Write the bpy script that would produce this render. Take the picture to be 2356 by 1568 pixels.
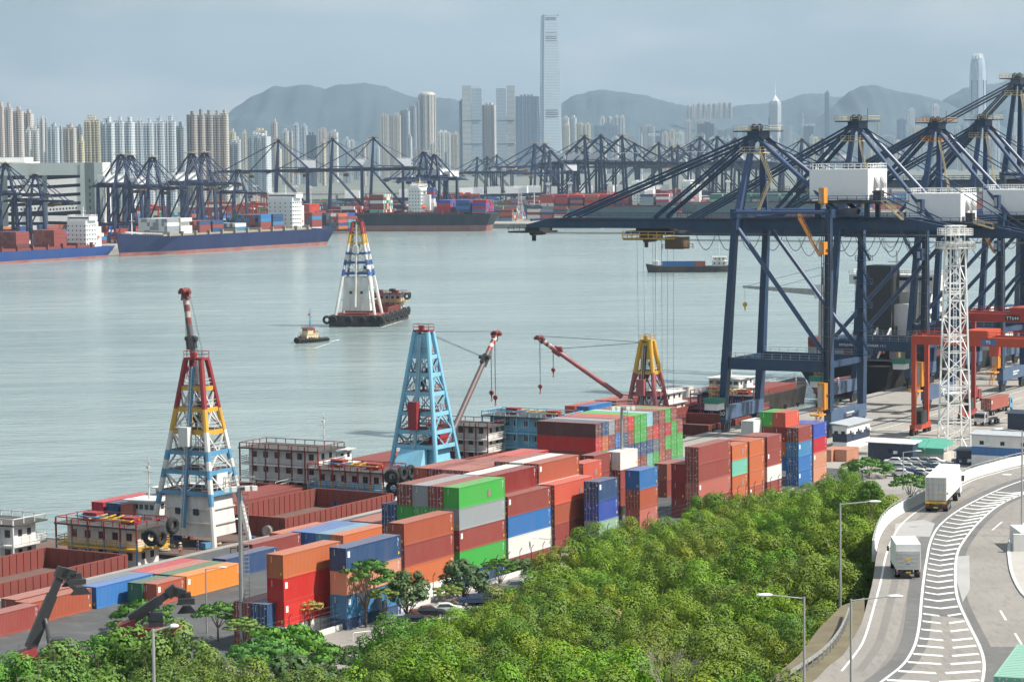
import bpy, math, random
from mathutils import Matrix, Vector
R = random.Random(7)
for o in list(bpy.data.objects): bpy.data.objects.remove(o)
SC = bpy.context.scene
COL = SC.collection
# ---------------------------------------------------------------- camera
F, PITCH, ROLL, CH = 5666.0, 0.0746, 0.0105, 58.7      # focal length in units of the 2356-wide picture, radians, camera height
cp, sp = math.cos(PITCH), math.sin(PITCH)
fwd = Vector((0, cp, -sp)); rt0 = Vector((1, 0, 0)); dn0 = Vector((0, -sp, -cp))
cr, sr = math.cos(ROLL), math.sin(ROLL)
rt = rt0 * cr + dn0 * sr; dn = rt0 * -sr + dn0 * cr
cam = bpy.data.cameras.new('camera'); camo = bpy.data.objects.new('camera', cam); COL.objects.link(camo)
cam.sensor_width = 36; cam.lens = 36 * F / 2356; cam.clip_start = 1; cam.clip_end = 60000
m = Matrix((rt, -dn, -fwd)).transposed().to_4x4(); m.translation = (0, 0, CH); camo.matrix_world = m
SC.camera = camo
# ---------------------------------------------------------------- sky and sun
SUN_EL, SUN_DIR = math.radians(50), Vector((0.97, -0.2, 0)).normalized()
W = bpy.data.worlds.new('World'); SC.world = W; W.use_nodes = True
N = W.node_tree.nodes; Lk = W.node_tree.links; bg = N['Background']
sky = N.new('ShaderNodeTexSky'); sky.sky_type = 'NISHITA'; sky.sun_disc = False
sky.sun_elevation = SUN_EL; sky.sun_rotation = math.atan2(SUN_DIR.x, SUN_DIR.y)
sky.air_density = 1.5; sky.dust_density = 3.0; sky.ozone_density = 2.0
tc = N.new('ShaderNodeTexCoord')
mp = N.new('ShaderNodeMapping'); mp.inputs['Scale'].default_value = (7, 7, 26)
Lk.new(tc.outputs['Generated'], mp.inputs['Vector'])
nz = N.new('ShaderNodeTexNoise'); nz.inputs['Scale'].default_value = 1.0; nz.inputs['Detail'].default_value = 6; nz.inputs['Roughness'].default_value = .5
Lk.new(mp.outputs[0], nz.inputs['Vector'])
rp = N.new('ShaderNodeValToRGB'); rp.color_ramp.elements[0].position = .5; rp.color_ramp.elements[1].position = .7
Lk.new(nz.outputs[0], rp.inputs[0])
big = N.new('ShaderNodeTexNoise'); big.inputs['Scale'].default_value = 5.0; big.inputs['Detail'].default_value = 3
Lk.new(tc.outputs['Generated'], big.inputs['Vector'])
veil = N.new('ShaderNodeMixRGB'); veil.inputs[1].default_value = (2.45, 3.1, 3.55, 1); veil.inputs[2].default_value = (3.2, 4.0, 4.5, 1)
rb = N.new('ShaderNodeValToRGB'); rb.color_ramp.elements[0].position = .38; rb.color_ramp.elements[1].position = .62
Lk.new(big.outputs[0], rb.inputs[0]); Lk.new(rb.outputs[0], veil.inputs[0])
mx = N.new('ShaderNodeMixRGB'); mx.inputs[0].default_value = .82
Lk.new(sky.outputs[0], mx.inputs[1]); Lk.new(veil.outputs[0], mx.inputs[2])
ml = N.new('ShaderNodeMath'); ml.operation = 'MULTIPLY'; ml.inputs[1].default_value = .6; Lk.new(rp.outputs[0], ml.inputs[0])
cl = N.new('ShaderNodeMixRGB'); cl.inputs[2].default_value = (4.9, 4.95, 4.8, 1)
Lk.new(ml.outputs[0], cl.inputs[0]); Lk.new(mx.outputs[0], cl.inputs[1]); Lk.new(cl.outputs[0], bg.inputs[0])
bg.inputs[1].default_value = 0.1
sun = bpy.data.lights.new('sun', 'SUN'); suno = bpy.data.objects.new('sun', sun); COL.objects.link(suno)
sun.energy = 5.0; sun.angle = math.radians(1.2); sun.color = (1, .95, .87)
sd = Vector((SUN_DIR.x * math.cos(SUN_EL), SUN_DIR.y * math.cos(SUN_EL), math.sin(SUN_EL)))
suno.rotation_euler = sd.to_track_quat('Z', 'Y').to_euler()
SC.view_settings.view_transform = 'Standard'; SC.view_settings.look = 'None'
SC.view_settings.exposure = 0.6; SC.view_settings.gamma = 1.0; SC.view_settings.use_curve_mapping = False
SC.render.engine = 'CYCLES'; SC.cycles.use_denoising = True; SC.cycles.max_bounces = 6; SC.cycles.volume_bounces = 0
SC.cycles.transparent_max_bounces = 8; SC.cycles.use_adaptive_sampling = True; SC.cycles.adaptive_threshold = 0.03
# ---------------------------------------------------------------- helpers
def ray(u, v):
    x = (u - 1178) / F; y = (v - 784) / F
    return fwd + rt * x + dn * y
def at(u, v, z=0.0):                      # the point of height z seen at (u, v) of the 2356-wide picture
    d = ray(u, v); t = (z - CH) / d.z
    return Vector((d.x * t, d.y * t, z))
def far(u, v, y):                         # the point at depth y seen at (u, v)
    d = ray(u, v); t = y / d.y
    return Vector((d.x * t, y, CH + d.z * t))
def aS(u, v, z=0.0): return at(u / 1.73854, v / 1.73854, z)      # same, full-size picture coordinates
YAW = 0.526
EL = Vector((math.sin(YAW), math.cos(YAW), 0)); ES = Vector((math.cos(YAW), -math.sin(YAW), 0))
QP = Vector((40, 518, 0))                 # a point of the quay edge, which runs along EL
MATS = {}
def nodes(name):
    m = bpy.data.materials.new(name); m.use_nodes = True; return m, m.node_tree.nodes, m.node_tree.links, m.node_tree.nodes['Principled BSDF']
def paint(name, col, rough=.5, dirt=.25, metal=0, scale=1.0, dcol=None, streak=True):
    if name in MATS: return MATS[name]
    m, n, l, b = nodes(name)
    b.inputs['Roughness'].default_value = rough; b.inputs['Metallic'].default_value = metal
    t = n.new('ShaderNodeTexCoord'); mpp = n.new('ShaderNodeMapping'); mpp.inputs['Scale'].default_value = (scale, scale, scale * (.25 if streak else 1))
    z = n.new('ShaderNodeTexNoise'); z.inputs['Scale'].default_value = 1.1; z.inputs['Detail'].default_value = 7; z.inputs['Roughness'].default_value = .65
    r = n.new('ShaderNodeValToRGB'); r.color_ramp.elements[0].position = .38; r.color_ramp.elements[1].position = .72
    x = n.new('ShaderNodeMixRGB'); mu = n.new('ShaderNodeMath'); mu.operation = 'MULTIPLY'; mu.inputs[1].default_value = dirt * 2
    l.new(t.outputs['Object'], mpp.inputs[0]); l.new(mpp.outputs[0], z.inputs['Vector']); l.new(z.outputs[0], r.inputs[0])
    l.new(r.outputs[0], mu.inputs[0]); l.new(mu.outputs[0], x.inputs[0])
    x.inputs[1].default_value = (*col, 1); d = dcol or (col[0] * .45 + .03, col[1] * .4 + .02, col[2] * .38 + .015); x.inputs[2].default_value = (*d, 1)
    l.new(x.outputs[0], b.inputs['Base Color']); MATS[name] = m
    return m
def flat(name, col, rough=.6, metal=0, emit=None):
    if name in MATS: return MATS[name]
    m, n, l, b = nodes(name); b.inputs['Base Color'].default_value = (*col, 1); b.inputs['Roughness'].default_value = rough; b.inputs['Metallic'].default_value = metal
    MATS[name] = m; return m
class MB:
    def __init__(s): s.v = []; s.f = []; s.mi = []; s.cur = 0
    def add(s, vs, fs):
        b = len(s.v); s.v += [tuple(p) for p in vs]; s.f += [tuple(b + i for i in f) for f in fs]; s.mi += [s.cur] * len(fs); return s
    def box(s, x0, x1, y0, y1, z0, z1):
        return s.add([(x0, y0, z0), (x1, y0, z0), (x1, y1, z0), (x0, y1, z0), (x0, y0, z1), (x1, y0, z1), (x1, y1, z1), (x0, y1, z1)],
                     [(0, 3, 2, 1), (4, 5, 6, 7), (0, 1, 5, 4), (1, 2, 6, 5), (2, 3, 7, 6), (3, 0, 4, 7)])
    def bar(s, a, b, w, h=None, w2=None, h2=None, up=(0, 0, 1)):
        a = Vector(a); b = Vector(b); h = h or w; w2 = w2 or w; h2 = h2 or h
        d = (b - a); 
        if d.length < 1e-6: return s
        d.normalize(); u = Vector(up)
        if abs(d.dot(u)) > .97: u = Vector((0, 1, 0))
        x = d.cross(u).normalized(); y = x.cross(d).normalized()
        vs = [a + x * (i * w / 2) + y * (j * h / 2) for i, j in ((-1, -1), (1, -1), (1, 1), (-1, 1))] + [b + x * (i * w2 / 2) + y * (j * h2 / 2) for i, j in ((-1, -1), (1, -1), (1, 1), (-1, 1))]
        return s.add(vs, [(0, 1, 2, 3), (7, 6, 5, 4), (0, 4, 5, 1), (1, 5, 6, 2), (2, 6, 7, 3), (3, 7, 4, 0)])
    def tube(s, a, b, r, r2=None, n=8, caps=True):
        a = Vector(a); b = Vector(b); r2 = r if r2 is None else r2; d = (b - a).normalized()
        u = Vector((0, 0, 1)) if abs(d.z) < .95 else Vector((1, 0, 0)); x = d.cross(u).normalized(); y = d.cross(x)
        vs = []
        for c, q in ((a, r), (b, r2)):
            vs += [c + (x * math.cos(k * 2 * math.pi / n) + y * math.sin(k * 2 * math.pi / n)) * q for k in range(n)]
        fs = [(k, (k + 1) % n, n + (k + 1) % n, n + k) for k in range(n)]
        if caps: fs += [tuple(range(n - 1, -1, -1)), tuple(range(n, 2 * n))]
        return s.add(vs, fs)
    def path(s, pts, r, n=5):
        for a, b in zip(pts, pts[1:]): s.tube(a, b, r, n=n, caps=False)
        return s
    def cyl(s, c, r, h, n=16, r2=None): return s.tube(c, (c[0], c[1], c[2] + h), r, r2, n)
    def prism(s, poly, z0, z1):
        n = len(poly); vs = [(p[0], p[1], z0) for p in poly] + [(p[0], p[1], z1) for p in poly]
        return s.add(vs, [tuple(range(n - 1, -1, -1)), tuple(range(n, 2 * n))] + [(k, (k + 1) % n, n + (k + 1) % n, n + k) for k in range(n)])
    def loft(s, rings, cap=True, close=True):
        n = len(rings[0]); vs = [p for r in rings for p in r]; fs = []
        for i in range(len(rings) - 1):
            for k in range(n if close else n - 1):
                fs.append((i * n + k, i * n + (k + 1) % n, (i + 1) * n + (k + 1) % n, (i + 1) * n + k))
        if cap: fs += [tuple(range(n - 1, -1, -1)), tuple(range((len(rings) - 1) * n, len(rings) * n))]
        return s.add(vs, fs)
    def torus(s, c, ax, R0, r, n=14, k=7):
        ax = Vector(ax).normalized(); u = ax.orthogonal().normalized(); w = ax.cross(u); c = Vector(c); vs = []; fs = []
        for i in range(n):
            a = 2 * math.pi * i / n; d = u * math.cos(a) + w * math.sin(a)
            for j in range(k):
                b = 2 * math.pi * j / k; vs.append(c + d * (R0 + r * math.cos(b)) + ax * (r * 1.1 * math.sin(b)))
        for i in range(n):
            for j in range(k): fs.append((i * k + j, ((i + 1) % n) * k + j, ((i + 1) % n) * k + (j + 1) % k, i * k + (j + 1) % k))
        return s.add(vs, fs)
    def rail(s, pts, h=1.1, post=2.0, r=.035, n=2, closed=False):
        pts = [Vector(p) for p in pts]
        if closed: pts.append(pts[0])
        for a, b in zip(pts, pts[1:]):
            for k in range(n): 
                z = Vector((0, 0, h * (k + 1) / n)); s.bar(a + z, b + z, r * 2)
            q = max(1, int((b - a).length / post))
            for i in range(q + 1):
                p = a.lerp(b, i / q); s.bar(p, p + Vector((0, 0, h)), r * 2)
        return s
    def stair(s, a, b, w=.9, r=.05, up=(0, 0, 1)):
        a = Vector(a); b = Vector(b); h = Vector((b.x - a.x, b.y - a.y, 0)); q = Vector((-h.y, h.x, 0)).normalized() if h.length > .1 else Vector((0, 1, 0))
        for sgn in (-1, 1):
            o = q * (w / 2 * sgn); s.bar(a + o, b + o, .08, .25); s.bar(a + o + Vector((0, 0, 1)), b + o + Vector((0, 0, 1)), .07)
            for t in (0, .5, 1): p = a.lerp(b, t) + o; s.bar(p, p + Vector((0, 0, 1)), .06)
        k = max(2, int((b - a).length / .45))
        for i in range(k): p = a.lerp(b, (i + .5) / k); s.bar(p - q * w / 2, p + q * w / 2, .3, .05)
        return s
    def mesh(s, name, mats, smooth=False):
        me = bpy.data.meshes.new(name); me.from_pydata(s.v, [], s.f)
        if not isinstance(mats, (list, tuple)): mats = [mats]
        for mm in mats: me.materials.append(mm)
        if len(mats) > 1: me.polygons.foreach_set('material_index', s.mi)
        if smooth: me.polygons.foreach_set('use_smooth', [True] * len(me.polygons))
        me.update(); return me
    def build(s, name, mats, parent=None, smooth=False, **kw):
        return link(name, s.mesh(name, mats, smooth), parent, **kw)
def link(name, me, parent=None, loc=None, rz=0, label=None, cat=None, group=None, kind=None, color=None):
    o = bpy.data.objects.new(name, me); COL.objects.link(o)
    if parent is not None: o.parent = parent
    if loc is not None: o.location = loc
    if rz: o.rotation_euler = (0, 0, rz)
    if label: o['label'] = label
    if cat: o['category'] = cat
    if group: o['group'] = group
    if kind: o['kind'] = kind
    if color: o.color = (*color, 1)
    return o
def thing(name, label, cat, loc=(0, 0, 0), rz=0, group=None): return link(name, None, None, loc, rz, label, cat, group)
def kids(o, cache={}):
    return list(o.children)
def copy_tree(o, loc=None, rz=None, label=None, parent=None, group=None):
    c = o.copy(); COL.objects.link(c)
    if parent is not None: c.parent = parent
    if loc is not None: c.location = loc
    if rz is not None: c.rotation_euler = (0, 0, rz)
    if label: c['label'] = label
    if group: c['group'] = group
    for k in kids(o): copy_tree(k, parent=c)
    return c
def struct(name, mb, mat, **kw): return mb.build(name, mat, kind='structure', **kw)
def textmesh(txt, size, ext, mat):
    c = bpy.data.curves.new('lettering', 'FONT'); c.body = txt; c.size = size; c.extrude = ext; c.align_x = 'CENTER'
    o = bpy.data.objects.new('lettering', c); me = bpy.data.meshes.new_from_object(o); me.materials.clear(); me.materials.append(mat); bpy.data.objects.remove(o); return me
# ---------------------------------------------------------------- water, ground, quay
def noise_mix(n, l, scale, c1, c2, lo=.35, hi=.65, detail=6, vec=None, coord='Object', sc=(1, 1, 1)):
    t = n.new('ShaderNodeTexCoord'); mpp = n.new('ShaderNodeMapping'); mpp.inputs['Scale'].default_value = sc
    l.new(t.outputs[coord], mpp.inputs[0]); z = n.new('ShaderNodeTexNoise'); z.inputs['Scale'].default_value = scale; z.inputs['Detail'].default_value = detail
    z.inputs['Roughness'].default_value = .62
    l.new(mpp.outputs[0], z.inputs['Vector']); r = n.new('ShaderNodeValToRGB')
    r.color_ramp.elements[0].position = lo; r.color_ramp.elements[1].position = hi; l.new(z.outputs[0], r.inputs[0])
    x = n.new('ShaderNodeMixRGB'); l.new(r.outputs[0], x.inputs[0])
    for i, c in ((1, c1), (2, c2)):
        if hasattr(c, 'links'): l.new(c, x.inputs[i])
        else: x.inputs[i].default_value = (*c, 1)
    return x.outputs[0], z.outputs[0]
def ground_mat(name, c1, c2, c3, s1=.03, s2=.6, rough=.85, bump=.1):
    m, n, l, b = nodes(name); a, _ = noise_mix(n, l, s1, c1, c2); o, z = noise_mix(n, l, s2, a, c3, .5, .85)
    l.new(o, b.inputs['Base Color']); b.inputs['Roughness'].default_value = rough
    bm = n.new('ShaderNodeBump'); bm.inputs['Strength'].default_value = bump; l.new(z, bm.inputs['Height']); l.new(bm.outputs[0], b.inputs['Normal'])
    return m
m, n, l, b = nodes('sea_water')
c, _ = noise_mix(n, l, .004, (.185, .24, .235), (.25, .305, .295), sc=(.5, 1.6, 1), lo=.35, hi=.65)
c2, _ = noise_mix(n, l, .02, c, (.31, .37, .35), .52, .85, sc=(.9, 1.5, 1))
l.new(c2, b.inputs['Base Color']); b.inputs['Roughness'].default_value = .18; b.inputs['IOR'].default_value = 1.33
t = n.new('ShaderNodeTexCoord'); prev = None
for sc, st, ax in ((.05, .6, (.45, 1.5, 1)), (.22, 1.0, (.7, 1.3, 1)), (.8, .9, (.8, 1.2, 1))):
    mpp = n.new('ShaderNodeMapping'); mpp.inputs['Scale'].default_value = ax; l.new(t.outputs['Object'], mpp.inputs[0])
    z = n.new('ShaderNodeTexNoise'); z.inputs['Scale'].default_value = sc; z.inputs['Detail'].default_value = 4; l.new(mpp.outputs[0], z.inputs['Vector'])
    bm = n.new('ShaderNodeBump'); bm.inputs['Strength'].default_value = st; bm.inputs['Distance'].default_value = .35 / sc * .35; l.new(z.outputs[0], bm.inputs['Height'])
    if prev: l.new(prev, bm.inputs['Normal'])
    prev = bm.outputs[0]
l.new(prev, b.inputs['Normal']); SEA = m
ZW = -4.0
mb = MB(); mb.add([(-9000, -400, ZW), (9000, -400, ZW), (9000, 14000, ZW), (-9000, 14000, ZW)], [(0, 1, 2, 3)])
struct('sea', mb, SEA)
ASPH = ground_mat('yard_asphalt', (.055, .058, .06), (.085, .087, .088), (.14, .138, .132), .05, .35)
CONC = ground_mat('quay_concrete', (.25, .235, .21), (.33, .305, .275), (.16, .15, .14), .04, .3)
def slabpoly(name, pts, z0, z1, mat): mb = MB(); mb.prism([(p[0], p[1]) for p in pts], z0, z1); return struct(name, mb, mat)
def Q(s, t, z=0): p = QP + EL * t + ES * s; return Vector((p.x, p.y, z))     # s metres inland of the quay edge, t metres along it
slabpoly('quay', [Q(0, -330), Q(60, -330), Q(60, 900), Q(0, 900)], -8, 0, CONC)
mb = MB(); mb.prism([Q(60, -500), Q(900, -500), Q(900, 900), Q(60, 900)], -8, 0); struct('ground', mb, CONC)
def sheet(name, pts, z, mat, **kw):
    mb = MB(); mb.add([(p[0], p[1], z) for p in pts], [tuple(range(len(pts)))]); return struct(name, mb, mat, **kw)
sheet('yard_pavement', [Q(1.5, -330), Q(75, -330), Q(75, -42), Q(1.5, -42)], .004, ASPH)
# ---------------------------------------------------------------- containers
m, n, l, b = nodes('container_paint')
oi = n.new('ShaderNodeObjectInfo'); t = n.new('ShaderNodeTexCoord')
va = n.new('ShaderNodeVectorMath'); va.operation = 'ADD'; l.new(t.outputs['Object'], va.inputs[0])
rv = n.new('ShaderNodeVectorMath'); rv.operation = 'SCALE'; rv.inputs[0].default_value = (37, 91, 53); l.new(oi.outputs['Random'], rv.inputs['Scale']); l.new(rv.outputs[0], va.inputs[1])
def nn(scv, lo, hi, detail=6):
    mpp = n.new('ShaderNodeMapping'); mpp.inputs['Scale'].default_value = scv; l.new(va.outputs[0], mpp.inputs[0])
    z = n.new('ShaderNodeTexNoise'); z.inputs['Scale'].default_value = 1; z.inputs['Detail'].default_value = detail; z.inputs['Roughness'].default_value = .7; l.new(mpp.outputs[0], z.inputs['Vector'])
    r = n.new('ShaderNodeValToRGB'); r.color_ramp.elements[0].position = lo; r.color_ramp.elements[1].position = hi; l.new(z.outputs[0], r.inputs[0]); return r.outputs[0]
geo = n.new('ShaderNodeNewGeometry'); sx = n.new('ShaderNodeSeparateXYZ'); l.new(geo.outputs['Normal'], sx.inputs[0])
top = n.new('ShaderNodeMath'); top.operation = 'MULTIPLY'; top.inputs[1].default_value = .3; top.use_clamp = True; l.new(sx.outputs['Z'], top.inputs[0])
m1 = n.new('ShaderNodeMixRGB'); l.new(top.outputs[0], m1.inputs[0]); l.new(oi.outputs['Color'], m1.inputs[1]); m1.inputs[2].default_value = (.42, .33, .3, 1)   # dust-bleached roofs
m2 = n.new('ShaderNodeMixRGB'); f = n.new('ShaderNodeMath'); f.operation = 'MULTIPLY'; f.inputs[1].default_value = .16; l.new(nn((.5, .5, .25), .35, .7), f.inputs[0])
l.new(f.outputs[0], m2.inputs[0]); l.new(m1.outputs[0], m2.inputs[1]); m2.inputs[2].default_value = (.3, .22, .19, 1)
m3 = n.new('ShaderNodeMixRGB'); f = n.new('ShaderNodeMath'); f.operation = 'MULTIPLY'; f.inputs[1].default_value = .75; l.new(nn((3, 3, .6), .66, .74), f.inputs[0])
l.new(f.outputs[0], m3.inputs[0]); l.new(m2.outputs[0], m3.inputs[1]); m3.inputs[2].default_value = (.1, .045, .025, 1)
l.new(m3.outputs[0], b.inputs['Base Color']); b.inputs['Roughness'].default_value = .5; b.inputs['Specular IOR Level'].default_value = .3
CPAINT = m
STEEL = paint('galvanised_steel', (.42, .43, .43), .45, .3, .4); GREYBAR = paint('lock_rod_grey', (.55, .54, .52), .4, .25)
DARK = paint('dark_steel', (.035, .037, .04), .5, .3); RUBBER = flat('tyre_rubber', (.02, .02, .02), .9); DGLASS = flat('dark_glass', (.03, .04, .05), .12)
WHITE = paint('white_paint', (.78, .78, .76), .5, .12, dcol=(.45, .4, .34)); YELLOWP = flat('yellow_mark', (.75, .5, .04), .5); WMARK = flat('white_mark', (.8, .8, .8), .5)
CW = 2.438
def corr(L, z0, z1, dep=.036, pitch=.278, y=0, sgn=1, ax='x'):
    """a corrugated sheet in x from .1 to L-.1 at y (sgn = outward side)"""
    pr = []; x = .1
    while x < L - .1 - pitch:
        pr += [(x, 0), (x + pitch * .26, 0), (x + pitch * .5, -dep), (x + pitch * .76, -dep)]; x += pitch
    pr += [(x, 0), (L - .1, 0)]
    vs = []; 
    for a, d in pr:
        for z in (z0, z1): vs.append((a, y + sgn * d, z) if ax == 'x' else (y + sgn * d, a, z))
    fs = []
    for i in range(len(pr) - 1):
        q = (2 * i, 2 * i + 2, 2 * i + 3, 2 * i + 1); fs.append(q if (sgn < 0) == (ax == 'x') else q[::-1])
    return vs, fs
def cont_meshes(L, H, tag):
    g = {}
    # local: x along length 0..L, y from 0 (near long side) to CW, z up. near long side faces -y
    fr = MB()
    for x in (0, L - .16):
        for y in (0, CW - .16): fr.box(x, x + .16, y, y + .16, .002, H - .002)
    for y in (0, CW - .1):
        fr.box(.16, L - .16, y + .002, y + .098, 0.01, .16); fr.box(.16, L - .16, y + .002, y + .098, H - .1, H - .01)
    for x in (0, L - .1):
        fr.box(x + .002, x + .098, .16, CW - .16, .01, .16); fr.box(x + .002, x + .098, .16, CW - .16, H - .12, H - .01)
    g['frame'] = fr.mesh('container_frame_' + tag, CPAINT)
    a = MB(); a.add(*corr(L, .14, H - .09, y=.03, sgn=-1)); 
    # sign: recess goes inward (+y) on the near side
    a.v = [(p[0], p[1] , p[2]) for p in a.v]; g['side_near'] = a.mesh('side_panel', CPAINT)
    a = MB(); a.add(*corr(L, .14, H - .09, y=CW - .03, sgn=1)); g['side_far'] = a.mesh('side_panel', CPAINT)
    a = MB(); a.add(*corr(CW, .14, H - .1, y=.04, sgn=-1, ax='y')); g['end0'] = a.mesh('end_panel', CPAINT)
    a = MB(); a.add(*corr(CW, .14, H - .1, y=L - .04, sgn=1, ax='y')); g['end1'] = a.mesh('end_panel', CPAINT)
    a = MB(); k = int(L / .6)
    a.box(.1, L - .1, .1, CW - .1, H - .045, H - .03)
    for i in range(k): x = .3 + i * (L - .5) / k; a.box(x, x + .22, .14, CW - .14, H - .03, H - .012)
    g['roof'] = a.mesh('roof_panel', CPAINT)
    a = MB(); a.box(.1, L - .1, .12, CW - .12, .1, .14); g['floor'] = a.mesh('floor_panel', CPAINT)
    def door(x, sg, y0, y1):
        d = MB(); d.box(min(x, x + sg * .05), max(x, x + sg * .05), y0, y1, .14, H - .12)
        for z in (.35, .9, 1.45, 2.0): d.box(min(x, x - sg * .012), max(x, x - sg * .012), y0 + .1, y1 - .1, z, z + .28)
        return d
    for e, x, sg in ((0, .06, 1), (1, L - .06, -1)):
        g['door_a%d' % e] = door(x, sg, .16, CW / 2 - .006).mesh('door', CPAINT); g['door_b%d' % e] = door(x, sg, CW / 2 + .006, CW - .16).mesh('door', CPAINT)
        r = MB()
        for y in (.42, .92, CW - .92, CW - .42):
            r.tube((x - sg * .05, y, .1), (x - sg * .05, y, H - .08), .024, n=5); r.box(x - sg * .09 - .02, x - sg * .03 + .02, y - .07, y + .07, .12, .2); r.box(x - sg * .09 - .02, x - sg * .03 + .02, y - .07, y + .07, H - .22, H - .14)
            r.box(x - sg * .07 - .02, x - sg * .07 + .02, y - .02, y + .3, 1.1, 1.14)
        g['rod%d' % e] = r.mesh('lock_rod', GREYBAR)
    # markings: rows of small characters (generic code strips) at the far end of the near side
    mk = MB()
    for i in range(9):
        if i != 4: mk.add([(L - .62, -.004 + .02, H - .35 - i * .12), (L - .53, .016, H - .35 - i * .12), (L - .53, .016, H - .27 - i * .12), (L - .62, .016, H - .27 - i * .12)], [(0, 1, 2, 3)])
    for i in range(3): mk.add([(L - .42, .016, H - .5 - i * .12), (L - .34, .016, H - .5 - i * .12), (L - .34, .016, H - .42 - i * .12), (L - .42, .016, H - .42 - i * .12)], [(0, 1, 2, 3)])
    for i in range(6): mk.add([(.02, CW - .75 + .0, H - .35 - i * .13), (.02, CW - .66, H - .35 - i * .13), (.02, CW - .66, H - .27 - i * .13), (.02, CW - .75, H - .27 - i * .13)], [(0, 3, 2, 1)])
    g['code'] = mk.mesh('code_lettering', WMARK)
    mk = MB(); rq = random.Random(int(L))
    for s_, X in ((0, -.0), (1, L)):
        for i in range(13): y = rq.choice([.22, .5, .72, 1.35, 1.6, 2.0]); z = rq.uniform(.4, H - .5); w_, h_ = rq.choice([(.14, .1), (.22, .2), (.3, .1), (.25, .08)]); x_ = .05 if s_ == 0 else L - .05; mk.add([(x_, y, z), (x_, y + w_, z), (x_, y + w_, z + h_), (x_, y, z + h_)], [(0, 3, 2, 1)])
    g['placard'] = mk.mesh('placards', WMARK)
    mk = MB()
    mk.add([(L - .5, .014, .5), (L - .25, .014, .5), (L - .25, .014, .85), (L - .5, .014, .85)], [(0, 1, 2, 3)])
    mk.add([(L - .4, .014, 1.2), (L - .3, .014, 1.2), (L - .35, .014, 1.35)], [(0, 1, 2)])
    mk.add([(.022, .25, .4), (.022, .5, .4), (.022, .5, .75), (.022, .25, .75)], [(0, 3, 2, 1)])
    pt = MB(); pt.box(L * .62, L * .62 + .8, .008, .02, .7, 1.7); g['patch'] = pt.mesh('repair_patch', paint('patch_dull', (.3, .2, .18), .6, .3)); pt = MB(); pt.box(.35, .85, .008, .02, H - 1.2, H - .45); g['panel'] = pt.mesh('white_panel', WMARK)
    g['decal'] = mk.mesh('warning_label', YELLOWP)
    return g
CM = {(40, 1): cont_meshes(12.19, 2.896, 'long_high'), (20, 0): cont_meshes(6.06, 2.591, 'short'), (40, 0): cont_meshes(12.19, 2.591, 'long'), (20, 1): cont_meshes(6.06, 2.896, 'short_high')}
CC = {'maroon': (.26, .055, .045), 'darkred': (.24, .022, .022), 'red': (.55, .025, .02), 'crimson': (.42, .018, .035), 'orange': (.5, .135, .05), 'brightorange': (.75, .26, .04),
      'brown': (.36, .085, .045), 'rust': (.33, .1, .07), 'pink': (.42, .13, .1), 'coral': (.52, .09, .055), 'peach': (.58, .27, .17), 'green': (.05, .36, .06), 'darkgreen': (.03, .15, .08), 'teal': (.17, .5, .38), 'palegreen': (.25, .38, .28),
      'blue': (.03, .16, .42), 'navy': (.025, .07, .17), 'midblue': (.05, .2, .38), 'royal': (.03, .08, .38), 'steelblue': (.12, .3, .4), 'lightblue': (.28, .52, .6), 'grey': (.3, .33, .35), 'white': (.78, .77, .72), 'darkbrown': (.13, .04, .035), 'slate': (.12, .17, .2)}
CN = {'maroon': 'maroon', 'darkred': 'dark red', 'red': 'bright red', 'crimson': 'crimson', 'orange': 'orange-brown', 'brightorange': 'bright orange', 'brown': 'red-brown', 'rust': 'rusty brown', 'pink': 'faded pink-brown', 'coral': 'coral red',
      'peach': 'pale peach', 'green': 'green', 'darkgreen': 'dark green', 'teal': 'turquoise', 'palegreen': 'pale grey-green', 'blue': 'blue', 'navy': 'navy blue', 'midblue': 'mid blue', 'royal': 'royal blue', 'steelblue': 'steel blue', 'lightblue': 'light blue',
      'grey': 'grey', 'white': 'white', 'darkbrown': 'dark brown', 'slate': 'slate grey'}
RC = random.Random(3)
def container(loc, rz, col, ft=40, hi=1, doors='', label='', detail=2, group='containers stacked on the quay'):
    """doors: '0' at x=0 end, '1' at the far end, else corrugated ends"""
    g = CM[(ft, hi)]; c = CC[col]; j = 1 + RC.uniform(-.1, .1); c = tuple(min(.9, q * j) for q in c)
    t = thing('shipping_container', label, 'shipping container', loc, rz, group)
    def p(nm, key): link(nm, g[key], t, color=c, kind='stuff' if nm[:4] in ('code', 'warn') else None)
    p('frame', 'frame'); p('side_panel', 'side_near'); p('side_panel', 'side_far'); p('roof_panel', 'roof')
    for e in (0, 1):
        if str(e) in doors:
            p('door', 'door_a%d' % e); p('door', 'door_b%d' % e); p('lock_rod', 'rod%d' % e)
        else: p('end_panel', 'end%d' % e)
    if doors: link('placards', g['placard'], t, kind='stuff')
    if detail > 1:
        p('code_lettering', 'code')
        if RC.random() < .6: p('warning_label', 'decal')
        if RC.random() < .22: link('repair_patch', g['patch'], t)
        if RC.random() < .25: link('white_panel', g['panel'], t)
    return t
LV = {1: ['the only box'], 2: ['top', 'bottom'], 3: ['top', 'middle', 'bottom'], 4: ['topmost', 'second from top', 'third from top', 'lowest'], 5: ['topmost', 'second from top', 'middle', 'fourth from top', 'lowest']}
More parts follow.
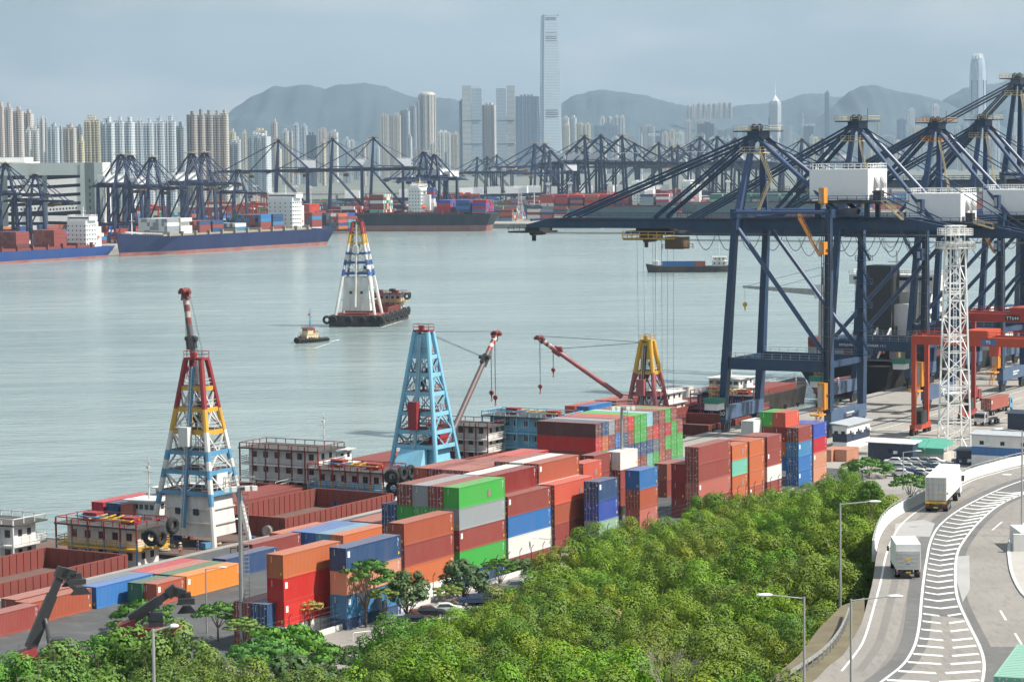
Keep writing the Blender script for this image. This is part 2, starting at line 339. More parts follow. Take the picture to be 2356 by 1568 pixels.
def stack(u, v, cols, where, ft=40, hi=1, doors='', z0=0, dy=0, yaw=YAW, ntot=None, dz=0):
    """near top corner of the stack at full-size pixel (u, v); cols: colours from the top down"""
    H = 2.896 if hi else 2.591; n = ntot or len(cols); zt = z0 + n * H
    p = aS(u, v, zt) + EL * dz; rz = math.pi / 2 - yaw
    ls = LV.get(len(cols), LV[5]); out = []
    for i, c in enumerate(cols):
        q = p + (Vector((math.cos(rz + math.pi / 2), math.sin(rz + math.pi / 2), 0)) * dy)
        if i: q += Vector((RC.uniform(-.05, .05), RC.uniform(-.05, .05), 0))
        lab = '%s %s container, %s %s' % (CN[c], 'long' if ft == 40 else 'short', ls[i], ('of' if n > 1 else 'standing') + ' ' + where)
        if n == 1: lab = '%s %s container %s' % (CN[c], 'long' if ft == 40 else 'short', where)
        d = doors[i] if isinstance(doors, (list, tuple)) else doors
        out.append(container((q.x, q.y, zt - H * (i + 1)), rz, c, ft, hi, d, lab))
    return p
def cols_left(u, v, columns, where, ft=40, hi=1, top_n=4, doors=''):
    """columns listed from the near one (0) going away from the camera to the left; each (levels_lower, colours, doors)"""
    for k, (lo, cs, d, wh) in enumerate(columns):
        H = 2.896 if hi else 2.591
        p = aS(u, v, top_n * H); rz = math.pi / 2 - YAW
        off = Vector((math.cos(rz + math.pi / 2), math.sin(rz + math.pi / 2), 0)) * (k * 2.5)
        ls = LV[5]
        for i, c in enumerate(cs):
            z = top_n * H - H * (lo + i + 1)
            q = p + off
            dd = d if isinstance(d, str) else d[i]
            lv = ['top', 'second', 'third', 'fourth', 'fifth'][i] + ' down' if i else 'top one'
            container((q.x, q.y, z), rz, c, ft, hi, dd, '%s container, %s %s' % (CN[c], lv, wh))
# front row, from the left (nearest) to the right (farthest)
stack(1132, 2219, ['orange', 'red', 'red', 'white'], 'nearest stack facing the trees')
stack(1384, 2192, ['navy', 'peach', 'midblue', 'navy'], 'stack behind the red boxes')
stack(1616, 2093, ['brown', 'maroon', 'orange', 'white'], 'stack left of the green and grey wall', doors=['', '0', '', ''])
cols_left(1836, 1950, [(0, ['green', 'grey', 'maroon', 'green', 'navy'], '', 'in the tall front column under the bright green box'),
    (0, ['maroon', 'green', 'maroon', 'maroon', 'brown'], '0', 'in the column just behind the bright green box'),
    (0, ['grey', 'green', 'grey', 'maroon', 'brown'], ['', '0', '', '', ''], 'in the column with the grey roofed box'),
    (0, ['maroon', 'green', 'maroon', 'maroon', 'brown'], ['0', '', '', '', ''], 'in the fourth column behind the bright green box'),
    (1, ['navy', 'maroon', 'maroon', 'brown'], '0', 'in the low column beside the twin green ends')], '', top_n=5)
stack(2031, 1986, ['maroon', 'blue', 'white', 'maroon'], 'stack with a white box third down', doors='0')
cols_left(1973, 1902, [(0, ['darkred', 'maroon', 'maroon'], '0', 'in the tall column behind the blue and white boxes'), (0, ['white', 'brown', 'maroon'], '0', 'in the column with the white roof'), ], '', top_n=5)
cols_left(2218, 1939.5, [(0, ['coral', 'brown', 'maroon', 'maroon'], '0', 'in the front column capped by a coral red box'), (0, ['white', 'maroon', 'brown', 'maroon'], '0', 'in the column showing a thin white roof edge')], '', top_n=4)
cols_left(2155, 1854.5, [(0, ['brown', 'maroon', 'maroon'], '0', 'in the tall column behind the coral red box'), (0, ['white', 'maroon', 'maroon'], '0', 'in the column with the long white roof'), (0, ['rust', 'maroon', 'maroon'], '0', 'in the column beyond the long white roof')], '', top_n=5)
stack(2394, 1927, ['navy', 'royal', 'palegreen', 'palegreen'], 'short stack left of the light mast', ft=20, doors='0')
stack(2333, 1854, ['coral', 'maroon', 'maroon'], 'short stack behind two navy boxes', ft=20, ntot=4, doors='0')
stack(2412, 1880, ['maroon', 'darkred', 'maroon'], 'short dark stack hidden behind the light mast', ft=20, ntot=3)
stack(2376, 1822, ['maroon', 'maroon'], 'short stack under the dark brown wall', ft=20, ntot=4)
stack(2558, 1882, ['blue', 'brown', 'pink', 'maroon'], 'short stack capped blue right of the mast', ft=20, doors=['', '0', '', ''])
stack(2481, 1808, ['white', 'maroon', 'maroon'], 'stack capped by a white reefer behind the mast', ft=20, ntot=4, doors='0')
stack(2668, 1855, ['rust', 'maroon'], 'low pair on the open yard', ft=20, ntot=2)
stack(2690, 1850, ['slate'], 'on the open yard', ft=20, ntot=2, dz=4)
cols_left(2794, 1788, [(0, ['maroon', 'maroon', 'pink', 'maroon'], '0', 'in the doored column above the trees'), (1, ['darkred', 'darkred', 'maroon'], '', 'in the dark red column next to the doored one')], '', top_n=4)
stack(2929, 1782, ['orange', 'teal', 'orange', 'orange'], 'short stack holding the turquoise box', ft=20, hi=0)
cols_left(2998, 1765, [(0, ['orange', 'orange', 'orange', 'brown'], '', 'in the all-orange short column'), (0, ['brown', 'maroon'], '', 'behind the all-orange short column')], '', ft=20, hi=0, top_n=4)
cols_left(3069, 1747, [(0, ['maroon', 'maroon', 'white', 'maroon'], '0', 'in the short maroon column with a white box below'), (0, ['maroon', 'maroon'], '0', 'behind the short maroon column')], '', ft=20, hi=0, top_n=4)
stack(3014, 1684, ['white', 'maroon'], 'stack capped by the right-hand white reefer', ft=20, ntot=4, doors='0')
cols_left(3194, 1711, [(0, ['maroon', 'midblue', 'blue', 'blue'], '0', 'in the doored column of blue boxes'), (-1, ['coral', 'darkred', 'orange', 'blue'], '', 'in the tall column capped coral red'), (-1, ['green', 'maroon'], '', 'in the column capped green')], '', ft=20, hi=0, top_n=4)
cols_left(3254, 1697, [(0, ['royal', 'crimson', 'peach', 'peach'], '', 'in the royal blue and crimson column'), (0, ['royal', 'maroon'], '', 'behind the royal blue and crimson column')], '', ft=20, hi=0, top_n=4)
# behind the front row, towards the quay edge
cols_left(1876, 1883, [(0, ['rust', 'maroon'], '0', 'in the back row by the pale blue crane, nearest column'), (0, ['pink', 'maroon'], '0', 'in the back row by the pale blue crane, second column'), (0, ['darkred', 'maroon'], '0', 'in the back row by the pale blue crane, third column'), (0, ['brown', 'darkred'], '', 'in the back row touching the pale blue crane')], '', top_n=4)
cols_left(1978, 1862, [(0, ['pink'], '0', 'of the far back row, nearest'), (0, ['maroon'], '0', 'of the far back row, second'), (0, ['rust'], '0', 'of the far back row, third')], '', top_n=4)
cols_left(2042, 1832, [(0, ['red'], '0', 'with a bright red side before the blue house'), (0, ['coral'], '0', 'with a pale red roof before the blue house')], '', top_n=4)
# single boxes along the quay edge
stack(117, 2410, ['brown'], 'standing alone behind the left boom', ntot=1)
stack(62, 2397, ['rust'], 'behind its twin at the left edge', ntot=1)
stack(-110, 2480, ['maroon'], 'cut by the left edge of the picture', ntot=1)
stack(385, 2347, ['blue'], 'in front of the maroon barge hold', ntot=1)
stack(338, 2339, ['slate'], 'with slate roof behind the blue one', ntot=1)
stack(626, 2335, ['brown'], 'between the dark green and orange ones', ft=20, ntot=1)
stack(568, 2332, ['darkgreen'], 'with grey green roof on the quay', ft=20, ntot=1)
stack(746, 2304, ['brightorange'], 'lit by the sun on the open asphalt', ntot=1, hi=1)
cols_left(746, 2304, [(0, [], '', ''), (0, ['darkgreen'], '', 'with grey green roof behind the bright orange one'), (0, ['pink'], '', 'with a pinkish roof, third from the bright orange one'), (0, ['crimson'], '', 'with a crimson roof where a worker stands')], '', top_n=1)
stack(1010, 2176, ['maroon'], 'beside the rusty cage racks', ntot=1)
cols_left(1373, 2140, [(0, ['orange'], '0', 'at the near side of the blue roofed row'), (0, ['steelblue'], '', 'with a pale blue roof'), (0, ['blue'], '', 'with a bright blue roof'), (0, ['blue'], '', 'with a blue roof next to the barge')], '', top_n=1)
cols_left(1560, 2092, [(0, ['pink'], '', 'with a pale pink roof behind the blue roofs'), (0, ['rust'], '', 'with a rusty roof behind the blue roofs'), (0, ['brown'], '', 'with a brown roof by the coaming')], '', top_n=1)
stack(1130, 2133, ['orange'], 'with a sun bleached roof along the barge coaming', ntot=1)
cols_left(1068, 2416, [(0, ['navy', 'white'], '0', 'in the low column left of the red stack'), (0, ['maroon', 'maroon'], '0', 'in the low column farther left of the red stack')], '', top_n=2)
cols_left(905, 2235, [(0, ['navy'], '', 'under the second worker beside the derrick')], '', top_n=1)
# block with the door ends towards the yard
BLK = [['darkbrown', 'red', 'maroon', 'maroon'], ['navy', 'orange', 'green', 'maroon'], ['grey', 'maroon', 'blue', 'maroon'], ['maroon', 'blue', 'navy', 'maroon'], ['rust', 'navy', 'navy', 'maroon'], ['red', 'maroon', 'navy', 'brown'],
       ['green', 'green', 'navy', 'maroon'], ['green', 'green', 'navy', 'maroon'], ['lightblue', 'rust', 'navy', 'teal'], ['darkbrown', 'red', 'slate', 'green'], ['maroon', 'maroon', 'maroon', 'brown'], ['green', 'crimson', 'green', 'maroon'], ['maroon', 'green', 'green', 'green'], [None, 'maroon', 'green', 'green']]
bp = aS(2382, 1694, 4 * 2.591); ORD = ['first', 'second', 'third', 'fourth', 'fifth', 'sixth', 'seventh', 'eighth', 'ninth', 'tenth', 'eleventh', 'twelfth', 'thirteenth', 'fourteenth']
for i, colm in enumerate(BLK):
    for j, c in enumerate(colm):
        if c is None: continue
        # local x must run away from the yard: its x=0 end (doors) faces ES
        q = bp + EL * (i * 2.56 + CW) ; q.z = (3 - j) * 2.591
        rz = math.atan2(-ES.y, -ES.x)
        q = bp + EL * (i * 2.56) ; q.z = (3 - j) * 2.591
        # put the box so that its long side faces the camera: x from 12.19 to 0
        q = q - ES * 12.19
        container(q, math.atan2(ES.y, ES.x), c, 40, 0, '1', '%s container, %s column from the near end, %s row, in wall of doors' % (CN[c], ORD[i], ['top', 'second', 'third', 'bottom'][j]), detail=1)
# ---------------------------------------------------------------- derrick barges
PR = {'red': paint('crane_red', (.30, .025, .03), .5, .3, 0, .5), 'yellow': paint('crane_yellow', (.62, .36, .04), .5, .25, 0, .5), 'white': paint('crane_white', (.68, .68, .66), .5, .3, 0, .5, dcol=(.35, .25, .18)),
      'blue': paint('crane_blue', (.10, .29, .47), .5, .25, 0, .5), 'deepblue': paint('crane_deep_blue', (.03, .10, .30), .5, .25, 0, .5), 'pale': paint('crane_pale_blue', (.22, .52, .70), .5, .22, 0, .4, dcol=(.16, .25, .24)),
      'black': DARK, 'oxide': paint('red_oxide', (.20, .042, .034), .7, .5, 0, .25, dcol=(.17, .05, .035)), 'hull': paint('black_hull', (.02, .021, .024), .6, .5, 0, .3, dcol=(.09, .06, .045)),
      'grey': paint('boom_grey', (.10, .10, .11), .5, .4, 0, .5, dcol=(.16, .07, .05)), 'orange': paint('crane_orange', (.75, .30, .04), .5, .2), 'pinkred': paint('boom_faded_red', (.36, .10, .11), .5, .3, 0, .4), 'steel': STEEL, 'jibred': paint('jib_maroon', (.20, .035, .035), .6, .5, 0, .5), 'jibwhite': paint('jib_white', (.5, .46, .42), .6, .5, 0, .5, dcol=(.2, .12, .1)), 'rope': flat('wire_rope', (.06, .065, .07), .6)}
DECK = paint('rusty_deck', (.14, .09, .075), .8, .5, 0, .3, streak=False); ROOFD = paint('tar_roof', (.07, .068, .066), .85, .4, 0, .5, streak=False)
def mats_for(keys): return [PR[k] for k in keys]
def lerp(a, b, t): return a + (b - a) * t
def derrick(name, label, loc, rz, wx, wy, H, tx, ty, bands, rings, legr=.45, house=None, hcol='white', braces='white', box=None, mastc=None, cabin=None, square=False):
    """four inclined legs over a base wx (along x) by wy (along y), near right corner at the origin; legs painted in bands"""
    t = thing('derrick_crane', label, 'derrick crane', loc, rz)
    cx, cy = wx / 2, wy / 2
    def P(i, j, z): f = z / H; return Vector((cx + (i * lerp(wx, tx, f) / 2), cy + (j * lerp(wy, ty, f) / 2), z))
    for i in (-1, 1):
        for j in (-1, 1):
            mb = MB(); ks = []
            for (z0, z1, c) in bands:
                if c not in ks: ks.append(c)
                mb.cur = ks.index(c); (mb.bar if square else mb.tube)(*( (P(i, j, z0), P(i, j, z1), legr * 2.2) if square else (P(i, j, z0), P(i, j, z1), legr)))
            mb.build('leg', mats_for(ks), t, smooth=False)
    for z, c in rings:
        mb = MB(); h = .7
        for a, b in (((-1, -1), (1, -1)), ((1, -1), (1, 1)), ((1, 1), (-1, 1)), ((-1, 1), (-1, -1))): mb.bar(P(*a, z), P(*b, z), .35, h)
        g = mb.build('ring_beam', PR[c], t)
        pl = MB(); q = [P(-1, -1, z + .38), P(1, -1, z + .38), P(1, 1, z + .38), P(-1, 1, z + .38)]; ins = [p.lerp(P(0, 0, z + .38), .45) for p in q]
        pl.add(q + ins, [(0, 1, 5, 4), (1, 2, 6, 5), (2, 3, 7, 6), (3, 0, 4, 7)]); pl.build('platform', DECK, g)
        rl = MB(); rl.rail(q, closed=True, r=.03, post=1.5); rl.build('railing', PR['white'] if c != 'pale' else PR['red'], g)
    zs = [r[0] for r in rings]
    mb = MB()
    for a, b in zip(zs, zs[1:]):
        for (i1, j1), (i2, j2) in (((-1, -1), (1, -1)), ((1, -1), (1, 1)), ((1, 1), (-1, 1)), ((-1, 1), (-1, -1))):
            mid = (P(i1, j1, b) + P(i2, j2, b)) / 2 if (zs.index(a) % 2) else (P(i1, j1, a) + P(i2, j2, a)) / 2
            zz = a if (zs.index(a) % 2) else b
            for e in ((i1, j1), (i2, j2)): mb.bar(P(*e, zz), mid, .22)
    if zs: mb.build('cross_bracing', PR[braces], t)
    tp = MB(); tp.prism([P(-1.2, -1.2, H)[:2], P(1.2, -1.2, H)[:2], P(1.2, 1.2, H)[:2], P(-1.2, 1.2, H)[:2]], H, H + .35); tp.rail([P(-1.2, -1.2, H + .3), P(1.2, -1.2, H + .3), P(1.2, 1.2, H + .3), P(-1.2, 1.2, H + .3)], closed=True, r=.035)
    tp.cyl((cx - .6, cy, H + .3), .5, .9, 10); tp.build('head_platform', PR['red'] if hcol != 'yellow' else PR['yellow'], t)
    if house:
        z0, z1, f = house; hb = MB(); b0 = [P(-f, -f, z0), P(f, -f, z0), P(f, f, z0), P(-f, f, z0)]; b1 = [P(-f, -f, z1), P(f, -f, z1), P(f, f, z1), P(-f, f, z1)]; b0 = [a.lerp(Vector((b.x, b.y, a.z)), .6) for a, b in zip(b0, b1)]
        hb.loft([b0, b1]); hh = hb.build('winch_house', PR[hcol], t)
        fr = MB()
        for z in (z0 + (z1 - z0) * .33, z0 + (z1 - z0) * .66):
            q = [P(-f - .01, -f - .01, z), P(f + .01, -f - .01, z), P(f + .01, f + .01, z), P(-f - .01, f + .01, z)]
            for a, b in zip(q, q[1:] + q[:1]): fr.bar(a, b, .12, .18)
        fr.build('rib_strip', PR[hcol], hh)
        for k in (.3, .68):
            w = MB(); c = P(-f, 0, (z0 + z1) / 2 + .6); a = P(-f, -f, c.z).lerp(P(-f, f, c.z), k); w.box(a.x - .08, a.x + .06, a.y - .5, a.y + .5, a.z - .5, a.z + .5); w.build('window', DGLASS, hh)
    mk = MB()       # the central mast / hoist guides between the near legs, with its ladder
    a0, a1 = P(-1, -.0, 3), P(-1, 0, H - 1)
    mk.tube(a0, a1, .38, n=8); mk.build('guide_mast', PR[mastc or bands[-1][2]], t)
    ld = MB()
    for k in (-.25, .25): ld.bar(a0 + Vector((-.55, k, 0)), a1 + Vector((-.55, k, 0)), .06)
    for i in range(int(H / .6)): p = a0.lerp(a1, i / (H / .6)) + Vector((-.55, 0, 0)); ld.bar(p + Vector((0, -.25, 0)), p + Vector((0, .25, 0)), .05)
    ld.build('ladder', PR['white'], t)
    if box: zc, h, c = box; bb = MB(); p = P(-1, 0, zc); bb.box(p.x - 1.5, p.x - .35, p.y - .9, p.y + .9, zc - h / 2, zc + h / 2); bb.build('counterweight_box', PR[c], t)
    if cabin: zc, c = cabin; bb = MB(); p = P(0, -1, zc); bb.box(p.x - 1.4, p.x + 1.4, p.y + .2, p.y + 2.6, zc, zc + 2.4); cb = bb.build('cabin', PR[c], t); w = MB(); w.box(p.x - 1.43, p.x - 1.3, p.y + .5, p.y + 2.3, zc + 1, zc + 2); w.build('window', DGLASS, cb)
    hr = MB()
    for k in range(5): x = cx - .8 + k * .4; hr.tube((x, cy + .3 * (k % 2), 4), (x * .6 + cx * .4, cy, H), .035, n=4)
    hr.build('hoist_ropes', PR['rope'], t, kind='stuff')
    for k in (-1, 1):
        sb = MB(); p = Vector((cx + .8 * k, cy - .3, H * .72 + k)); sb.tube(p + Vector((0, -.25, 0)), p + Vector((0, .25, 0)), .55, n=10); sb.bar(p, p + Vector((0, 0, -1.6)), .5, .4, .15, .15); sb.build('pulley_block', PR['black'], t)
    return t, P
def boom(t, a, b, head, cols=('grey', 'red', 'white'), r=.55, tipr=.4, ropes=()):
    """a jib in the local coordinates of t from a to b with a banded tip; ropes to the mast head"""
    a = Vector(a); b = Vector(b); mb = MB(); mb.cur = 0; mb.tube(a, a.lerp(b, .86), r, r * .9, n=12)
    c = [1, 2, 1, 2, 1]
    for k in range(5): mb.cur = c[k]; mb.tube(a.lerp(b, .86 + .028 * k), a.lerp(b, .888 + .028 * k), r * .9, r * .85, n=12)
    bm = mb.build('boom', mats_for(cols), t); d = (b - a).normalized()
    hd = MB(); hd.tube(b + Vector((-.9, 0, .2)), b + Vector((.9, 0, .2)), .5, n=10); hd.tube(b + Vector((0, -1.1, 0)), b + Vector((0, 1.1, 0)), .35, n=8); hd.bar(b - d * 1.2, b + d * .7, .8, 1.4, .3, .6); hd.build('boom_head', PR['jibred'], bm)
    hs = MB(); p = a.lerp(b, .78); hs.tube(p + Vector((0, -1.1, .6)), p + Vector((0, 1.1, .6)), .4, n=8); hs.bar(p - d, p + d, .7, 1.6); hs.build('sheave_bracket', PR['black' if cols[0] == 'grey' else 'red'], bm)
    rp = MB(); head = Vector(head)
    for k in (-.8, -.3, .3, .8): rp.tube(head + Vector((0, k, 0)), (b if abs(k) > .5 else p) + Vector((0, k, .5)), .04, n=4, caps=False)
    rp.build('stay_ropes', PR['rope'], bm, kind='stuff')
    for i, (q, zb) in enumerate(ropes):
        rp = MB(); s = a.lerp(b, q)
        for k in (-.5, .5, 0): rp.tube(s + Vector((k, k * .4, -.4)), Vector((s.x + k * .15, s.y, zb + 1.6)), .03, n=4, caps=False)
        rr = rp.build('fall_ropes', PR['rope'], bm, kind='stuff')
        hk = MB(); e = Vector((s.x, s.y, zb)); hk.tube(e + Vector((-.15, 0, 1.1)), e + Vector((.15, 0, 1.1)), .45, n=10); hk.bar(e + Vector((0, 0, 1)), e + Vector((0, 0, 0)), .35, .3, .12, .12); hk.torus(e + Vector((0, 0, -.25)), (0, 1, 0), .25, .07, 8, 5); hk.build('hook_block', PR['red'], bm)
    return bm
def deckhouse(parent_thing, x0, y0, lx, wy, wall, post1, post2, storeys=2, z0=-1.5, rail='yellow', roofgear=True, tyres=(), name='deckhouse', z_st=2.9, deckcol=None, winc=None):
    """a part of its barge: local box x0..x0+lx, y0..y0+wy"""
    W_ = PR[wall] if wall in PR else wall
    mb = MB(); mb.box(x0, x0 + lx, y0, y0 + wy, z0, z0 + z_st * storeys); h = mb.build(name, W_, parent_thing)
    zt = z0 + z_st * storeys
    rf = MB(); rf.box(x0 - 1.5, x0 + lx + 1.3, y0 - 1.3, y0 + wy + 1.3, zt, zt + .25); rf.build('roof', ROOFD, h)
    for s in range(1, storeys):
        g = MB(); g.box(x0 - 1.35, x0 + lx + 1.2, y0 - 1.2, y0 + wy + 1.2, z0 + z_st * s - .3, z0 + z_st * s); gl = g.build('gallery_deck', PR[deckcol or rail], h)
        r = MB(); r.rail([(x0 - 1.3, y0 - 1.15, z0 + z_st * s), (x0 + lx + 1.1, y0 - 1.15, z0 + z_st * s), (x0 + lx + 1.1, y0 + wy + 1.1, z0 + z_st * s), (x0 - 1.3, y0 + wy + 1.1, z0 + z_st * s)], closed=True, r=.05, n=3, post=1.8); r.build('railing', PR[rail], gl)
    k = max(3, int(wy / 2.2))
    for i in range(k + 1):
        y = y0 - 1.1 + (wy + 2.2) * i / k; p = MB(); p.cur = 1; p.bar((x0 - 1.3, y, z0 + z_st * .1), (x0 - 1.3, y, z0 + z_st * 1.35), .2); p.cur = 0; p.bar((x0 - 1.3, y, z0 + z_st * 1.35), (x0 - 1.3, y, zt + .9), .22); p.build('post', [PR[post1], PR[post2]], h)
    tr = MB(); tr.rail([(x0 - 1.3, y0 - 1.1, zt + .2), (x0 + lx + 1, y0 - 1.1, zt + .2), (x0 + lx + 1, y0 + wy + 1.1, zt + .2), (x0 - 1.3, y0 + wy + 1.1, zt + .2)], closed=True, r=.06, h=.9, n=1, post=2); tr.build('roof_railing', PR[post1], h)
    for s in range(storeys):
        for i in range(k):
            y = y0 + wy * (i + .5) / k; z = z0 + z_st * s + 1.1
            if s == 0 and i == k // 2:
                d = MB(); d.box(x0 - .05, x0 + .05, y - .8, y + .6, z0 + .2, z0 + 2.3); d.build('doorway', PR['black'], h); continue
            w = MB(); w.box(x0 - .06, x0 + .05, y - .42, y + .42, z - .05, z + 1.0); ww = w.build('window', DGLASS, h); f = MB()
            for yy in (-.46, .46, 0): f.box(x0 - .1, x0 - .02, y + yy - .05, y + yy + .05, z - .1, z + 1.05)
            f.box(x0 - .09, x0 - .03, y - .46, y + .46, z - .1, z); f.build('window_frame', PR['white'] if wall != 'white' else PR['oxide'], ww)
        for xx in (.3, .7):
            x = x0 + lx * xx; w = MB(); w.box(x - .4, x + .4, y0 - .06, y0 + .05, z0 + z_st * s + 1.1, z0 + z_st * s + 2.1); w.build('window', DGLASS, h)
    if roofgear:
        g = MB(); g.box(x0 + lx * .4, x0 + lx * .4 + 1.8, y0 + wy * .7, y0 + wy * .7 + 2.6, zt + .3, zt + 1.5); g.build('roof_locker', PR['red'], h); g = MB(); g.box(x0 + lx * .3, x0 + lx * .3 + 1.6, y0 + wy * .12, y0 + wy * .12 + 2.6, zt + .3, zt + 1.3); g.build('roof_locker', PR['red'], h)
        g = MB()
        for c in range(5): g.bar((x0 + .3 + .6 * (c % 2), y0 + wy * .1 + c * wy * .15, zt + .9), (x0 + lx - .8, y0 + wy * .2 + c * wy * .12, zt + 1.1), .15)
        for c in (0, 1): g.bar((x0 + .4 + c * 2, y0 + wy * .1, zt + 1), (x0 + .6 + c * 2, y0 + wy * .55, zt + 1), .18)
        g.build('spare_spreader', PR['yellow'], h)
        g = MB(); g.bar((x0 + .8, y0 + wy * .55, zt + 1), (x0 + 1.2, y0 + wy * .95, zt + 1.1), .18); g.bar((x0 + 2.6, y0 + wy * .55, zt + 1), (x0 + 2.6, y0 + wy * .95, zt + 1.1), .18); g.bar((x0 + .8, y0 + wy * .75, zt + 1), (x0 + 2.6, y0 + wy * .6, zt + 1), .15); g.build('spare_spreader', PR['blue'], h)
    for (tx_, ty_, tz_, ax) in tyres:
        q = MB(); q.torus((tx_, ty_, tz_), ax, .95, .42); q.build('tyre', RUBBER, h, smooth=True)
    return h
def hull(t, L, Wd, z0, z1, col='hull', rake=5, sheer=0, bulw=0):
    """barge hull along +x from 0 to L, y from -Wd to 0 ... near-quay side at y=0"""
    mb = MB(); rings = []
    for x, dz, w in ((0, 1.6, .9), (rake, 0, 1), (L - rake, 0, 1), (L, 1.6, .9)):
        y1 = -Wd * (1 - w) / 2; y0 = -Wd + Wd * (1 - w) / 2; rings.append([(x, y0, z0 + dz), (x, y1, z0 + dz), (x, y1, z1), (x, y0, z1)])
    mb.loft(rings); h = mb.build('hull', PR[col] if col in PR else col, t)
    dk = MB(); dk.add([(r[3][0], r[3][1], z1 + .02) for r in rings] + [(r[2][0], r[2][1], z1 + .02) for r in rings], [(0, 4, 5, 1), (1, 5, 6, 2), (2, 6, 7, 3)]); dk.build('deck', DECK, t)
    return h
def coaming(t, x0, x1, y0, y1, z0, z1, th=.4, col='oxide'):
    for a in ((x0, x1, y0, y0 + th), (x0, x1, y1 - th, y1), (x0, x0 + th, y0 + th, y1 - th), (x1 - th, x1, y0 + th, y1 - th)):
        mb = MB(); mb.box(*a, z0, z1); 
        w = mb.build('coaming_wall', PR[col], t)
        rb = MB(); n_ = int(max(a[1] - a[0], a[3] - a[2]) / 1.5)
        for i in range(n_):
            if a[1] - a[0] > a[3] - a[2]: x = a[0] + (i + .5) * (a[1] - a[0]) / n_; rb.box(x - .06, x + .06, a[2] - .1, a[3] + .1, z0, z1 - .1)
            else: y = a[2] + (i + .5) * (a[3] - a[2]) / n_; rb.box(a[0] - .1, a[1] + .1, y - .06, y + .06, z0, z1 - .1)
        rb.build('stiffeners', PR[col], w, kind='stuff')
    fl = MB(); fl.box(x0 + th, x1 - th, y0 + th, y1 - th, z0 - .2, z0 - .05); fl.build('hold_floor', PR[col], t)
def side_tyres(t, L, y, z, n, r=.9):
    for i in range(n): q = MB(); q.torus((2 + (L - 4) * i / (n - 1), y, z), (0, 1, 0), r, .4); q.build('tyre', RUBBER, t, smooth=True)
RB = math.pi / 2 - YAW      # local +x = EL, local +y = -ES (towards the water)
def barge(label, tt, L, s=-1.2, W_=17.0, group='derrick barges moored along the quay'):
    p = Q(s, tt); t = thing('barge', label, 'barge', (p.x, p.y, 0), RB, group); return t
def hull_w(t, L, W_, z0=-6, z1=-1.6, col='hull'):
    mb = MB(); rings = []
    for x, dz, w in ((0, 1.6, .93), (5, 0, 1), (L - 5, 0, 1), (L, 1.6, .93)):
        a = W_ * (1 - w) / 2; rings.append([(x, a, z0 + dz), (x, W_ - a, z0 + dz), (x, W_ - a, z1), (x, a, z1)])
    mb.loft(rings); mb.build('hull', PR[col] if col in PR else col, t)
    dk = MB(); dk.box(1, L - 1, .8, W_ - .8, z1 + .01, z1 + .05); dk.build('deck', DECK, t)
# barge one: hold and deckhouse at the left edge
b1 = barge('maroon open barge with a red and yellow galleried deckhouse', -240, 64); hull_w(b1, 66, 18)
coaming(b1, 6, 52, 1.2, 16.8, -2.6, 1.4)
deckhouse(b1, 57, 3.6, 5.2, 13.2, 'white', 'red', 'blue', tyres=[(56.2, .2, 3.4, (1, .3, 0)), (61.5, .3, 4.4, (0, 1, 0)), (58.6, .4, 3.0, (0, 1, 0))], rail='yellow')
side_tyres(b1, 64, -.3, -2.4, 7)
# barge two with the red, yellow, white and blue derrick
b2 = barge('barge with a maroon hold, deckhouse beyond it and tyres', -171, 66); hull_w(b2, 68, 18)
coaming(b2, 22, 54, .8, 17, -2.6, 1.6)
deckhouse(b2, 58, 5.8, 5, 13.6, 'white', 'red', 'yellow', rail='blue', tyres=[(57.2, 3.2, 4, (1, .4, 0)), (59.6, 2.6, 4.2, (0, 1, 0)), (62.2, 2.6, 4.2, (0, 1, 0)), (57.6, 3.2, 1.9, (1, .4, 0)), (59.8, 2.8, 1.9, (0, 1, 0)), (61.8, 2.8, 1.9, (0, 1, 0))])
p = Q(-4.4, -164.5)
dA, PA = derrick('d', 'red, yellow, white and blue banded derrick with a dark boom pointing up', (p.x, p.y, -1.5), RB, 9.2, 12.6, 29, 1.6, 3.0,
    [(0, 6.5, 'white'), (6.5, 8.4, 'blue'), (8.4, 10.6, 'white'), (10.6, 12.0, 'blue'), (12.0, 13.4, 'white'), (13.4, 14.9, 'blue'), (14.9, 17.9, 'white'), (17.9, 21.4, 'yellow'), (21.4, 29, 'red')],
    [(8.4, 'blue'), (11.6, 'blue'), (14.6, 'blue'), (17.8, 'yellow'), (21.3, 'yellow'), (24.6, 'yellow')], house=(1.6, 8.2, .86), box=(17.2, 3.0, 'white'), mastc='blue', cabin=(9, 'white'))
tip = far(425, 672, 392); lt = Matrix.Rotation(-RB, 4, 'Z') @ (tip - Vector((p.x, p.y, -1.5)))
boom(dA, (7.5, 5.4, 3), lt, (4.35, 5.4, 29), cols=('grey', 'jibred', 'jibwhite'), ropes=((.97, 26), (.8, 24)))
b3 = barge('barge under the pale blue derrick with a pale blue deckhouse', -104, 62); hull_w(b3, 74, 18)
coaming(b3, 20, 50, .8, 17, -2.6, 1.2)
deckhouse(b3, 57, 6.5, 5.5, 16.5, 'pale', 'pale', 'pale', rail='pale', storeys=3)
p = Q(-4.6, -98.5)
dC, PC = derrick('d', 'pale blue derrick with a grey boom leaning right over the water', (p.x, p.y, -1.5), RB, 9.2, 11, 29, 1.6, 2.8, [(0, 29, 'pale')],
    [(8.6, 'pale'), (11.2, 'pale'), (14.4, 'pale'), (18, 'pale'), (21.4, 'pale'), (24.6, 'pale')], house=(1, 8.4, .8), hcol='pale', braces='pale', box=(14.2, 5, 'red'), mastc='pale', cabin=(8.8, 'red'))
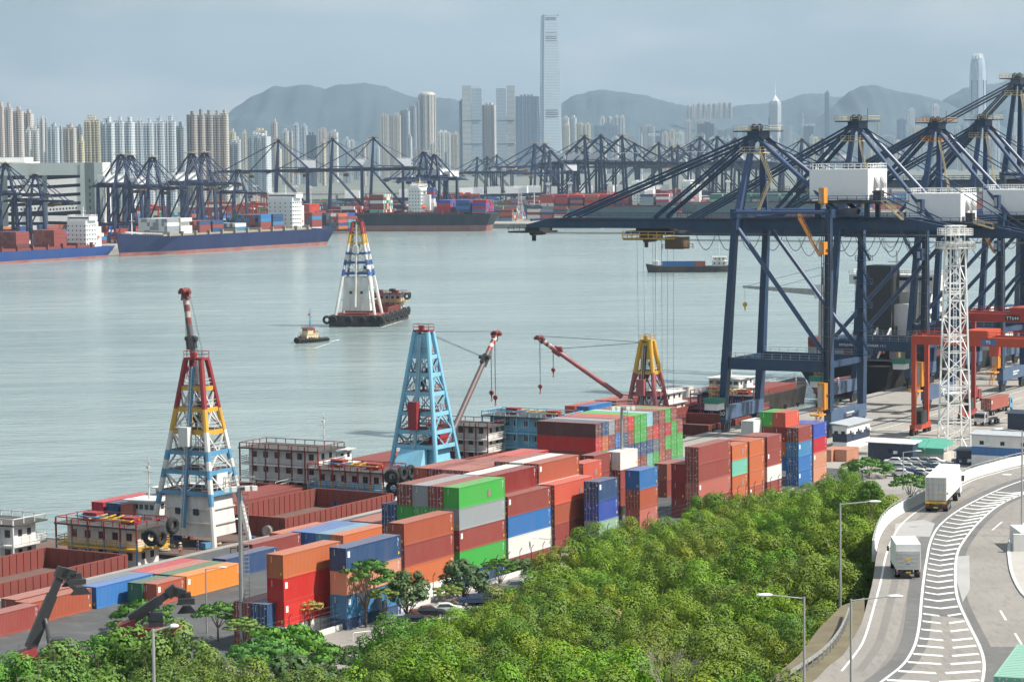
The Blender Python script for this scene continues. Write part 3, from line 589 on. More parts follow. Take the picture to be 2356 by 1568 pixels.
mb = MB(); f0 = [PC(-1, -.75, 24.9), PC(-1, .75, 24.9), PC(-1, .9, 28.6), PC(-1, -.9, 28.6)]; mb.add(f0 + [q + Vector((1.6, 0, 0)) for q in f0], [(0, 1, 2, 3), (4, 7, 6, 5), (0, 3, 7, 4), (1, 5, 6, 2)]); mb.build('head_plate', PR['pale'], dC)
mb = MB(); mb.loft([[(-1.6, 2.6, 1.2), (-1.6, 8.4, 1.2), (.4, 8.4, 1.2), (.4, 2.6, 1.2)], [(-1.6, 2.6, 5.4), (-1.6, 8.4, 5.4), (.6, 8.4, 5.4), (.6, 2.6, 5.4)], [(.2, 3.0, 8.2), (.2, 8, 8.2), (1.2, 8, 8.2), (1.2, 3.0, 8.2)]]); mb.build('hopper_front', PR['pale'], dC)
tip = far(1142, 768, 462); lt = Matrix.Rotation(-RB, 4, 'Z') @ (tip - Vector((p.x, p.y, -1.5)))
boom(dC, (9.4, 5, 6), lt, (4.6, 5.4, 29), ropes=((.97, 14), (.9, 15)))
b4 = barge('barge under the yellow topped derrick with a blue and maroon deckhouse', -16, 62, s=-1.5); hull_w(b4, 66, 18)
coaming(b4, 24, 46, .8, 17, -2.6, .8)
deckhouse(b4, 52, 3.5, 6, 13.5, 'deepblue', 'pinkred', 'pinkred', rail='pinkred', tyres=[(51, 14, 4.9, (0, .3, 1)), (53, 11, 4.9, (.2, .1, 1))])
p = Q(-5.6, -9.5)
dD, PD = derrick('d', 'derrick with yellow head and faded red legs, boom leaning left', (p.x, p.y, -1.5), RB, 7.4, 8.6, 21.2, 1.5, 2.2, [(0, 14.6, 'pinkred'), (14.6, 21.2, 'yellow')],
    [(5.2, 'red'), (10, 'pinkred'), (14.6, 'yellow')], hcol='yellow', braces='pinkred', box=(11.6, 3.4, 'pinkred'), mastc='black', legr=.5)
mb = MB(); f0 = [PD(-1, -.8, 17.4), PD(-1, .8, 17.4), PD(-1, .9, 20.9), PD(-1, -.9, 20.9)]; mb.add(f0 + [q + Vector((1.6, 0, 0)) for q in f0], [(0, 1, 2, 3), (4, 7, 6, 5), (0, 3, 7, 4), (1, 5, 6, 2)]); mb.build('head_plate', PR['yellow'], dD)
tip = far(1240, 778, 520); lt = Matrix.Rotation(-RB, 4, 'Z') @ (tip - Vector((p.x, p.y, -1.5)))
boom(dD, (3, 10, 9.2), lt, (3.7, 4.3, 20.9), cols=('pinkred', 'jibwhite', 'jibred'), ropes=((.99, 10.5), (.83, 14)))
BARGES = (b1, b2, b3, b4)
# ---- outboard barges and coasters: deckhouses seen above the inner barges
def side_vessel(label, t0, s, L, W_, houses, hold=None, col='hull', z1=-1.2, mast=None):
    p = Q(s, t0); t = thing('barge', label, 'barge', (p.x, p.y, 0), RB, 'vessels moored outside the derrick barges'); hull_w(t, L, W_, -6, z1, col)
    for kw in houses: deckhouse(t, **kw)
    if hold: coaming(t, *hold)
    return t
side_vessel('white galleried barge with drums on its roof at the left edge', -198, -19.5, 30, 16, [dict(x0=8, y0=3, lx=5, wy=11, wall='white', post1='white', post2='white', rail='white', z0=-1.2, roofgear=False)])
ob = side_vessel('barge with a white three storey house framed in rusty brown', -130, -22, 44, 18, [dict(x0=22, y0=2, lx=6, wy=15, wall='white', post1='oxide', post2='oxide', rail='white', storeys=3, z0=-1.2, roofgear=False, z_st=2.6)], hold=(3, 17, 1.5, 16, -2, 1.2))
side_vessel('barge with a white house framed in brown beyond the pale blue derrick', -66, -21, 40, 17, [dict(x0=12, y0=0, lx=6, wy=14, wall='white', post1='oxide', post2='oxide', rail='white', storeys=3, z0=-1.2, roofgear=False, z_st=2.3)])
def wheelhouse_vessel(label, loc, rz, L, Wd, hullc='hull', mastc='white', hx=.1, storeys=2, wide=7, hold=True, cargo=None, hz=1.6):
    t = thing('coaster', label, 'coaster', loc, rz)
    mb = MB(); n = 9; ring = []
    for i in range(n):
        f = i / (n - 1); x = L * f; w = Wd * min(1, .55 + 4 * f) * (1 if f < .8 else math.cos((f - .8) / .2 * 1.35)); zt = hz + (1.4 * max(0, (f - .75) * 4) ** 2) + .5 * (f < .12)
        ring.append([(x - (1.5 if f == 1 else 0), -w * .4, -1.5), (x - (1.5 if f == 1 else 0), w * .4, -1.5), (x, w / 2, zt), (x, -w / 2, zt)])
    mb.loft(ring); mb.build('hull', PR[hullc] if hullc in PR else hullc, t)
    xh = L * hx; zb = hz
    for s in range(storeys):
        a = MB(); w = wide * (1 - .12 * s); l0 = L * .16 * (1 - .15 * s); a.box(xh - l0 / 2, xh + l0 / 2, -w / 2, w / 2, zb + 2.4 * s, zb + 2.4 * (s + 1)); h = a.build('superstructure', PR['white'], t)
        r = MB(); r.box(xh - l0 / 2 - .7, xh + l0 / 2 + .7, -w / 2 - .6, w / 2 + .6, zb + 2.4 * (s + 1), zb + 2.4 * (s + 1) + .18); r.build('roof', PR['white'], h)
        k = 5
        for i in range(k): g = MB(); y = -w / 2 + w * (i + .5) / k; g.box(xh - l0 / 2 - .04, xh + l0 / 2 + .04, y - w / k * .36, y + w / k * .36, zb + 2.4 * s + 1.1, zb + 2.4 * s + 1.9); g.build('window', DGLASS, h)
        for i in range(3): g = MB(); x = xh - l0 / 2 + l0 * (i + .5) / 3; g.box(x - .4, x + .4, -w / 2 - .04, w / 2 + .04, zb + 2.4 * s + 1.1, zb + 2.4 * s + 1.9); g.build('window', DGLASS, h)
    mm = MB(); z = zb + 2.4 * storeys; mm.tube((xh, 0, z), (xh, 0, z + 7), .16, .08, 6)
    for q in (2.5, 4.5, 6): mm.bar((xh, -1, z + q), (xh, 1, z + q), .08)
    mm.cyl((xh + .3, .3, z + 5), .3, .4, 8); mm.build('mast', PR[mastc], t)
    if hold:
        c = MB(); c.box(L * .24, L * .78, -Wd * .4, Wd * .4, hz, hz + 1.3); c.build('hatch_coaming', PR['oxide'], t)
    rr = MB(); rr.rail([(L * .8, -Wd * .35, hz + .5), (L * .95, 0, hz + 1.5), (L * .8, Wd * .35, hz + .5)], r=.04); rr.build('railing', PR['white'], t)
    for i in range(6): q = MB(); q.torus((L * (.1 + .13 * i), -Wd / 2 - .2, 0.3), (0, 1, 0), .55, .25, 10, 5); q.build('tyre', RUBBER, t)
    return t
p = Q(-26, -150); wheelhouse_vessel('white wheelhouse coaster moored left of the tall banded derrick', (p.x, p.y, ZW + .5), RB, 46, 10, hx=.12, hz=3.4)
p = Q(-23, -172); wheelhouse_vessel('small coaster whose wheelhouse shows life rings beside the derrick', (p.x, p.y, ZW + .5), RB, 30, 8, hx=.5, wide=6, hold=False, hz=3)
p = Q(-30, -104); wheelhouse_vessel('coaster with a tall white mast and broad white wheelhouse roof', (p.x, p.y, ZW + .5), RB, 46, 11, hx=.15, hz=4.2, wide=9)
p = Q(-24, 8); wheelhouse_vessel('coaster with white wheelhouse behind the yellow topped derrick', (p.x, p.y, ZW + .5), RB, 60, 11, hx=.35, hz=4)
p = Q(-25, 50); wheelhouse_vessel('coaster with long white wheelhouse beside the quay crane legs', (p.x, p.y, ZW + .5), RB, 60, 11, hx=.3, hz=4, wide=9)
# barge at anchor in the channel, with its own derrick
q = at(815, 750, ZW); RS = math.pi / 2 - .17
# origin = near port corner; local x runs away from the camera, y to the left
bs = at(878, 752, ZW); ty = thing('barge', 'black tyre-fringed derrick barge under way in mid channel', 'barge', (bs.x, bs.y, 0), RS)
def hull_sea(t, L, W_):
    mb = MB(); rings = []
    for x, dz, w in ((0, 1.8, .96), (2.5, 0, 1), (L - 4, 0, 1), (L, 1.6, .8)):
        a = W_ * (1 - w) / 2; rings.append([(x, a, -6 + dz), (x, W_ - a, -6 + dz), (x, W_ - a, .2), (x, a, .2)])
    mb.loft(rings); mb.build('hull', PR['hull'], t); dk = MB(); dk.box(1, L - 3, .8, W_ - .8, .21, .3); dk.build('deck', PR['oxide'], t)
hull_sea(ty, 52, 20.5)
coaming(ty, 18, 38, 1.5, 19, .2, 2.2)
deckhouse(ty, 41, 1.5, 6, 11, 'white', 'red', 'yellow', rail='yellow', z0=.2, tyres=[(40, -1.2, 5.2, (1, .3, 0)), (43, -1.6, 5.4, (0, 1, 0)), (42, 5, 7.6, (0, 0, 1))])
for i in range(12): q = MB(); q.torus((2 + 4 * i, -.5, -1.2 + .5 * (i % 2)), (0, 1, 0), 1.2 + .25 * (i % 3 == 0), .5); q.build('tyre', RUBBER, ty, smooth=True)
for y in (.5, 3.5, 7.5, 12.5, 18.5, 20.8): q = MB(); q.torus((-.5, y, -1.3), (1, 0, 0), 1.2 + .2 * (y == 3.5), .5); q.build('tyre', RUBBER, ty, smooth=True)
o = Matrix.Rotation(RS, 4, 'Z') @ Vector((2.0, 3.0, 0)); 
dB, PB = derrick('d', 'derrick banded red, yellow and blue over white panels in mid channel', (bs.x + o.x, bs.y + o.y, .3), RS, 12, 15.0, 34.5, 2.4, 3.2,
    [(0, 14.5, 'white'), (14.5, 17, 'deepblue'), (17, 18.5, 'white'), (18.5, 20.5, 'deepblue'), (20.5, 22.5, 'white'), (22.5, 23.5, 'deepblue'), (23.5, 26.5, 'white'), (26.5, 30, 'yellow'), (30, 34.5, 'red')],
    [(15.4, 'deepblue'), (19.4, 'deepblue'), (22.8, 'deepblue'), (26.6, 'yellow'), (30, 'yellow'), (32.2, 'yellow')], house=(1.5, 14, .9), box=(24.4, 3, 'white'), mastc='white', cabin=(16, 'white'), legr=.6)
# tug
tg = at(748, 783, ZW); t = thing('tugboat', 'tugboat with cream wheelhouse, red trim and a row of black tyres', 'tugboat', (tg.x, tg.y, ZW), math.pi + .95); t.scale = (.64, .64, .64)
CREAM = paint('cream_paint', (.72, .58, .36), .5, .15)
mb = MB(); rings = []; L = 24
for i in range(11):
    f = i / 10; w = 7.4 * (1 - .12 * max(0, (.2 - f) * 5) ** 2) * (math.cos(max(0, (f - .55) / .45) * 1.45)) ** .6; zt = 1.5 + 1.6 * max(0, f - .35) ** 1.4 * 2
    rings.append([(L * f - (1.2 if f == 1 else 0), -w * .38, -1), (L * f - (1.2 if f == 1 else 0), w * .38, -1), (L * f, w / 2, zt), (L * f, -w / 2, zt)])
mb.loft(rings); mb.build('hull', PR['hull'], t)
mb = MB(); mb.loft([[(x, -w, z) for x, w, z in ((1, 3.0, 1.5), (10, 3.2, 1.5), (16, 2.8, 2.2), (21.5, 1.0, 3.2))] , [(x, -w * .93, z + .8) for x, w, z in ((1, 3.0, 1.5), (10, 3.2, 1.5), (16, 2.8, 2.2), (21.5, 1.0, 3.2))]], cap=False, close=False)
mb.loft([[(x, w, z) for x, w, z in ((1, 3.0, 1.5), (10, 3.2, 1.5), (16, 2.8, 2.2), (21.5, 1.0, 3.2))] , [(x, w * .93, z + .8) for x, w, z in ((1, 3.0, 1.5), (10, 3.2, 1.5), (16, 2.8, 2.2), (21.5, 1.0, 3.2))]], cap=False, close=False); mb.build('bulwark', PR['hull'], t)
mb = MB(); mb.box(8.5, 18, -2.5, 2.5, 1.6, 4.4); h1 = mb.build('deckhouse', CREAM, t); mb = MB(); mb.box(8.2, 18.3, -2.9, 2.9, 4.4, 4.6); mb.build('roof', CREAM, h1)
for i in range(4):
    mb = MB(); mb.cyl((10 + 2.1 * i, -2.56, 3), .28, .05, 8); mb.box(9.7 + 2.1 * i, 10.3 + 2.1 * i, -2.56, 2.56, 2.7, 3.3); mb.build('porthole', DGLASS, h1)
mb = MB(); mb.box(12, 16.5, -2, 2, 4.6, 7.6); w1 = mb.build('wheelhouse', CREAM, t); mb = MB(); mb.box(11.5, 17, -2.4, 2.4, 7.6, 7.85); mb.box(11.4, 17.1, -2.5, 2.5, 7.5, 7.62); mb.build('roof', PR['red'], w1)
for i in range(4): mb = MB(); mb.box(12.3 + 1.05 * i, 13.1 + 1.05 * i, -2.05, 2.05, 6.2, 7.2); mb.build('window', DGLASS, w1)
for i in range(3): mb = MB(); mb.box(11.95, 16.55, -1.7 + 1.2 * i, -.8 + 1.2 * i, 6.2, 7.2); mb.build('window', DGLASS, w1)
mb = MB(); mb.rail([(8.4, -2.8, 4.6), (18.2, -2.8, 4.6), (18.2, 2.8, 4.6), (8.4, 2.8, 4.6)], closed=True); mb.rail([(11.6, -2.3, 7.85), (16.9, -2.3, 7.85), (16.9, 2.3, 7.85), (11.6, 2.3, 7.85)], closed=True, h=.8); mb.build('railing', PR['red'], t)
mb = MB(); mb.tube((12.2, 0, 7.8), (12.2, 0, 19), .45, .12, 8); mb.bar((12.2, -1.6, 13.5), (12.2, 1.6, 13.5), .12); mb.bar((12.2, -.8, 16), (12.2, .8, 16), .1); mb.build('mast', PR['blue'], t)
mb = MB(); mb.box(12.4, 14.2, .1, .14, 14.2, 15.4); mb.build('flag', PR['red'], t)
mb = MB(); mb.cyl((9.6, 0, 4.6), .9, 2.6, 12, .8); mb.build('funnel', PR['red'], t)
mb = MB(); mb.box(1.5, 7.5, -2.8, 2.8, 1.5, 1.7); mb.build('aft_deck', PR['red'], t)
for i in range(9):
    f = .08 + .1 * i; w = 7.4 * (math.cos(max(0, (f - .55) / .45) * 1.45)) ** .6 / 2
    for s in (-1, 1): q = MB(); q.torus((L * f, s * (w + .1), .9 + .5 * max(0, f - .5)), (0, 1, 0), .7, .32, 10, 5); q.build('tyre', RUBBER, t, smooth=True)
for y in (-.9, .9): q = MB(); q.torus((L - .6, y, 1.6), (1, 0, 0), .9, .4, 10, 5); q.build('tyre', RUBBER, t, smooth=True)
# container feeder under way on the right
fd = at(1683, 625, ZW)
t = wheelhouse_vessel('small dark container feeder steaming away in mid channel', (fd.x, fd.y, ZW), math.pi - .12, 46, 10, hx=.14, hz=3.2, hold=False)
mb = MB(); mb.box(39, 42, -3, 3, 3.6, 6.2); mb.build('bow_house', PR['white'], t)
mb = MB(); mb.tube((40, 0, 6), (40, 0, 13), .15, n=6); mb.build('fore_mast', PR['white'], t)
for x, c in ((14, 'rust'), (19, 'blue'), (25.2, 'blue')):
    d = Matrix.Rotation(math.pi - .12, 4, 'Z') @ Vector((x, -1.2, 0)); container((fd.x + d.x, fd.y + d.y, ZW + 3.3), math.pi - .12, c, 40 if x > 20 else 20, 0, '', '%s container on the deck of the feeder, %s' % (CN[c], {14: 'nearest its house', 19: 'middle one', 25.2: 'nearest the bow'}[x]), 1, 'containers aboard the feeder')
# wakes
FOAM = ground_mat('foam', (.34, .42, .4), (.62, .66, .64), (.27, .34, .33), .5, 1.2)
def wake(name, pts, w0, w1):
    mb = MB(); P = [Vector((p[0], p[1], ZW + .05)) for p in pts]; n_ = len(P); v = []
    for i, p in enumerate(P):
        d = (P[min(n_ - 1, i + 1)] - P[max(0, i - 1)]).normalized(); s = Vector((-d.y, d.x, 0)) * lerp(w0, w1, i / (n_ - 1)) * RC.uniform(.6, 1.3); v += [p - s, p + s]
    mb.add(v, [(2 * i, 2 * i + 1, 2 * i + 3, 2 * i + 2) for i in range(n_ - 1)]); mb.build(name, FOAM, kind='stuff', label='thin white foam along the waterline')
def lw(a, b, n_=14): return [at(lerp(a[0], b[0], i / n_) + RC.uniform(-1, 1), lerp(a[1], b[1], i / n_), ZW) for i in range(n_ + 1)]
wake('foam', lw((758, 786), (782, 781)), .4, .9); wake('foam', lw((762, 751.5), (875, 753)), .35, .5); wake('foam', lw((876, 753), (926, 738)), .5, .3)
wake('foam', lw((690, 798.5), (726, 800.5)), .3, .4); wake('foam', lw((728, 800), (762, 788)), .4, .2); wake('foam', lw((1552, 630.5), (1640, 632)), .8, .4)
# ---------------------------------------------------------------- ship-to-shore cranes
NAVY = paint('crane_navy', (.011, .042, .10), .5, .3, 0, .35, dcol=(.05, .06, .085)); NAVYL = paint('crane_tube_navy', (.04, .075, .165), .45, .25, 0, .35, dcol=(.06, .07, .12))
BEIGE = paint('rail_beige', (.55, .46, .28), .5, .2); SILL = paint('sill_blue', (.05, .10, .19), .55, .4, 0, .5, dcol=(.12, .14, .17)); HOUSE = paint('house_white', (.82, .83, .84), .45, .1, dcol=(.62, .6, .56)); ORG = paint('lift_orange', (.66, .27, .03), .5, .3)
def sts(label, loc, rz, K=1.0, zg=44.0, zh=48.8, zap=63.5, G=24.0, Wy=18.0, out=51, back=24, detail=2, lean=2.5, orange=False, gantry=15.0, trolley=-20, bracket=True, group='blue quay cranes on the near quay', raise_boom=0, M=None):
    """local x: positive inland, the boom reaches to -x; local y along the quay"""
    nv, nt = (M or (NAVY, NAVYL)); t = thing('quay_crane', label, 'quay crane', loc, rz, group); ym = Wy / 2; gw = 3.0
    for y in (0, Wy):
        for x0, x1 in ((0, lean), (G, G)):
            mb = MB(); mb.bar((x0, y, 9), (lerp(x0, x1, .2), y, zg - 1.5 - .8 * (zg - gantry) * 0), 1.5, 1.3) if False else None
            mb.bar((x0, y, 5.2), (x0 + (x1 - x0) * .25, y, gantry), 1.3, 2.0, 1.6, 1.9); mb.bar((x0 + (x1 - x0) * .25, y, gantry), (x1, y + (0 if x0 else (1 if y == 0 else -1) * 1.0), zg + 2.2), 1.5 * K, 1.9 * K, 1.2 * K, 1.3 * K); mb.build('leg', nv, t)
        mb = MB(); mb.box(lean * .25 + .9, G - .9, y - .6, y + .6, gantry - 1.5, gantry + .9); pb = mb.build('portal_beam', nv, t)
        if detail > 1: mb = MB(); mb.rail([(1, y - .6, gantry + .9), (G, y - .6, gantry + .9)], r=.04); mb.build('railing', STEEL, pb)
        mb = MB(); rv = detail > 1 and 'nearest' not in label; mb.tube((lean * .6 + .6, y, gantry + 1.6) if rv else (lean + .6, y + (1.0 if y == 0 else -1.0), zg - 1), (G - .5, y, zg - 1) if rv else (G - .5, y, gantry + 1.6), .48 * K, n=10); mb.build('diagonal_brace', nt, t)
        mb = MB(); mb.tube((lean, y, zg + 2.6), (G, y, zg + 2.6), .4, n=8); mb.build('upper_tie', nt, t)
    for x in (0, G):
        mb = MB(); mb.box(x - .8, x + .8, -.7, Wy + .7, 2.7, 5.5); sb = mb.build('sill_beam', SILL if detail > 1 else nv, t)
        if detail > 1:
            for r in range(2): mb = MB(); [mb.add([(x - .815 + (1.63 if x else 0), Wy * .4 + k * .42, 4.6 - r * .6), (x - .815 + (1.63 if x else 0), Wy * .4 + k * .42 + .3, 4.6 - r * .6), (x - .815 + (1.63 if x else 0), Wy * .4 + k * .42 + .3, 4.25 - r * .6), (x - .815 + (1.63 if x else 0), Wy * .4 + k * .42, 4.25 - r * .6)], [(0, 1, 2, 3)]) for k in range(11 - 3 * r)]; mb.build('lettering', WMARK, sb, kind='stuff')
        for y in (-.5, Wy - 2.6):
            mb = MB(); mb.box(x - .6, x + .6, y, y + 3.1, 1.9, 2.6); mb.box(x - .4, x + .4, y + 1, y + 2.1, 2.6, 3.0); bg_ = mb.build('bogie', nv if detail > 1 else nv, t)
            if detail > 1:
                for k in range(4): mb = MB(); mb.tube((x - .2, y + .2 + k * .9, .42), (x + .2, y + .2 + k * .9, .42), .38, n=10); mb.box(x - .35, x + .35, y - .05 + k * .9, y + .5 + k * .9, .5, 1.9); mb.build('wheel_block', DARK, bg_)
    for x in (lean, G):
        mb = MB(); mb.box(x - .7, x + .7, -.3, Wy + .3, zg + 1.4, zg + 3.2); mb.build('top_cross_beam', nv, t)
        if x == G: mb = MB(); mb.box(x - .6, x + .6, .5, Wy - .5, gantry + 12, gantry + 13.2) if False else mb.bar((x, 0, gantry), (x, Wy, gantry), .9, 1.2); mb.build('portal_cross_beam', nv, t)
    mb = MB(); mb.bar((0.6, .6, gantry), (.6, Wy - .6, gantry), .9, 1.2); mb.build('portal_cross_beam', nv, t)
    # girder (landward) and boom (seaward)
    for y in (ym - gw, ym + gw):
        mb = MB(); mb.loft([[(lean - .4, y - .45, zg - 1.2), (lean - .4, y + .45, zg - 1.2), (lean - .4, y + .45, zg + 1.3), (lean - .4, y - .45, zg + 1.3)], [(G + back - 9, y - .45, zg - 1.2), (G + back - 9, y + .45, zg - 1.2), (G + back - 9, y + .45, zg + 1.3), (G + back - 9, y - .45, zg + 1.3)], [(G + back, y - .45, zg - 1.2), (G + back, y + .45, zg - 1.2), (G + back, y + .45, zg - .5), (G + back, y - .45, zg - .5)]]); mb.build('girder', nv, t)
    if not raise_boom:
        def bp(x, z): return (x, z)
    mbz = []
    for y in (ym - gw, ym + gw):
        mb = MB(); mb.loft([[(lean - .8, y - .45, zg - 1.1), (lean - .8, y + .45, zg - 1.1), (lean - .8, y + .45, zg + 1.1), (lean - .8, y - .45, zg + 1.1)], [(-out + 6, y - .45, zg - 1.1), (-out + 6, y + .45, zg - 1.1), (-out + 6, y + .45, zg + 1.0), (-out + 6, y - .45, zg + 1.0)], [(-out, y - .45, zg - 1.1), (-out, y + .45, zg - 1.1), (-out, y + .45, zg - .4), (-out, y - .45, zg - .4)]]); o = mb.build('boom', nv, t)
        if detail > 1:
            mb = MB(); s = -1 if y < ym else 1; mb.rail([(-out + 7, y + s * 1.1, zg + 1), (G + back - 9, y + s * 1.1, zg + 1)], r=.045, post=2.4); mb.build('walkway_railing', NAVYL if not orange else BEIGE, o)
            mb = MB(); mb.box(-out + 7, G + back - 9, y + (s * .45 if s > 0 else -1.2), y + (1.2 if s > 0 else -.45), zg + .9, zg + 1.0); mb.build('walkway', DARK, o)
    mb = MB()
    for x in list(range(int(-out) + 1, 0, 8)) + list(range(8, int(G + back), 8)): mb.bar((x, ym - gw, zg + .6), (x, ym + gw, zg + .6), .5)
    mb.build('boom_cross_ties', nv, t, kind='stuff')
    mb = MB(); mb.box(-out - 4.5, -out + 4, ym - 3.8, ym + 3.8, zg - 2.3, zg - 1.9); mb.rail([(-out - 4.5, ym - 3.8, zg - 1.9), (-out - 4.5, ym + 3.8, zg - 1.9)], r=.05); mb.box(-out - .5, -out + 3, ym - 3, ym + 3, zg - 1.9, zg - 1); mb.tube((-out + 1, ym - 3, zg - 2.4), (-out + 1, ym + 3, zg - 2.4), .5, n=8); mb.bar((-out, ym, zg - 2.3), (-out, ym, zg - 4.2), .7); mb.build('boom_tip_platform', DARK, t)
    # apex frame
    ax = lean + 1.5
    for s in (-1, 1):
        mb = MB(); mb.bar((lean, ym + s * 6.5, zg + 2.5), (ax, ym + s * 2.0, zap - .8), 1.5 * K, 1.3 * K, .9 * K, .9 * K); mb.build('mast_leg', nt, t)
        mb = MB(); mb.tube((ax + .5, ym + s * 2.2, zap - 1), (G + 1, ym + s * 5.5, zg + 2.2), .5 * K, n=10); mb.build('back_leg', nt, t)
        for xb, r in ((-out * .82, .26), (-out * .38, .26)):
            mb = MB()
            for k in ((-.25, .25) if detail > 1 else (0,)): mb.bar((ax - .8, ym + s * (2.2), zap - 1.2 + k * 1.6), (xb, ym + s * gw, zg + 1 + k * 1.2), r * (1.3 if detail > 1 else 1.6 * K), r * 1.6 * K)
            mb.build('forestay', nv, t)
        mb = MB(); mb.bar((ax + .5, ym + s * 2.2, zap - 1.2), (G + back - 4, ym + s * gw, zg + 1), .22 * K); mb.build('backstay', nv, t)
    mb = MB(); mb.box(ax - 1.2, ax + 1.5, ym - 2.8, ym + 2.8, zap - 1.6, zap); mb.box(ax - 4, ax + 4.2, ym - 3.8, ym + 3.8, zap - .1, zap + .15); ap = mb.build('apex_head', nv, t)
    mb = MB(); mb.rail([(ax - 4, ym - 3.8, zap + .1), (ax + 4.2, ym - 3.8, zap + .1), (ax + 4.2, ym + 3.8, zap + .1), (ax - 4, ym + 3.8, zap + .1)], closed=True, r=.05 if detail > 1 else .09); mb.build('railing', BEIGE if not orange else ORG, ap)
    for s in (-1.1, .6): mb = MB(); mb.torus((ax + s * .8, ym, zap + .9), (0, 1, 0), .62, .14, 14, 4); mb.bar((ax + s, ym - .1, zap), (ax + s, ym - .1, zap + 1.3), .3); mb.build('sheave', DARK, ap)
    mb = MB(); mb.box(ax - 1.4, ax + .6, ym - 1, ym + 1, zap + .15, zap + 1.0); mb.tube((ax + 2.6, ym, zap), (ax + 2.6, ym, zap + 3), .06, n=4); mb.build('sheave_frame', DARK, ap)
    if detail > 1: mb = MB(); mb.box(ax - 2.6, ax + 2.2, ym - 3.6, ym + 3.6, zap - 4.6, zap - 4.4); mb.rail([(ax - 2.6, ym - 3.6, zap - 4.4), (ax + 2.2, ym - 3.6, zap - 4.4), (ax + 2.2, ym + 3.6, zap - 4.4), (ax - 2.6, ym + 3.6, zap - 4.4)], closed=True, r=.05); mb.build('lower_platform', BEIGE if not orange else ORG, ap)
    # machinery house
    hx0, hx1, hy0, hy1 = G - 6, G + 7, ym - 5, ym + 5.5; hh = 6.6
    mb = MB(); mb.box(hx0, hx1, hy0, hy1, zh + .3, zh + hh); h = mb.build('machinery_house', HOUSE, t)
    mb = MB(); mb.box(hx0 - 1.6, hx1 + 4.5, hy0 - 1.4, hy1 + 1.4, zh - .5, zh); mb.build('house_platform', DARK, h)
    mb = MB(); mb.rail([(hx0 + .1, hy0 + .1, zh + hh), (hx1 - .1, hy0 + .1, zh + hh), (hx1 - .1, hy1 - .1, zh + hh), (hx0 + .1, hy1 - .1, zh + hh)], closed=True, r=.06, post=1.3); mb.build('roof_railing', WHITE, h)
    if detail > 1:
        for k in (0.3, .62): mb = MB(); y = lerp(hy0, hy1, k); mb.loft([[(hx1, y, zh + 2.6), (hx1, y + 1.5, zh + 2.6), (hx1, y + 1.5, zh + 5), (hx1, y, zh + 5)], [(hx1 + .9, y, zh + 2.6), (hx1 + .9, y + 1.5, zh + 2.6), (hx1 + .9, y + 1.5, zh + 3.6), (hx1 + .9, y, zh + 3.6)]]); mb.build('vent_hood', STEEL, h)
        mb = MB(); mb.rail([(hx0 - 1.6, hy0 - 1.4, zh), (hx1 + 4.4, hy0 - 1.4, zh), (hx1 + 4.4, hy1 + 1.3, zh)], r=.05); mb.build('walkway_railing', NAVYL, h)
        mb = MB(); mb.box(hx1 + .7, hx1 + 2.4, hy0 + 1, hy0 + 3, zh + .1, zh + 2.2); mb.build('switch_cabinet', DARK, h)
        for xx in (hx0 + 1, hx1 - 1):
            for yy in (ym - gw, ym + gw): mb = MB(); mb.bar((xx, yy, zg + 1.3), (xx, yy, zh - .5), .9); mb.build('house_support', nv, t)
        SO = ORG if 'nearest' in label or orange else nv
        for a, b, c in (((hx1 + 3.5, hy0 - 1, zh), (hx1 + 8, hy0 - 1, zg + 1), BEIGE), ((ax + 2, ym - 3.4, zap - 4.5), (ax + 4.6, ym - 3.4, zg + 9), BEIGE), ((ax + 4.2, ym - 3.2, zg + 9), (ax + 1.4, ym - 3.2, zg + 2.5), BEIGE), ((G - 6, -1.4, zg + 1.4), (G - 3.4, -1.4, zg - 3), SO), ((G - 3.4, -1.6, zg - 3), (G - 1.2, -1.6, zg - 6.5), SO)):
            mb = MB(); mb.stair(a, b); mb.build('stair', c, t)
        # lift shaft on the near inland leg
        mb = MB()
        for k in range(-1, 2, 2):
            for j in (-2.1, -1.1): mb.bar((G + k * .7, j, 5), (G + k * .7, j, zg + 1), .12)
        for z in range(6, int(zg), 3): mb.box(G - .75, G + .75, -2.1, -1.05, z, z + .08)
        mb.build('lift_shaft', DARK, t)
        for z, hgt, w in ((6.0, 5.6, 1.2), (zg - 6, 2.6, .9), (zg + 4.5, 3.2, .9)):
            if not bracket and z == 6.0: continue
            mb = MB(); mb.box(G - w, G + w * .3, -3.2, -1.3, z, z + hgt); cb = mb.build('lift_cabin', ORG if z < zg - 8 or 'nearest' in label else nv, t); mb = MB(); mb.box(G - w * .9, G - w * .1, -3.25, -3.19, z + .5, z + hgt - .6); mb.build('window', STEEL, cb)
        if bracket: mb = MB(); mb.prism([(G - 1.5, -6.5), (G + .6, -6.5), (G + .6, -3), (G - 1.5, -3)], 5, 5.3); mb.stair((G - .5, -6, 2), (G - .5, -3, 6)); mb.rail([(G - 1.5, -6.4, 5.3), (G + .5, -6.4, 5.3)], r=.05); mb.build('access_stair', ORG, t)
        # festoon loops
        mb = MB(); xs = [G + 14 - 5.2 * k for k in range(10)]
        for a, b in zip(xs, xs[1:]):
            pts = [(lerp(a, b, q / 8), ym - gw - 1.5, zg - 1.4 - 4.2 * (1 - (2 * q / 8 - 1) ** 2)) for q in range(9)]; mb.path(pts, .07, 4)
        mb.build('festoon_cables', DARK, t, kind='stuff')
        mb = MB()
        for k in range(5): mb.tube((-out + 2, ym - 2 + k, zg - 2.1 - .12 * k), (G + back - 3, ym - 2 + k, zg - 2.1 - .12 * k), .03, n=3, caps=False)
        mb.build('trolley_ropes', PR['rope'], t, kind='stuff')
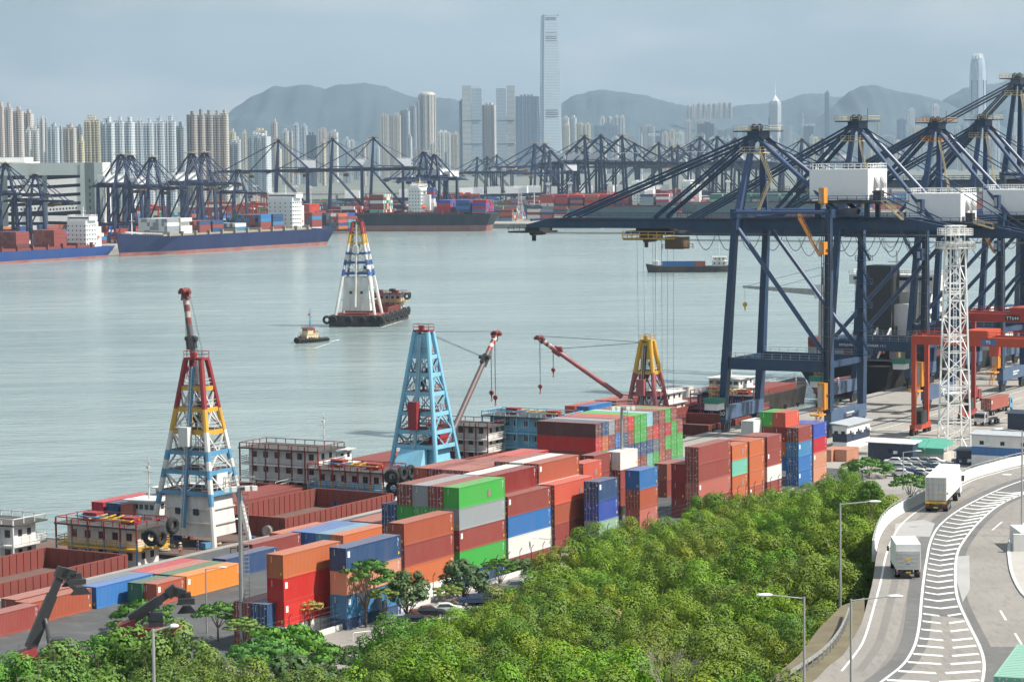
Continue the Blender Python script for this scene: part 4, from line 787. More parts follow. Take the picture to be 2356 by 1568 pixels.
        # stair flights and small platforms up the seaward legs and inner inland leg
        for (lx, ly) in ((G, Wy), (0, 0)):
            for z in range(int(gantry) + 1, int(zg) - 3, 5):
                if (lx == 0): break
                mb = MB(); mb.box(lx - .6, lx + 2.8, ly - 2.2, ly - .9, z, z + .1); mb.rail([(lx - .6, ly - 2.2, z), (lx + 2.8, ly - 2.2, z), (lx + 2.8, ly - .9, z)], r=.04); mb.stair((lx - .3, ly - 1.5, z + 5), (lx + 2.4, ly - 1.5, z + .1), w=.6); mb.build('leg_platform', nv, t)
        # cable reel at the seaward corner
        mb = MB(); mb.torus((-1.6, -1.6, 8.6), (1, 0, 0), 2.2, .09, 20, 4); mb.torus((-1.2, -1.6, 8.6), (1, 0, 0), 2.2, .09, 20, 4)
        for k in range(10): a = k * math.pi / 5; mb.bar((-1.4, -1.6, 8.6), (-1.4, -1.6 + 2.2 * math.cos(a), 8.6 + 2.2 * math.sin(a)), .07)
        mb.build('cable_reel', PR['yellow'], t)
        mb = MB(); mb.box(-2.4, .6, -4.4, -1, 5.0, 6.4); cb = mb.build('checker_cabin', WHITE, t); mb = MB(); mb.box(-2.6, .8, -4.6, -.9, 6.4, 7.5); mb.build('tarpaulin', paint('green_tarp', (.04, .22, .16), .7, .2), cb)
    if detail > 1 and 'second' in label: o = link('lettering', textmesh('MITSUI-PACECO PORTAINER 1 2 1', .75, .01, WMARK), t, loc=(9, -.63, gantry - .5)); o.rotation_euler = (math.pi / 2, 0, 0)
    if 'nearest' in label: mb = MB(); mb.box(-.75, .75, -.76, -.71, 3.2, 4.9); mb.build('number_plate', DARK, t); o = link('number_lettering', textmesh('50', 1.3, .01, WMARK), t, loc=(0, -.79, 3.6)); o.rotation_euler = (math.pi / 2, 0, 0)
    # trolley
    if trolley is not None:
        mb = MB(); x = trolley; mb.box(x - 6, x + 6, ym - 3.6, ym + 3.6, zg - 2.2, zg - 1.7); mb.box(x - 4, x + 4, ym - 2.5, ym + 2.5, zg - 1.7, zg - .6); tr = mb.build('trolley', DARK, t)
        mb = MB(); mb.rail([(x - 6.5, ym - 4, zg - 3.2), (x + 6, ym - 4, zg - 3.2)], r=.07, h=1.4); mb.box(x - 6.5, x + 6, ym - 4.2, ym - 3.2, zg - 3.4, zg - 3.2); mb.build('trolley_walkway', PR['yellow'], tr)
        mb = MB(); mb.box(x + 3, x + 7, ym - 2.4, ym + 1.6, zg - 5.6, zg - 3.0); mb.rail([(x + 2.6, ym - 3, zg - 5.7), (x + 7.6, ym - 3, zg - 5.7), (x + 7.6, ym + 2, zg - 5.7)], r=.06); cb = mb.build('operator_cabin', paint('cabin_brown', (.14, .09, .05), .5, .4), tr); mb = MB(); mb.box(x + 2.96, x + 3.6, ym - 2.2, ym + 1.4, zg - 5.3, zg - 3.6); mb.build('window', DGLASS, cb)
        if detail > 1:
            mb = MB()
            for xx in (-4.3, -1.2, -.6, .2, 1.0, 3.2):
                for yy in ((-1.5, 1.5) if xx in (-4.3, 3.2, .2) else (0,)): mb.tube((x + xx, ym + yy, zg - 2.2), (x + xx * .9, ym + yy, 3), .035, n=4, caps=False)
            mb.build('hoist_ropes', PR['rope'], tr, kind='stuff')
            mb = MB(); mb.box(x - 6, x + 6, ym - 1.2, ym + 1.2, .9, 1.5); [mb.box(x + q - .2, x + q + .2, ym - .3, ym + .3, 1.5, 3) for q in (-4, 4)]; mb.build('spreader', DARK, tr)
    return t
def on_quay(s, t): p = Q(s, t); return (p.x, p.y, 0)
RQ = -YAW
sts('nearest blue quay crane with its boom out over the channel', on_quay(3.2, 4), RQ)
sts('second blue quay crane from the near end, white house lower than its neighbour', on_quay(3.2, 60), RQ, zg=40.5, zh=42.8, zap=66, trolley=None, bracket=True, Wy=17)
sts('third blue quay crane, its apex railing painted orange', on_quay(3.2, 112), RQ, zg=40.5, zh=42.8, zap=66, trolley=None, bracket=True, orange=True, Wy=17)
sts('fourth blue quay crane, apex railing grey', on_quay(3.2, 147), RQ, zg=40.5, zh=42.8, zap=67, trolley=None, bracket=False, Wy=17)
sts('tallest blue quay crane with grey girder at the right edge', on_quay(3.2, 178), RQ, zg=50, zh=52, zap=78.5, trolley=None, bracket=False, Wy=17, out=62, lean=1.5, M=(paint('crane_grey', (.10, .13, .17), .5, .3), NAVY))
# ---------------------------------------------------------------- far terminal: land, cranes, ships, stacks
RF = random.Random(11)
mb = MB(); mb.prism([(-9000, 1150), (-430, 1150), (-335, 1500), (-281, 1625), (-150, 1825), (-235, 2245), (78, 2140), (88, 2290), (20, 2480), (700, 2440), (1400, 2300), (9000, 2300), (9000, 13500), (-9000, 13500)], -8, 0); struct('far_shore', mb, CONC)
mb = MB(); mb.prism([(-9000, 2500), (9000, 2500), (9000, 13400), (-9000, 13400)], .01, .6); struct('far_city_ground', mb, ground_mat('city_ground', (.10, .12, .08), (.16, .16, .14), (.2, .2, .18), .004, .02))
NAVYD = paint('far_crane_navy', (.007, .02, .07), .6, .2, 0, .1); fc = sts('d', (0, 0, 0), 0, K=1.55, M=(NAVYD, NAVYD), zg=46, zh=48, zap=72, G=28, detail=1, trolley=-24, group='blue cranes of the far terminal')
FD = math.atan2
def far_crane(u, v, y, ang, label, first=[True]):
    """apex at pixel (u, v), depth y; ang = heading of the boom in the ground plane, degrees from +x"""
    p = far(u, v, y); s = p.z / 72.0; rz = math.radians(ang) + math.pi
    off = Matrix.Rotation(rz, 4, 'Z') @ (Vector((4, 9, 0)) * s)
    loc = (p.x - off.x, p.y - off.y, 0)
    if first[0]: o = fc; first[0] = False; o.location = loc; o.rotation_euler = (0, 0, rz); o['label'] = label
    else: o = copy_tree(fc, loc, rz, label)
    o.scale = (s, s, s)
    if (u, v) in ((1382, 311), (1650, 314)):
        w_ = far(1440 if u < 1500 else 1600, 353 if u < 1500 else 350, y - 24); q = link('girder_lettering', textmesh('Hongkong International Terminals', 2.1 if u < 1500 else 1.6, .05, WMARK), o); q.matrix_world = Matrix.Translation(w_) @ Matrix.Rotation(math.pi / 2, 4, 'X'); q.matrix_parent_inverse = Matrix.Identity(4); M_ = Matrix.LocRotScale(Vector(loc), o.rotation_euler, o.scale); q.matrix_basis = M_.inverted() @ (Matrix.Translation(w_) @ Matrix.Rotation(math.pi / 2, 4, 'X'))
    return o
NTH = ['first', 'second', 'third', 'fourth', 'fifth', 'sixth', 'seventh', 'eighth', 'ninth', 'tenth', 'eleventh', 'twelfth', 'thirteenth', 'fourteenth', 'fifteenth', 'sixteenth', 'seventeenth', 'eighteenth', 'nineteenth', 'twentieth', 'twenty-first', 'twenty-second', 'twenty-third', 'twenty-fourth']
def cranes(lst, y, ang, where):
    for i, q in enumerate(lst):
        u, v = q[0], q[1]; far_crane(u, v, q[2] if len(q) > 2 else y, q[3] if len(q) > 3 else ang, '%s far blue crane %s' % (NTH[i], where))
cranes([(80, 401, 1680), (12, 376, 1680)], 1560, -40, 'from the right before the white ramped warehouse')
cranes([(278, 356, 1790), (300, 358, 1830), (350, 362, 1790), (440, 353, 1850), (470, 352, 1900), (548, 390, 1950)], 1790, -52, 'from the left behind the blue hulled ship')
cranes([(640, 322), (765, 319), (859, 317)], 2180, 182, 'from the left behind the dark hulled ship')
cranes([(975, 350), (1000, 356)], 2200, 228, 'with its house left of the twin glass towers')
cranes([(1098, 362), (1121, 361), (1143, 357)], 3300, 170, 'in the small pale group under the twin towers')
cranes([(1230, 331), (1253, 331), (1265, 346, 2560)], 2900, 195, 'near the foot of the tallest tower')
cranes([(1325, 334, 2900), (1345, 313), (1382, 311), (1431, 313), (1460, 330, 2900), (1515, 328, 2900), (1545, 338, 3000)], 2620, -12, 'right of the tallest tower')
cranes([(1590, 332, 2950), (1611, 315), (1650, 314), (1691, 318), (1560, 335, 2950), (1720, 330, 2900), (1755, 335, 2900), (1800, 340, 2900), (1845, 320), (1893, 320)], 2700, 186, 'left of the near crane apex group')
# white machinery houses on low portals
def low_crane(label):
    t = thing('portal_crane', label, 'crane', (0, 0, 0), 0, 'low cranes with white houses in the far terminal')
    for x in (-7, 7):
        for y in (-5, 5): mb = MB(); mb.box(x - .7, x + .7, y - .7, y + .7, 0, 16); mb.build('leg', NAVY, t)
    mb = MB(); mb.box(-16, 16, -2, 2, 16, 18.2); mb.box(-7.6, 7.6, -5.5, 5.5, 15, 16.3); mb.build('girder', NAVY, t)
    mb = MB(); mb.box(-7.5, 7.5, -5, 5, 18.6, 25.4); h = mb.build('machinery_house', HOUSE, t); mb = MB(); mb.rail([(-7.4, -4.9, 25.4), (7.4, -4.9, 25.4), (7.4, 4.9, 25.4), (-7.4, 4.9, 25.4)], closed=True, r=.1); mb.build('roof_railing', WHITE, h)
    return t
lc0 = None
lows = [(815, 2500), (940, 2520), (1003, 2530), (1075, 2600), (1100, 2650), (1140, 2700), (1182, 2700), (1202, 2720), (1232, 2750), (1286, 2650), (1350, 2700), (1400, 2720), (1437, 2740), (1480, 2750), (1525, 2700)]
for i, (u, y) in enumerate(lows):
    lab = 'low crane with a white house, %s from the left beyond the stacks' % (['first', 'second', 'third', 'fourth', 'fifth', 'sixth', 'seventh', 'eighth', 'ninth', 'tenth', 'eleventh', 'twelfth', 'thirteenth', 'fourteenth', 'fifteenth'][i])
    x = (u - 1178) * y / F
    if lc0 is None: lc0 = low_crane(lab); lc0.location = (x, y, 0)
    else: o = copy_tree(lc0, (x, y, 0), RF.uniform(-.25, .25), lab)
# red yard gantries
RTG = paint('gantry_red', (.42, .06, .035), .5, .25, 0, .4)
def gantry(label, loc, rz, W_=24, Ht=19, Dp=8, mat=None, detail=1, group='red yard gantries of the far terminal', num=None):
    mt = mat or RTG; t = thing('gantry_crane', label, 'gantry crane', loc, rz, group)
    for x in (-W_ / 2, W_ / 2):
        for y in (-Dp / 2, Dp / 2): mb = MB(); mb.bar((x, y, 1.6), (x, y, Ht), .9, .7); mb.build('leg', mt, t)
        mb = MB(); mb.box(x - .55, x + .55, -Dp / 2 - 1, Dp / 2 + 1, 1.0, 2.2); mb.build('sill_beam', mt, t)
        mb = MB()
        for y in (-Dp / 2 - .5, Dp / 2 + .5): mb.tube((x - .35, y, .7), (x + .35, y, .7), .7, n=10)
        mb.build('wheels', RUBBER, t, kind='stuff') if detail == 1 else [(lambda q: q.build('wheel', RUBBER, t))((lambda q: q.tube((x - .4, y, .7), (x + .4, y, .7), .7, n=12))(MB())) for y in (-Dp / 2 - 1, -Dp / 2 + .8, Dp / 2 - .8, Dp / 2 + 1)]
    for y in (-Dp / 2 + .5, Dp / 2 - .5): mb = MB(); mb.box(-W_ / 2 - .6, W_ / 2 + .6, y - .6, y + .6, Ht, Ht + 1.8); mb.build('girder', mt, t)
    mb = MB(); mb.box(-2, 3, -Dp / 2 - .4, Dp / 2 + .4, Ht + 1.8, Ht + 3.2); mb.box(3.2, 5, -Dp / 2, -Dp / 2 + 2, Ht - 2, Ht + .2); mb.build('trolley', mt, t)
    return t
g0 = None; gl = []
for i in range(24):
    u = RF.uniform(560, 1560) if i > 5 else RF.uniform(290, 620); y = RF.uniform(2320, 2700) if u > 600 else RF.uniform(1950, 2400); gl.append((u, y))
gl.sort()
for i, (u, y) in enumerate(gl):
    x = (u - 1178) * y / F; lab = 'red yard gantry over the far stacks, %s from the left' % NTH[i]; rz = RF.choice([-.35, -.3, .1])
    if g0 is None: g0 = gantry(lab, (x, y, 0), rz)
    else: copy_tree(g0, (x, y, 0), rz, lab)
# white lattice floodlight masts
def lattice(t, H, w0, w1, n_, r, mat, br=.6, parts=True):
    def P(i, j, z): f = z / H; w = lerp(w0, w1, f) / 2; return Vector((i * w, j * w, z))
    C = [(-1, -1), (1, -1), (1, 1), (-1, 1)]
    for i, j in C: mb = MB(); mb.bar(P(i, j, 0), P(i, j, H), r); mb.build('leg', mat, t)
    mb = MB()
    for k in range(n_):
        z0, z1 = H * k / n_, H * (k + 1) / n_
        for a, b in zip(C, C[1:] + C[:1]):
            mb.bar(P(*a, z1), P(*b, z1), r * br); mb.bar(P(*a, z0), P(*b, z1), r * br) if (k + C.index(a)) % 2 else mb.bar(P(*b, z0), P(*a, z1), r * br)
    mb.build('lattice_bracing', mat, t, kind='stuff')
def fmast(label):
    t = thing('light_tower', label, 'light tower', (0, 0, 0), 0, 'white lattice light towers of the far terminal'); lattice(t, 33, 4.2, 2.6, 9, .35, WHITE)
    mb = MB(); mb.box(-2.6, 2.6, -2.6, 2.6, 30.5, 30.9); mb.rail([(-2.6, -2.6, 31), (2.6, -2.6, 31), (2.6, 2.6, 31), (-2.6, 2.6, 31)], closed=True, r=.15); mb.build('lamp_platform', WHITE, t); return t
f0 = None
for i, (u, y) in enumerate([(562, 2450), (592, 2500), (684, 2400), (716, 2380), (1200, 2180), (1265, 2450), (1315, 2480), (1405, 2450), (1462, 2470), (1678, 2500)]):
    lab = 'white lattice light tower, %s from the left in the far port' % NTH[i]; x = (u - 1178) * y / F
    if f0 is None: f0 = fmast(lab); f0.location = (x, y, 0)
    else: copy_tree(f0, (x, y, 0), 0, lab)
# far container stacks: too many to single out
FCOL = ['maroon', 'darkred', 'rust', 'navy', 'blue', 'midblue', 'green', 'darkgreen', 'coral', 'orange', 'grey', 'white', 'royal', 'brown', 'maroon', 'steelblue']
fm = [paint('stack_' + c + str(i), tuple(q * .9 for q in CC[c]), .6, .15) for i, c in enumerate(FCOL)]
mb = MB()
def blk(x, y, rz, nx, ny, hmax, L=12.2):
    c, s = math.cos(rz), math.sin(rz)
    for i in range(nx):
        for j in range(ny):
            h = max(0, int(RF.gauss(hmax - .7, 1.0))); h = min(h, hmax)
            for k in range(h):
                px, py = i * (L + .6), j * 2.7; X, Y = x + px * c - py * s, y + px * s + py * c
                mb.cur = RF.randrange(len(FCOL)); vs = []
                for z in (k * 2.6, k * 2.6 + 2.5):
                    for a, b in ((0, 0), (L, 0), (L, 2.44), (0, 2.44)): vs.append((X + a * c - b * s, Y + a * s + b * c, z))
                mb.add(vs, [(0, 1, 5, 4), (1, 2, 6, 5), (2, 3, 7, 6), (3, 0, 4, 7), (4, 5, 6, 7)])
for k in range(60):
    y = 2270 + (k // 6) * 38 + RF.uniform(-4, 4); x = -300 + (k % 6) * 62 + RF.uniform(-6, 6) + (k // 6) * 4; blk(x, y, -.3, 4, 6, 5)
for k in range(70):
    y = 2530 + (k // 10) * 45; x = -250 + (k % 10) * 85 + RF.uniform(-6, 6); blk(x, y, .05, 5, 5, 5)
for k in range(36):
    q = k // 4; x = -330 + q * 27 - (k % 4) * 52 ; y = 1730 + q * 40 + (k % 4) * 34
    if y > 1900 or x < -330 + (y - 1700) * .5: blk(x - 30, y + 10, .95, 2, 5, 5)
for k in range(12): blk(-420 + k * 14, 1570 + k * 19, .98, 1, 6, 4)
mb.build('stacked_containers', fm, kind='stuff', label='mass of stacked containers filling the far terminal')
# ships
NAVYH = paint('hull_blue', (.004, .012, .065), .75, .25, 0, .05, dcol=(.03, .05, .12)); DKH = paint('hull_dark', (.008, .014, .024), .75, .3, 0, .05, dcol=(.06, .06, .06)); BRH = paint('hull_bright_blue', (.008, .045, .2), .7, .25, 0, .05, dcol=(.05, .08, .14))
BOOT = paint('boot_red', (.27, .07, .055), .7, .5, 0, .06, dcol=(.3, .2, .17)); GRH = paint('hull_grey_green', (.07, .12, .13), .5, .3, 0, .05)
box40 = MB().box(0, 12.1, 0, 2.42, 0, 2.55).mesh('container_box', CPAINT); box20 = MB().box(0, 6, 0, 2.42, 0, 2.55).mesh('container_box_short', CPAINT)
def ship(label, bow, stern, Bm, z1, hullm, sup, suph, stacks, name='container_ship', funnel=None, boot=2.4, supw=None, indiv=True, crane=None, bulge=4.0, short=''):
    b = Vector((bow[0], bow[1], 0)); s = Vector((stern[0], stern[1], 0)); L = (b - s).length; rz = math.atan2((b - s).y, (b - s).x)
    t = thing(name, label, 'ship', (s.x, s.y, 0), rz)
    def ring(zs, f):
        out = []
        for i in range(15):
            q = i / 14; hw = Bm / 2 * min(1, (1 - max(0, (q - .76) / .24) ** 2.2)) * (1 - .25 * max(0, (.1 - q) * 10) * (1 if f < .5 else .2)); out.append((q * L - (1 - f) * (bulge if i == 14 else 0) + (1 - f) * (6 * (1 - q) ** 12), max(.3, hw * (.93 + .07 * f) * (1 if i < 12 else lerp(.55, 1, f)))))
        return out
    def hullpart(za, zb, fa, fb, m_, nm):
        mb = MB(); rings = []
        for z, f in ((za, fa), (zb, fb)):
            o = ring(z, f); sh = lambda q: (z + (3.2 * max(0, (q - .82) / .18) ** 1.3 if f == 1 else 0)); rings.append([(x, -w, sh(x / L)) for x, w in o] + [(x, w, sh(x / L)) for x, w in reversed(o)])
        mb.loft(rings); return mb.build(nm, m_, t)
    hullpart(ZW - 1, ZW + boot, 0, .25, BOOT, 'boot_topping'); hullpart(ZW + boot, z1, .25, 1, hullm, 'hull')
    mb = MB(); mb.rail([(L * .83, -Bm * .3, z1 + 1), (L * .96, -1, z1 + 3), (L * .96, 1, z1 + 3), (L * .83, Bm * .3, z1 + 1)], r=.1); mb.tube((L * .93, 0, z1 + 2), (L * .93, 0, z1 + 16), .5, .25, 6); mb.bar((L * .93, -2, z1 + 11), (L * .93, 2, z1 + 11), .4); mb.build('fore_mast', WHITE, t)
    # hatch coamings and lashing frames along the deck
    mb = MB(); x = L * .14
    while x < L * .84: mb.box(x, x + 1.0, -Bm * .48, Bm * .48, z1, z1 + 3.2); x += 14.2
    mb.box(L * .12, L * .85, -Bm * .42, Bm * .42, z1, z1 + 1.5); mb.build('lashing_frames', PR['oxide'] if hullm is not NAVYH else paint('frame_ochre', (.36, .32, .24), .7, .4), t, kind='stuff')
    xs = L * sup; w = supw or Bm * .92
    a = MB(); a.box(xs, xs + 11, -w * .42, w * .42, z1, z1 + suph); h = a.build('superstructure', WHITE, t)
    a = MB(); a.box(xs + 1, xs + 9, -w / 2, w / 2, z1 + suph, z1 + suph + 2.6); bw = a.build('bridge', WHITE, t); a = MB(); a.box(xs + .9, xs + 9.1, -w * .45, w * .45, z1 + suph + 1.2, z1 + suph + 2.1); a.build('window_band', DGLASS, bw)
    a = MB(); a.box(xs - 7, xs, -w * .3, w * .3, z1, z1 + suph * .75); a.build('aft_house', WHITE, h)
    a = MB(); a.tube((xs + 4, 0, z1 + suph + 2.6), (xs + 4, 0, z1 + suph + 9), .4, .2, 6); a.bar((xs + 4, -2.5, z1 + suph + 6), (xs + 4, 2.5, z1 + suph + 6), .3); a.rail([(xs + 1, -w / 2, z1 + suph + 2.6), (xs + 9, -w / 2, z1 + suph + 2.6), (xs + 9, w / 2, z1 + suph + 2.6), (xs + 1, w / 2, z1 + suph + 2.6)], closed=True, r=.08); a.build('radar_mast', WHITE, t)
    k = int(suph / 2.9)
    for i in range(1, k + 1): a = MB(); z = z1 + i * 2.9 - .15; a.box(xs - 1.6, xs + 11.5, -w * .44, w * .44, z, z + .14); a.build('deck_edge', WHITE, h)
    for i in range(k):
        for j in range(5):
            y = -w * .36 + w * .72 * j / 4
            for xx in (xs + 11,):
                a = MB(); z = z1 + 1.4 + i * 2.9; a.box(xx - .05, xx + .06, y - .4, y + .4, z, z + .9); a.build('window', DGLASS, h)
        for j in range(4): a = MB(); x = xs + 1.5 + j * 2.6; z = z1 + 1.4 + i * 2.9; a.box(x, x + .8, -w * .42 - .06, w * .42 + .06, z, z + .9); a.build('window', DGLASS, h)
    for sgn in (-1, 1):
        a = MB(); a.loft([[(xs - 4 + q * 1.2, sgn * (w * .36) + r_ * math.cos(a_), z1 + 6 + r_ * math.sin(a_)) for a_ in [k_ * math.pi / 4 for k_ in range(8)]] for q, r_ in ((0, .3), (1, 1.1), (2.5, 1.3), (4, 1.1), (5, .3))]); a.build('lifeboat', paint('lifeboat_orange', (.75, .12, .05), .4, .1), t)
    fx = xs - 9
    a = MB(); 
    if funnel: 
        for q, c in enumerate(funnel): a.cur = q; a.box(fx, fx + 6, -3.5, 3.5, z1 + suph * .45 + q * 3.2, z1 + suph * .45 + q * 3.2 + 3.2)
        a.cur = 0; a.box(fx - .5, fx + 6.5, -4.5, 4.5, z1, z1 + suph * .45); a.build('funnel', [PR[c] if c in PR else c for c in funnel], t)
    else: a.box(fx + 2, fx + 6, -3, 3, z1, z1 + suph * .95); a.build('funnel', WHITE, t)
    # deck cargo
    if isinstance(stacks, list):
        big = MB(); MT = list({c: 0 for q in stacks for c in q[3]})
        for (f0_, n_, lev, cols, fill) in stacks:
            for i in range(n_):
                for k in range(lev):
                    for r in range(int(Bm / 2.55)):
                        if RF.random() > fill: continue
                        x = L * f0_ + i * 14.2; y = -Bm / 2 + .3 + r * 2.5; z = z1 + 1.6 + k * 2.6; c = RF.choice(cols)
                        vis = (r == 0 or k == lev - 1)
                        if indiv and r == VIS_ROW[0]: 
                            q = Matrix.Rotation(rz, 4, 'Z') @ Vector((x + .9, y, 0)); lvn = ['deck tier', 'second tier', 'third tier', 'fourth tier', 'fifth tier', 'sixth tier'][k]
                            link('shipping_container', box40, None, (s.x + q.x, s.y + q.y, z), rz, '%s container at the rail of the %s, %s, bay %s' % (CN[c], short, lvn, NTH[i]), 'shipping container', 'containers aboard the far ships', color=CC[c])
                        else: big.cur = MT.index(c); big.box(x + .9, x + 13, y, y + 2.42, z, z + 2.52)
        if big.v: 
            lo = Matrix.Translation((s.x, s.y, 0)) @ Matrix.Rotation(rz, 4, 'Z'); o = big.build('deck_containers', [paint('deck_' + c, tuple(q * .9 for q in CC[c]), .6, .15) for c in MT], kind='stuff', label='inboard containers stowed on the deck of the ' + short); o.matrix_world = lo
    return t, L
VIS_ROW = [0]
def gp(u, v): p = at(u, v, ZW); return (p.x, p.y)
# camera-facing rail is the side with negative y when the bow points left... chosen per ship
def ship_l(*a, **k): return ship(*a, **k)
VIS_ROW[0] = 10
ship('blue hulled container ship with white tower, red below the waterline', gp(268, 590.5), gp(738, 562), 28, 8.0, NAVYH, .165, 23, [(.26, 2, 4, ['navy', 'blue', 'maroon', 'midblue', 'darkgreen'], .93), (.45, 1, 2, ['slate', 'midblue', 'white'], .9), (.56, 2, 3, ['maroon', 'navy', 'rust', 'maroon'], .95), (.71, 2, 4, ['white', 'white', 'grey'], .97), (.055, 1, 4, ['maroon', 'blue', 'maroon', 'midblue'], 1)], short='blue hulled ship')
VIS_ROW[0] = 11
ship('dark hulled ship with white bridge and blue and red funnel', gp(625, 532), gp(1140, 530.5), 30, 10.5, DKH, .31, 22, [(.02, 2, 4, ['navy', 'royal', 'crimson', 'red', 'blue'], .9), (.175, 1, 4, ['royal', 'blue', 'red', 'crimson'], .95), (.47, 1, 6, ['maroon', 'teal', 'maroon', 'white'], 1), (.6, 2, 2, ['white', 'maroon', 'crimson'], .6), (.8, 1, 3, ['red', 'coral'], 1)], funnel=['white', 'deepblue', 'red', 'deepblue'], boot=5, short='dark hulled ship')
VIS_ROW[0] = 99
ship('small bright blue feeder ship with white tower at the left edge', gp(-160, 616), gp(240, 591), 20, 3.5, BRH, .10, 17, [(.28, 1, 4, ['maroon', 'rust'], 1), (.5, 1, 4, ['maroon', 'darkbrown'], 1)], short='bright blue feeder', boot=1.6)
sb, Ls = ship('grey green container ship with pale bridge beyond the crane boom', gp(1205, 514), gp(1560, 512), 34, 11, GRH, .20, 21, [(.3, 6, 4, ['coral', 'crimson', 'orange', 'rust', 'red', 'navy', 'maroon'], .75), (.04, 2, 4, ['white', 'grey', 'crimson', 'navy'], .9), (.78, 1, 2, ['white', 'coral', 'steelblue'], .9)], short='grey green ship', boot=3)
ship('grey ship with pale bridge, farther right behind the boom', gp(1530, 500), gp(1900, 498), 34, 10, GRH, .82, 20, [(.1, 7, 3, ['grey', 'palegreen', 'darkgreen', 'slate'], .8)], short='grey ship')
# ramped warehouse at the left
wy = 1830.0; wr = far(226, 374, wy); wx1 = wr.x; wt = wr.z
WG = paint('warehouse_green_grey', (.40, .47, .45), .7, .2, 0, .05); WD = paint('warehouse_dark_grey', (.13, .17, .17), .7, .2, 0, .05); WW = paint('warehouse_white', (.80, .80, .77), .7, .14, 0, .06); SHADE = flat('opening_shade', (.03, .035, .045), .9)
t = thing('warehouse', 'white and grey multi-storey warehouse with sloping ramp bands', 'warehouse', (wx1, wy, 0), math.radians(4))
mb = MB(); mb.box(-150, -3, 3, 70, 0, wt - 9); mb.build('shade_block', SHADE, t)  # solid near-black block: shade behind the ramp openings put into its colour
mb = MB(); mb.box(-3, 2.5, 0, 70, 0, wt); mb.box(-150, -3, 69, 70, 0, wt); mb.build('end_wall', WW, t)
mb = MB(); mb.box(-150, -13, -.2, 4, wt - 9, wt); mb.build('cornice_band', WG, t)
mb = MB(); mb.box(-150, -3, 4, 69, wt - 1.5, wt - .5); mb.build('roof', WW, t)
for x0, x1, mt in ((-3.1, 3, WG), (-10, -3.2, WD), (-13.5, -10.1, WG), (-41, -38, WD), (-54, -51, WG), (-71, -67, WD), (-97, -94, WG), (-122, -118, WD), (-150, -146, WG)): mb = MB(); mb.box(x0, x1, -.8, 2.9, 0, wt - (9.1 if x0 < -13.6 else 0) if x0 > -13.6 or True else wt); mb.build('pier', mt, t)
for b0, b1 in ((-37.9, -13.6), (-66.9, -41.1), (-93.9, -71.1), (-117.9, -97.1), (-145.9, -122.1)):
    for k in range(7):
        z = 1.5 + k * 6.6; sl = .05 * (b1 - b0) * (1 if k > 2 else -.6)
        mb = MB(); mb.add([(b0, 0, z), (b1, 0, z + sl), (b1, 0, z + sl + 4.2), (b0, 0, z + 4.2), (b0, 1.5, z), (b1, 1.5, z + sl), (b1, 1.5, z + sl + 4.2), (b0, 1.5, z + 4.2)], [(0, 1, 2, 3), (7, 6, 5, 4), (3, 2, 6, 7), (4, 5, 1, 0), (0, 3, 7, 4), (1, 5, 6, 2)]); w = mb.build('ramp_parapet', WW, t)
        if k in (3,):
            for q in range(9): mb = MB(); x = b0 + 1.5 + q * (b1 - b0 - 3) / 9; zz = z + sl * (x - b0) / (b1 - b0) + 1.2; mb.box(x, x + 1.1, -.05, .3, zz, zz + 1.4); mb.build('window', SHADE, w)
for k in range(9): mb = MB(); mb.box(-7.2, -6, -.86, -.5, 3 + k * 5, 5.5 + k * 5); mb.build('window', SHADE, t)
mb = MB(); mb.box(-150, -55, 8, 60, wt - .4, wt + 4.5); mb.box(-150, -87, 12, 55, wt + 4.5, wt + 7.5); mb.box(-150, -103, 14, 50, wt + 7.5, wt + 10.5); mb.box(-150, -50, 8, 60, wt - .4, wt + 1); rf = mb.build('rooftop_house', WW, t)
mb = MB(); mb.box(-142, -124, 11.8, 12.2, wt + 5.4, wt + 7.2); mb.build('louvre', SHADE, rf)
# ---------------------------------------------------------------- hills and city
RCY = random.Random(21)
def hill(name, prof, y, label, depth=1600, col=((.028, .052, .07), (.045, .072, .085)), base=0, n_=150, seed=1):  # slope colours carry a bluish haze tint on top of the air volume
    rr = random.Random(seed); us = [p[0] for p in prof]; mb = MB(); rows = 14; P = []
    import mathutils
    for i in range(n_ + 1):
        u = lerp(us[0], us[-1], i / n_); k = max(q for q in range(len(us) - 1) if us[q] <= u + 1e-6); f = (u - us[k]) / (us[k + 1] - us[k]); f = f * f * (3 - 2 * f) * .5 + f * .5
        v = lerp(prof[k][1], prof[k + 1][1], f); c = far(u, v, y); col_ = []
        for j in range(-4, rows + 1):
            g = j / rows; yy = y - depth * g if j >= 0 else y + depth * .25 * -j
            h = (c.z - base) * (math.cos(min(1, abs(g) * (1 if j >= 0 else 2.2)) * math.pi) * .5 + .5)
            nzv = mathutils.noise.fractal(Vector((c.x / 420 + seed * 7, yy / 420, seed)), 1.0, 2.0, 5)
            dz = nzv * (c.z * .22) * min(1, abs(g) * 3); sp = abs(mathutils.noise.noise(Vector((c.x / 520 + seed + yy / 1400, yy / 620, 3)))) * c.z * .3 * min(1, abs(g) * 2.5)
            jag = mathutils.noise.noise(Vector((u / 7, seed, 1))) * 6
            col_.append((c.x * (yy / y) ** .5, yy, max(base, base + h + dz - sp + jag * max(0, 1 - abs(g) * 14))))
        P.append(col_)
    m_ = len(P[0]); vs = [p for q in P for p in q]; fs = [(i * m_ + j, i * m_ + j + 1, (i + 1) * m_ + j + 1, (i + 1) * m_ + j) for i in range(n_) for j in range(m_ - 1)]
    mb.add(vs, fs); return mb.build(name, ground_mat('slope_' + str(seed), col[0], col[1], (.08, .095, .085), .004, .03, .9, .3), smooth=True, kind='structure', label=label)
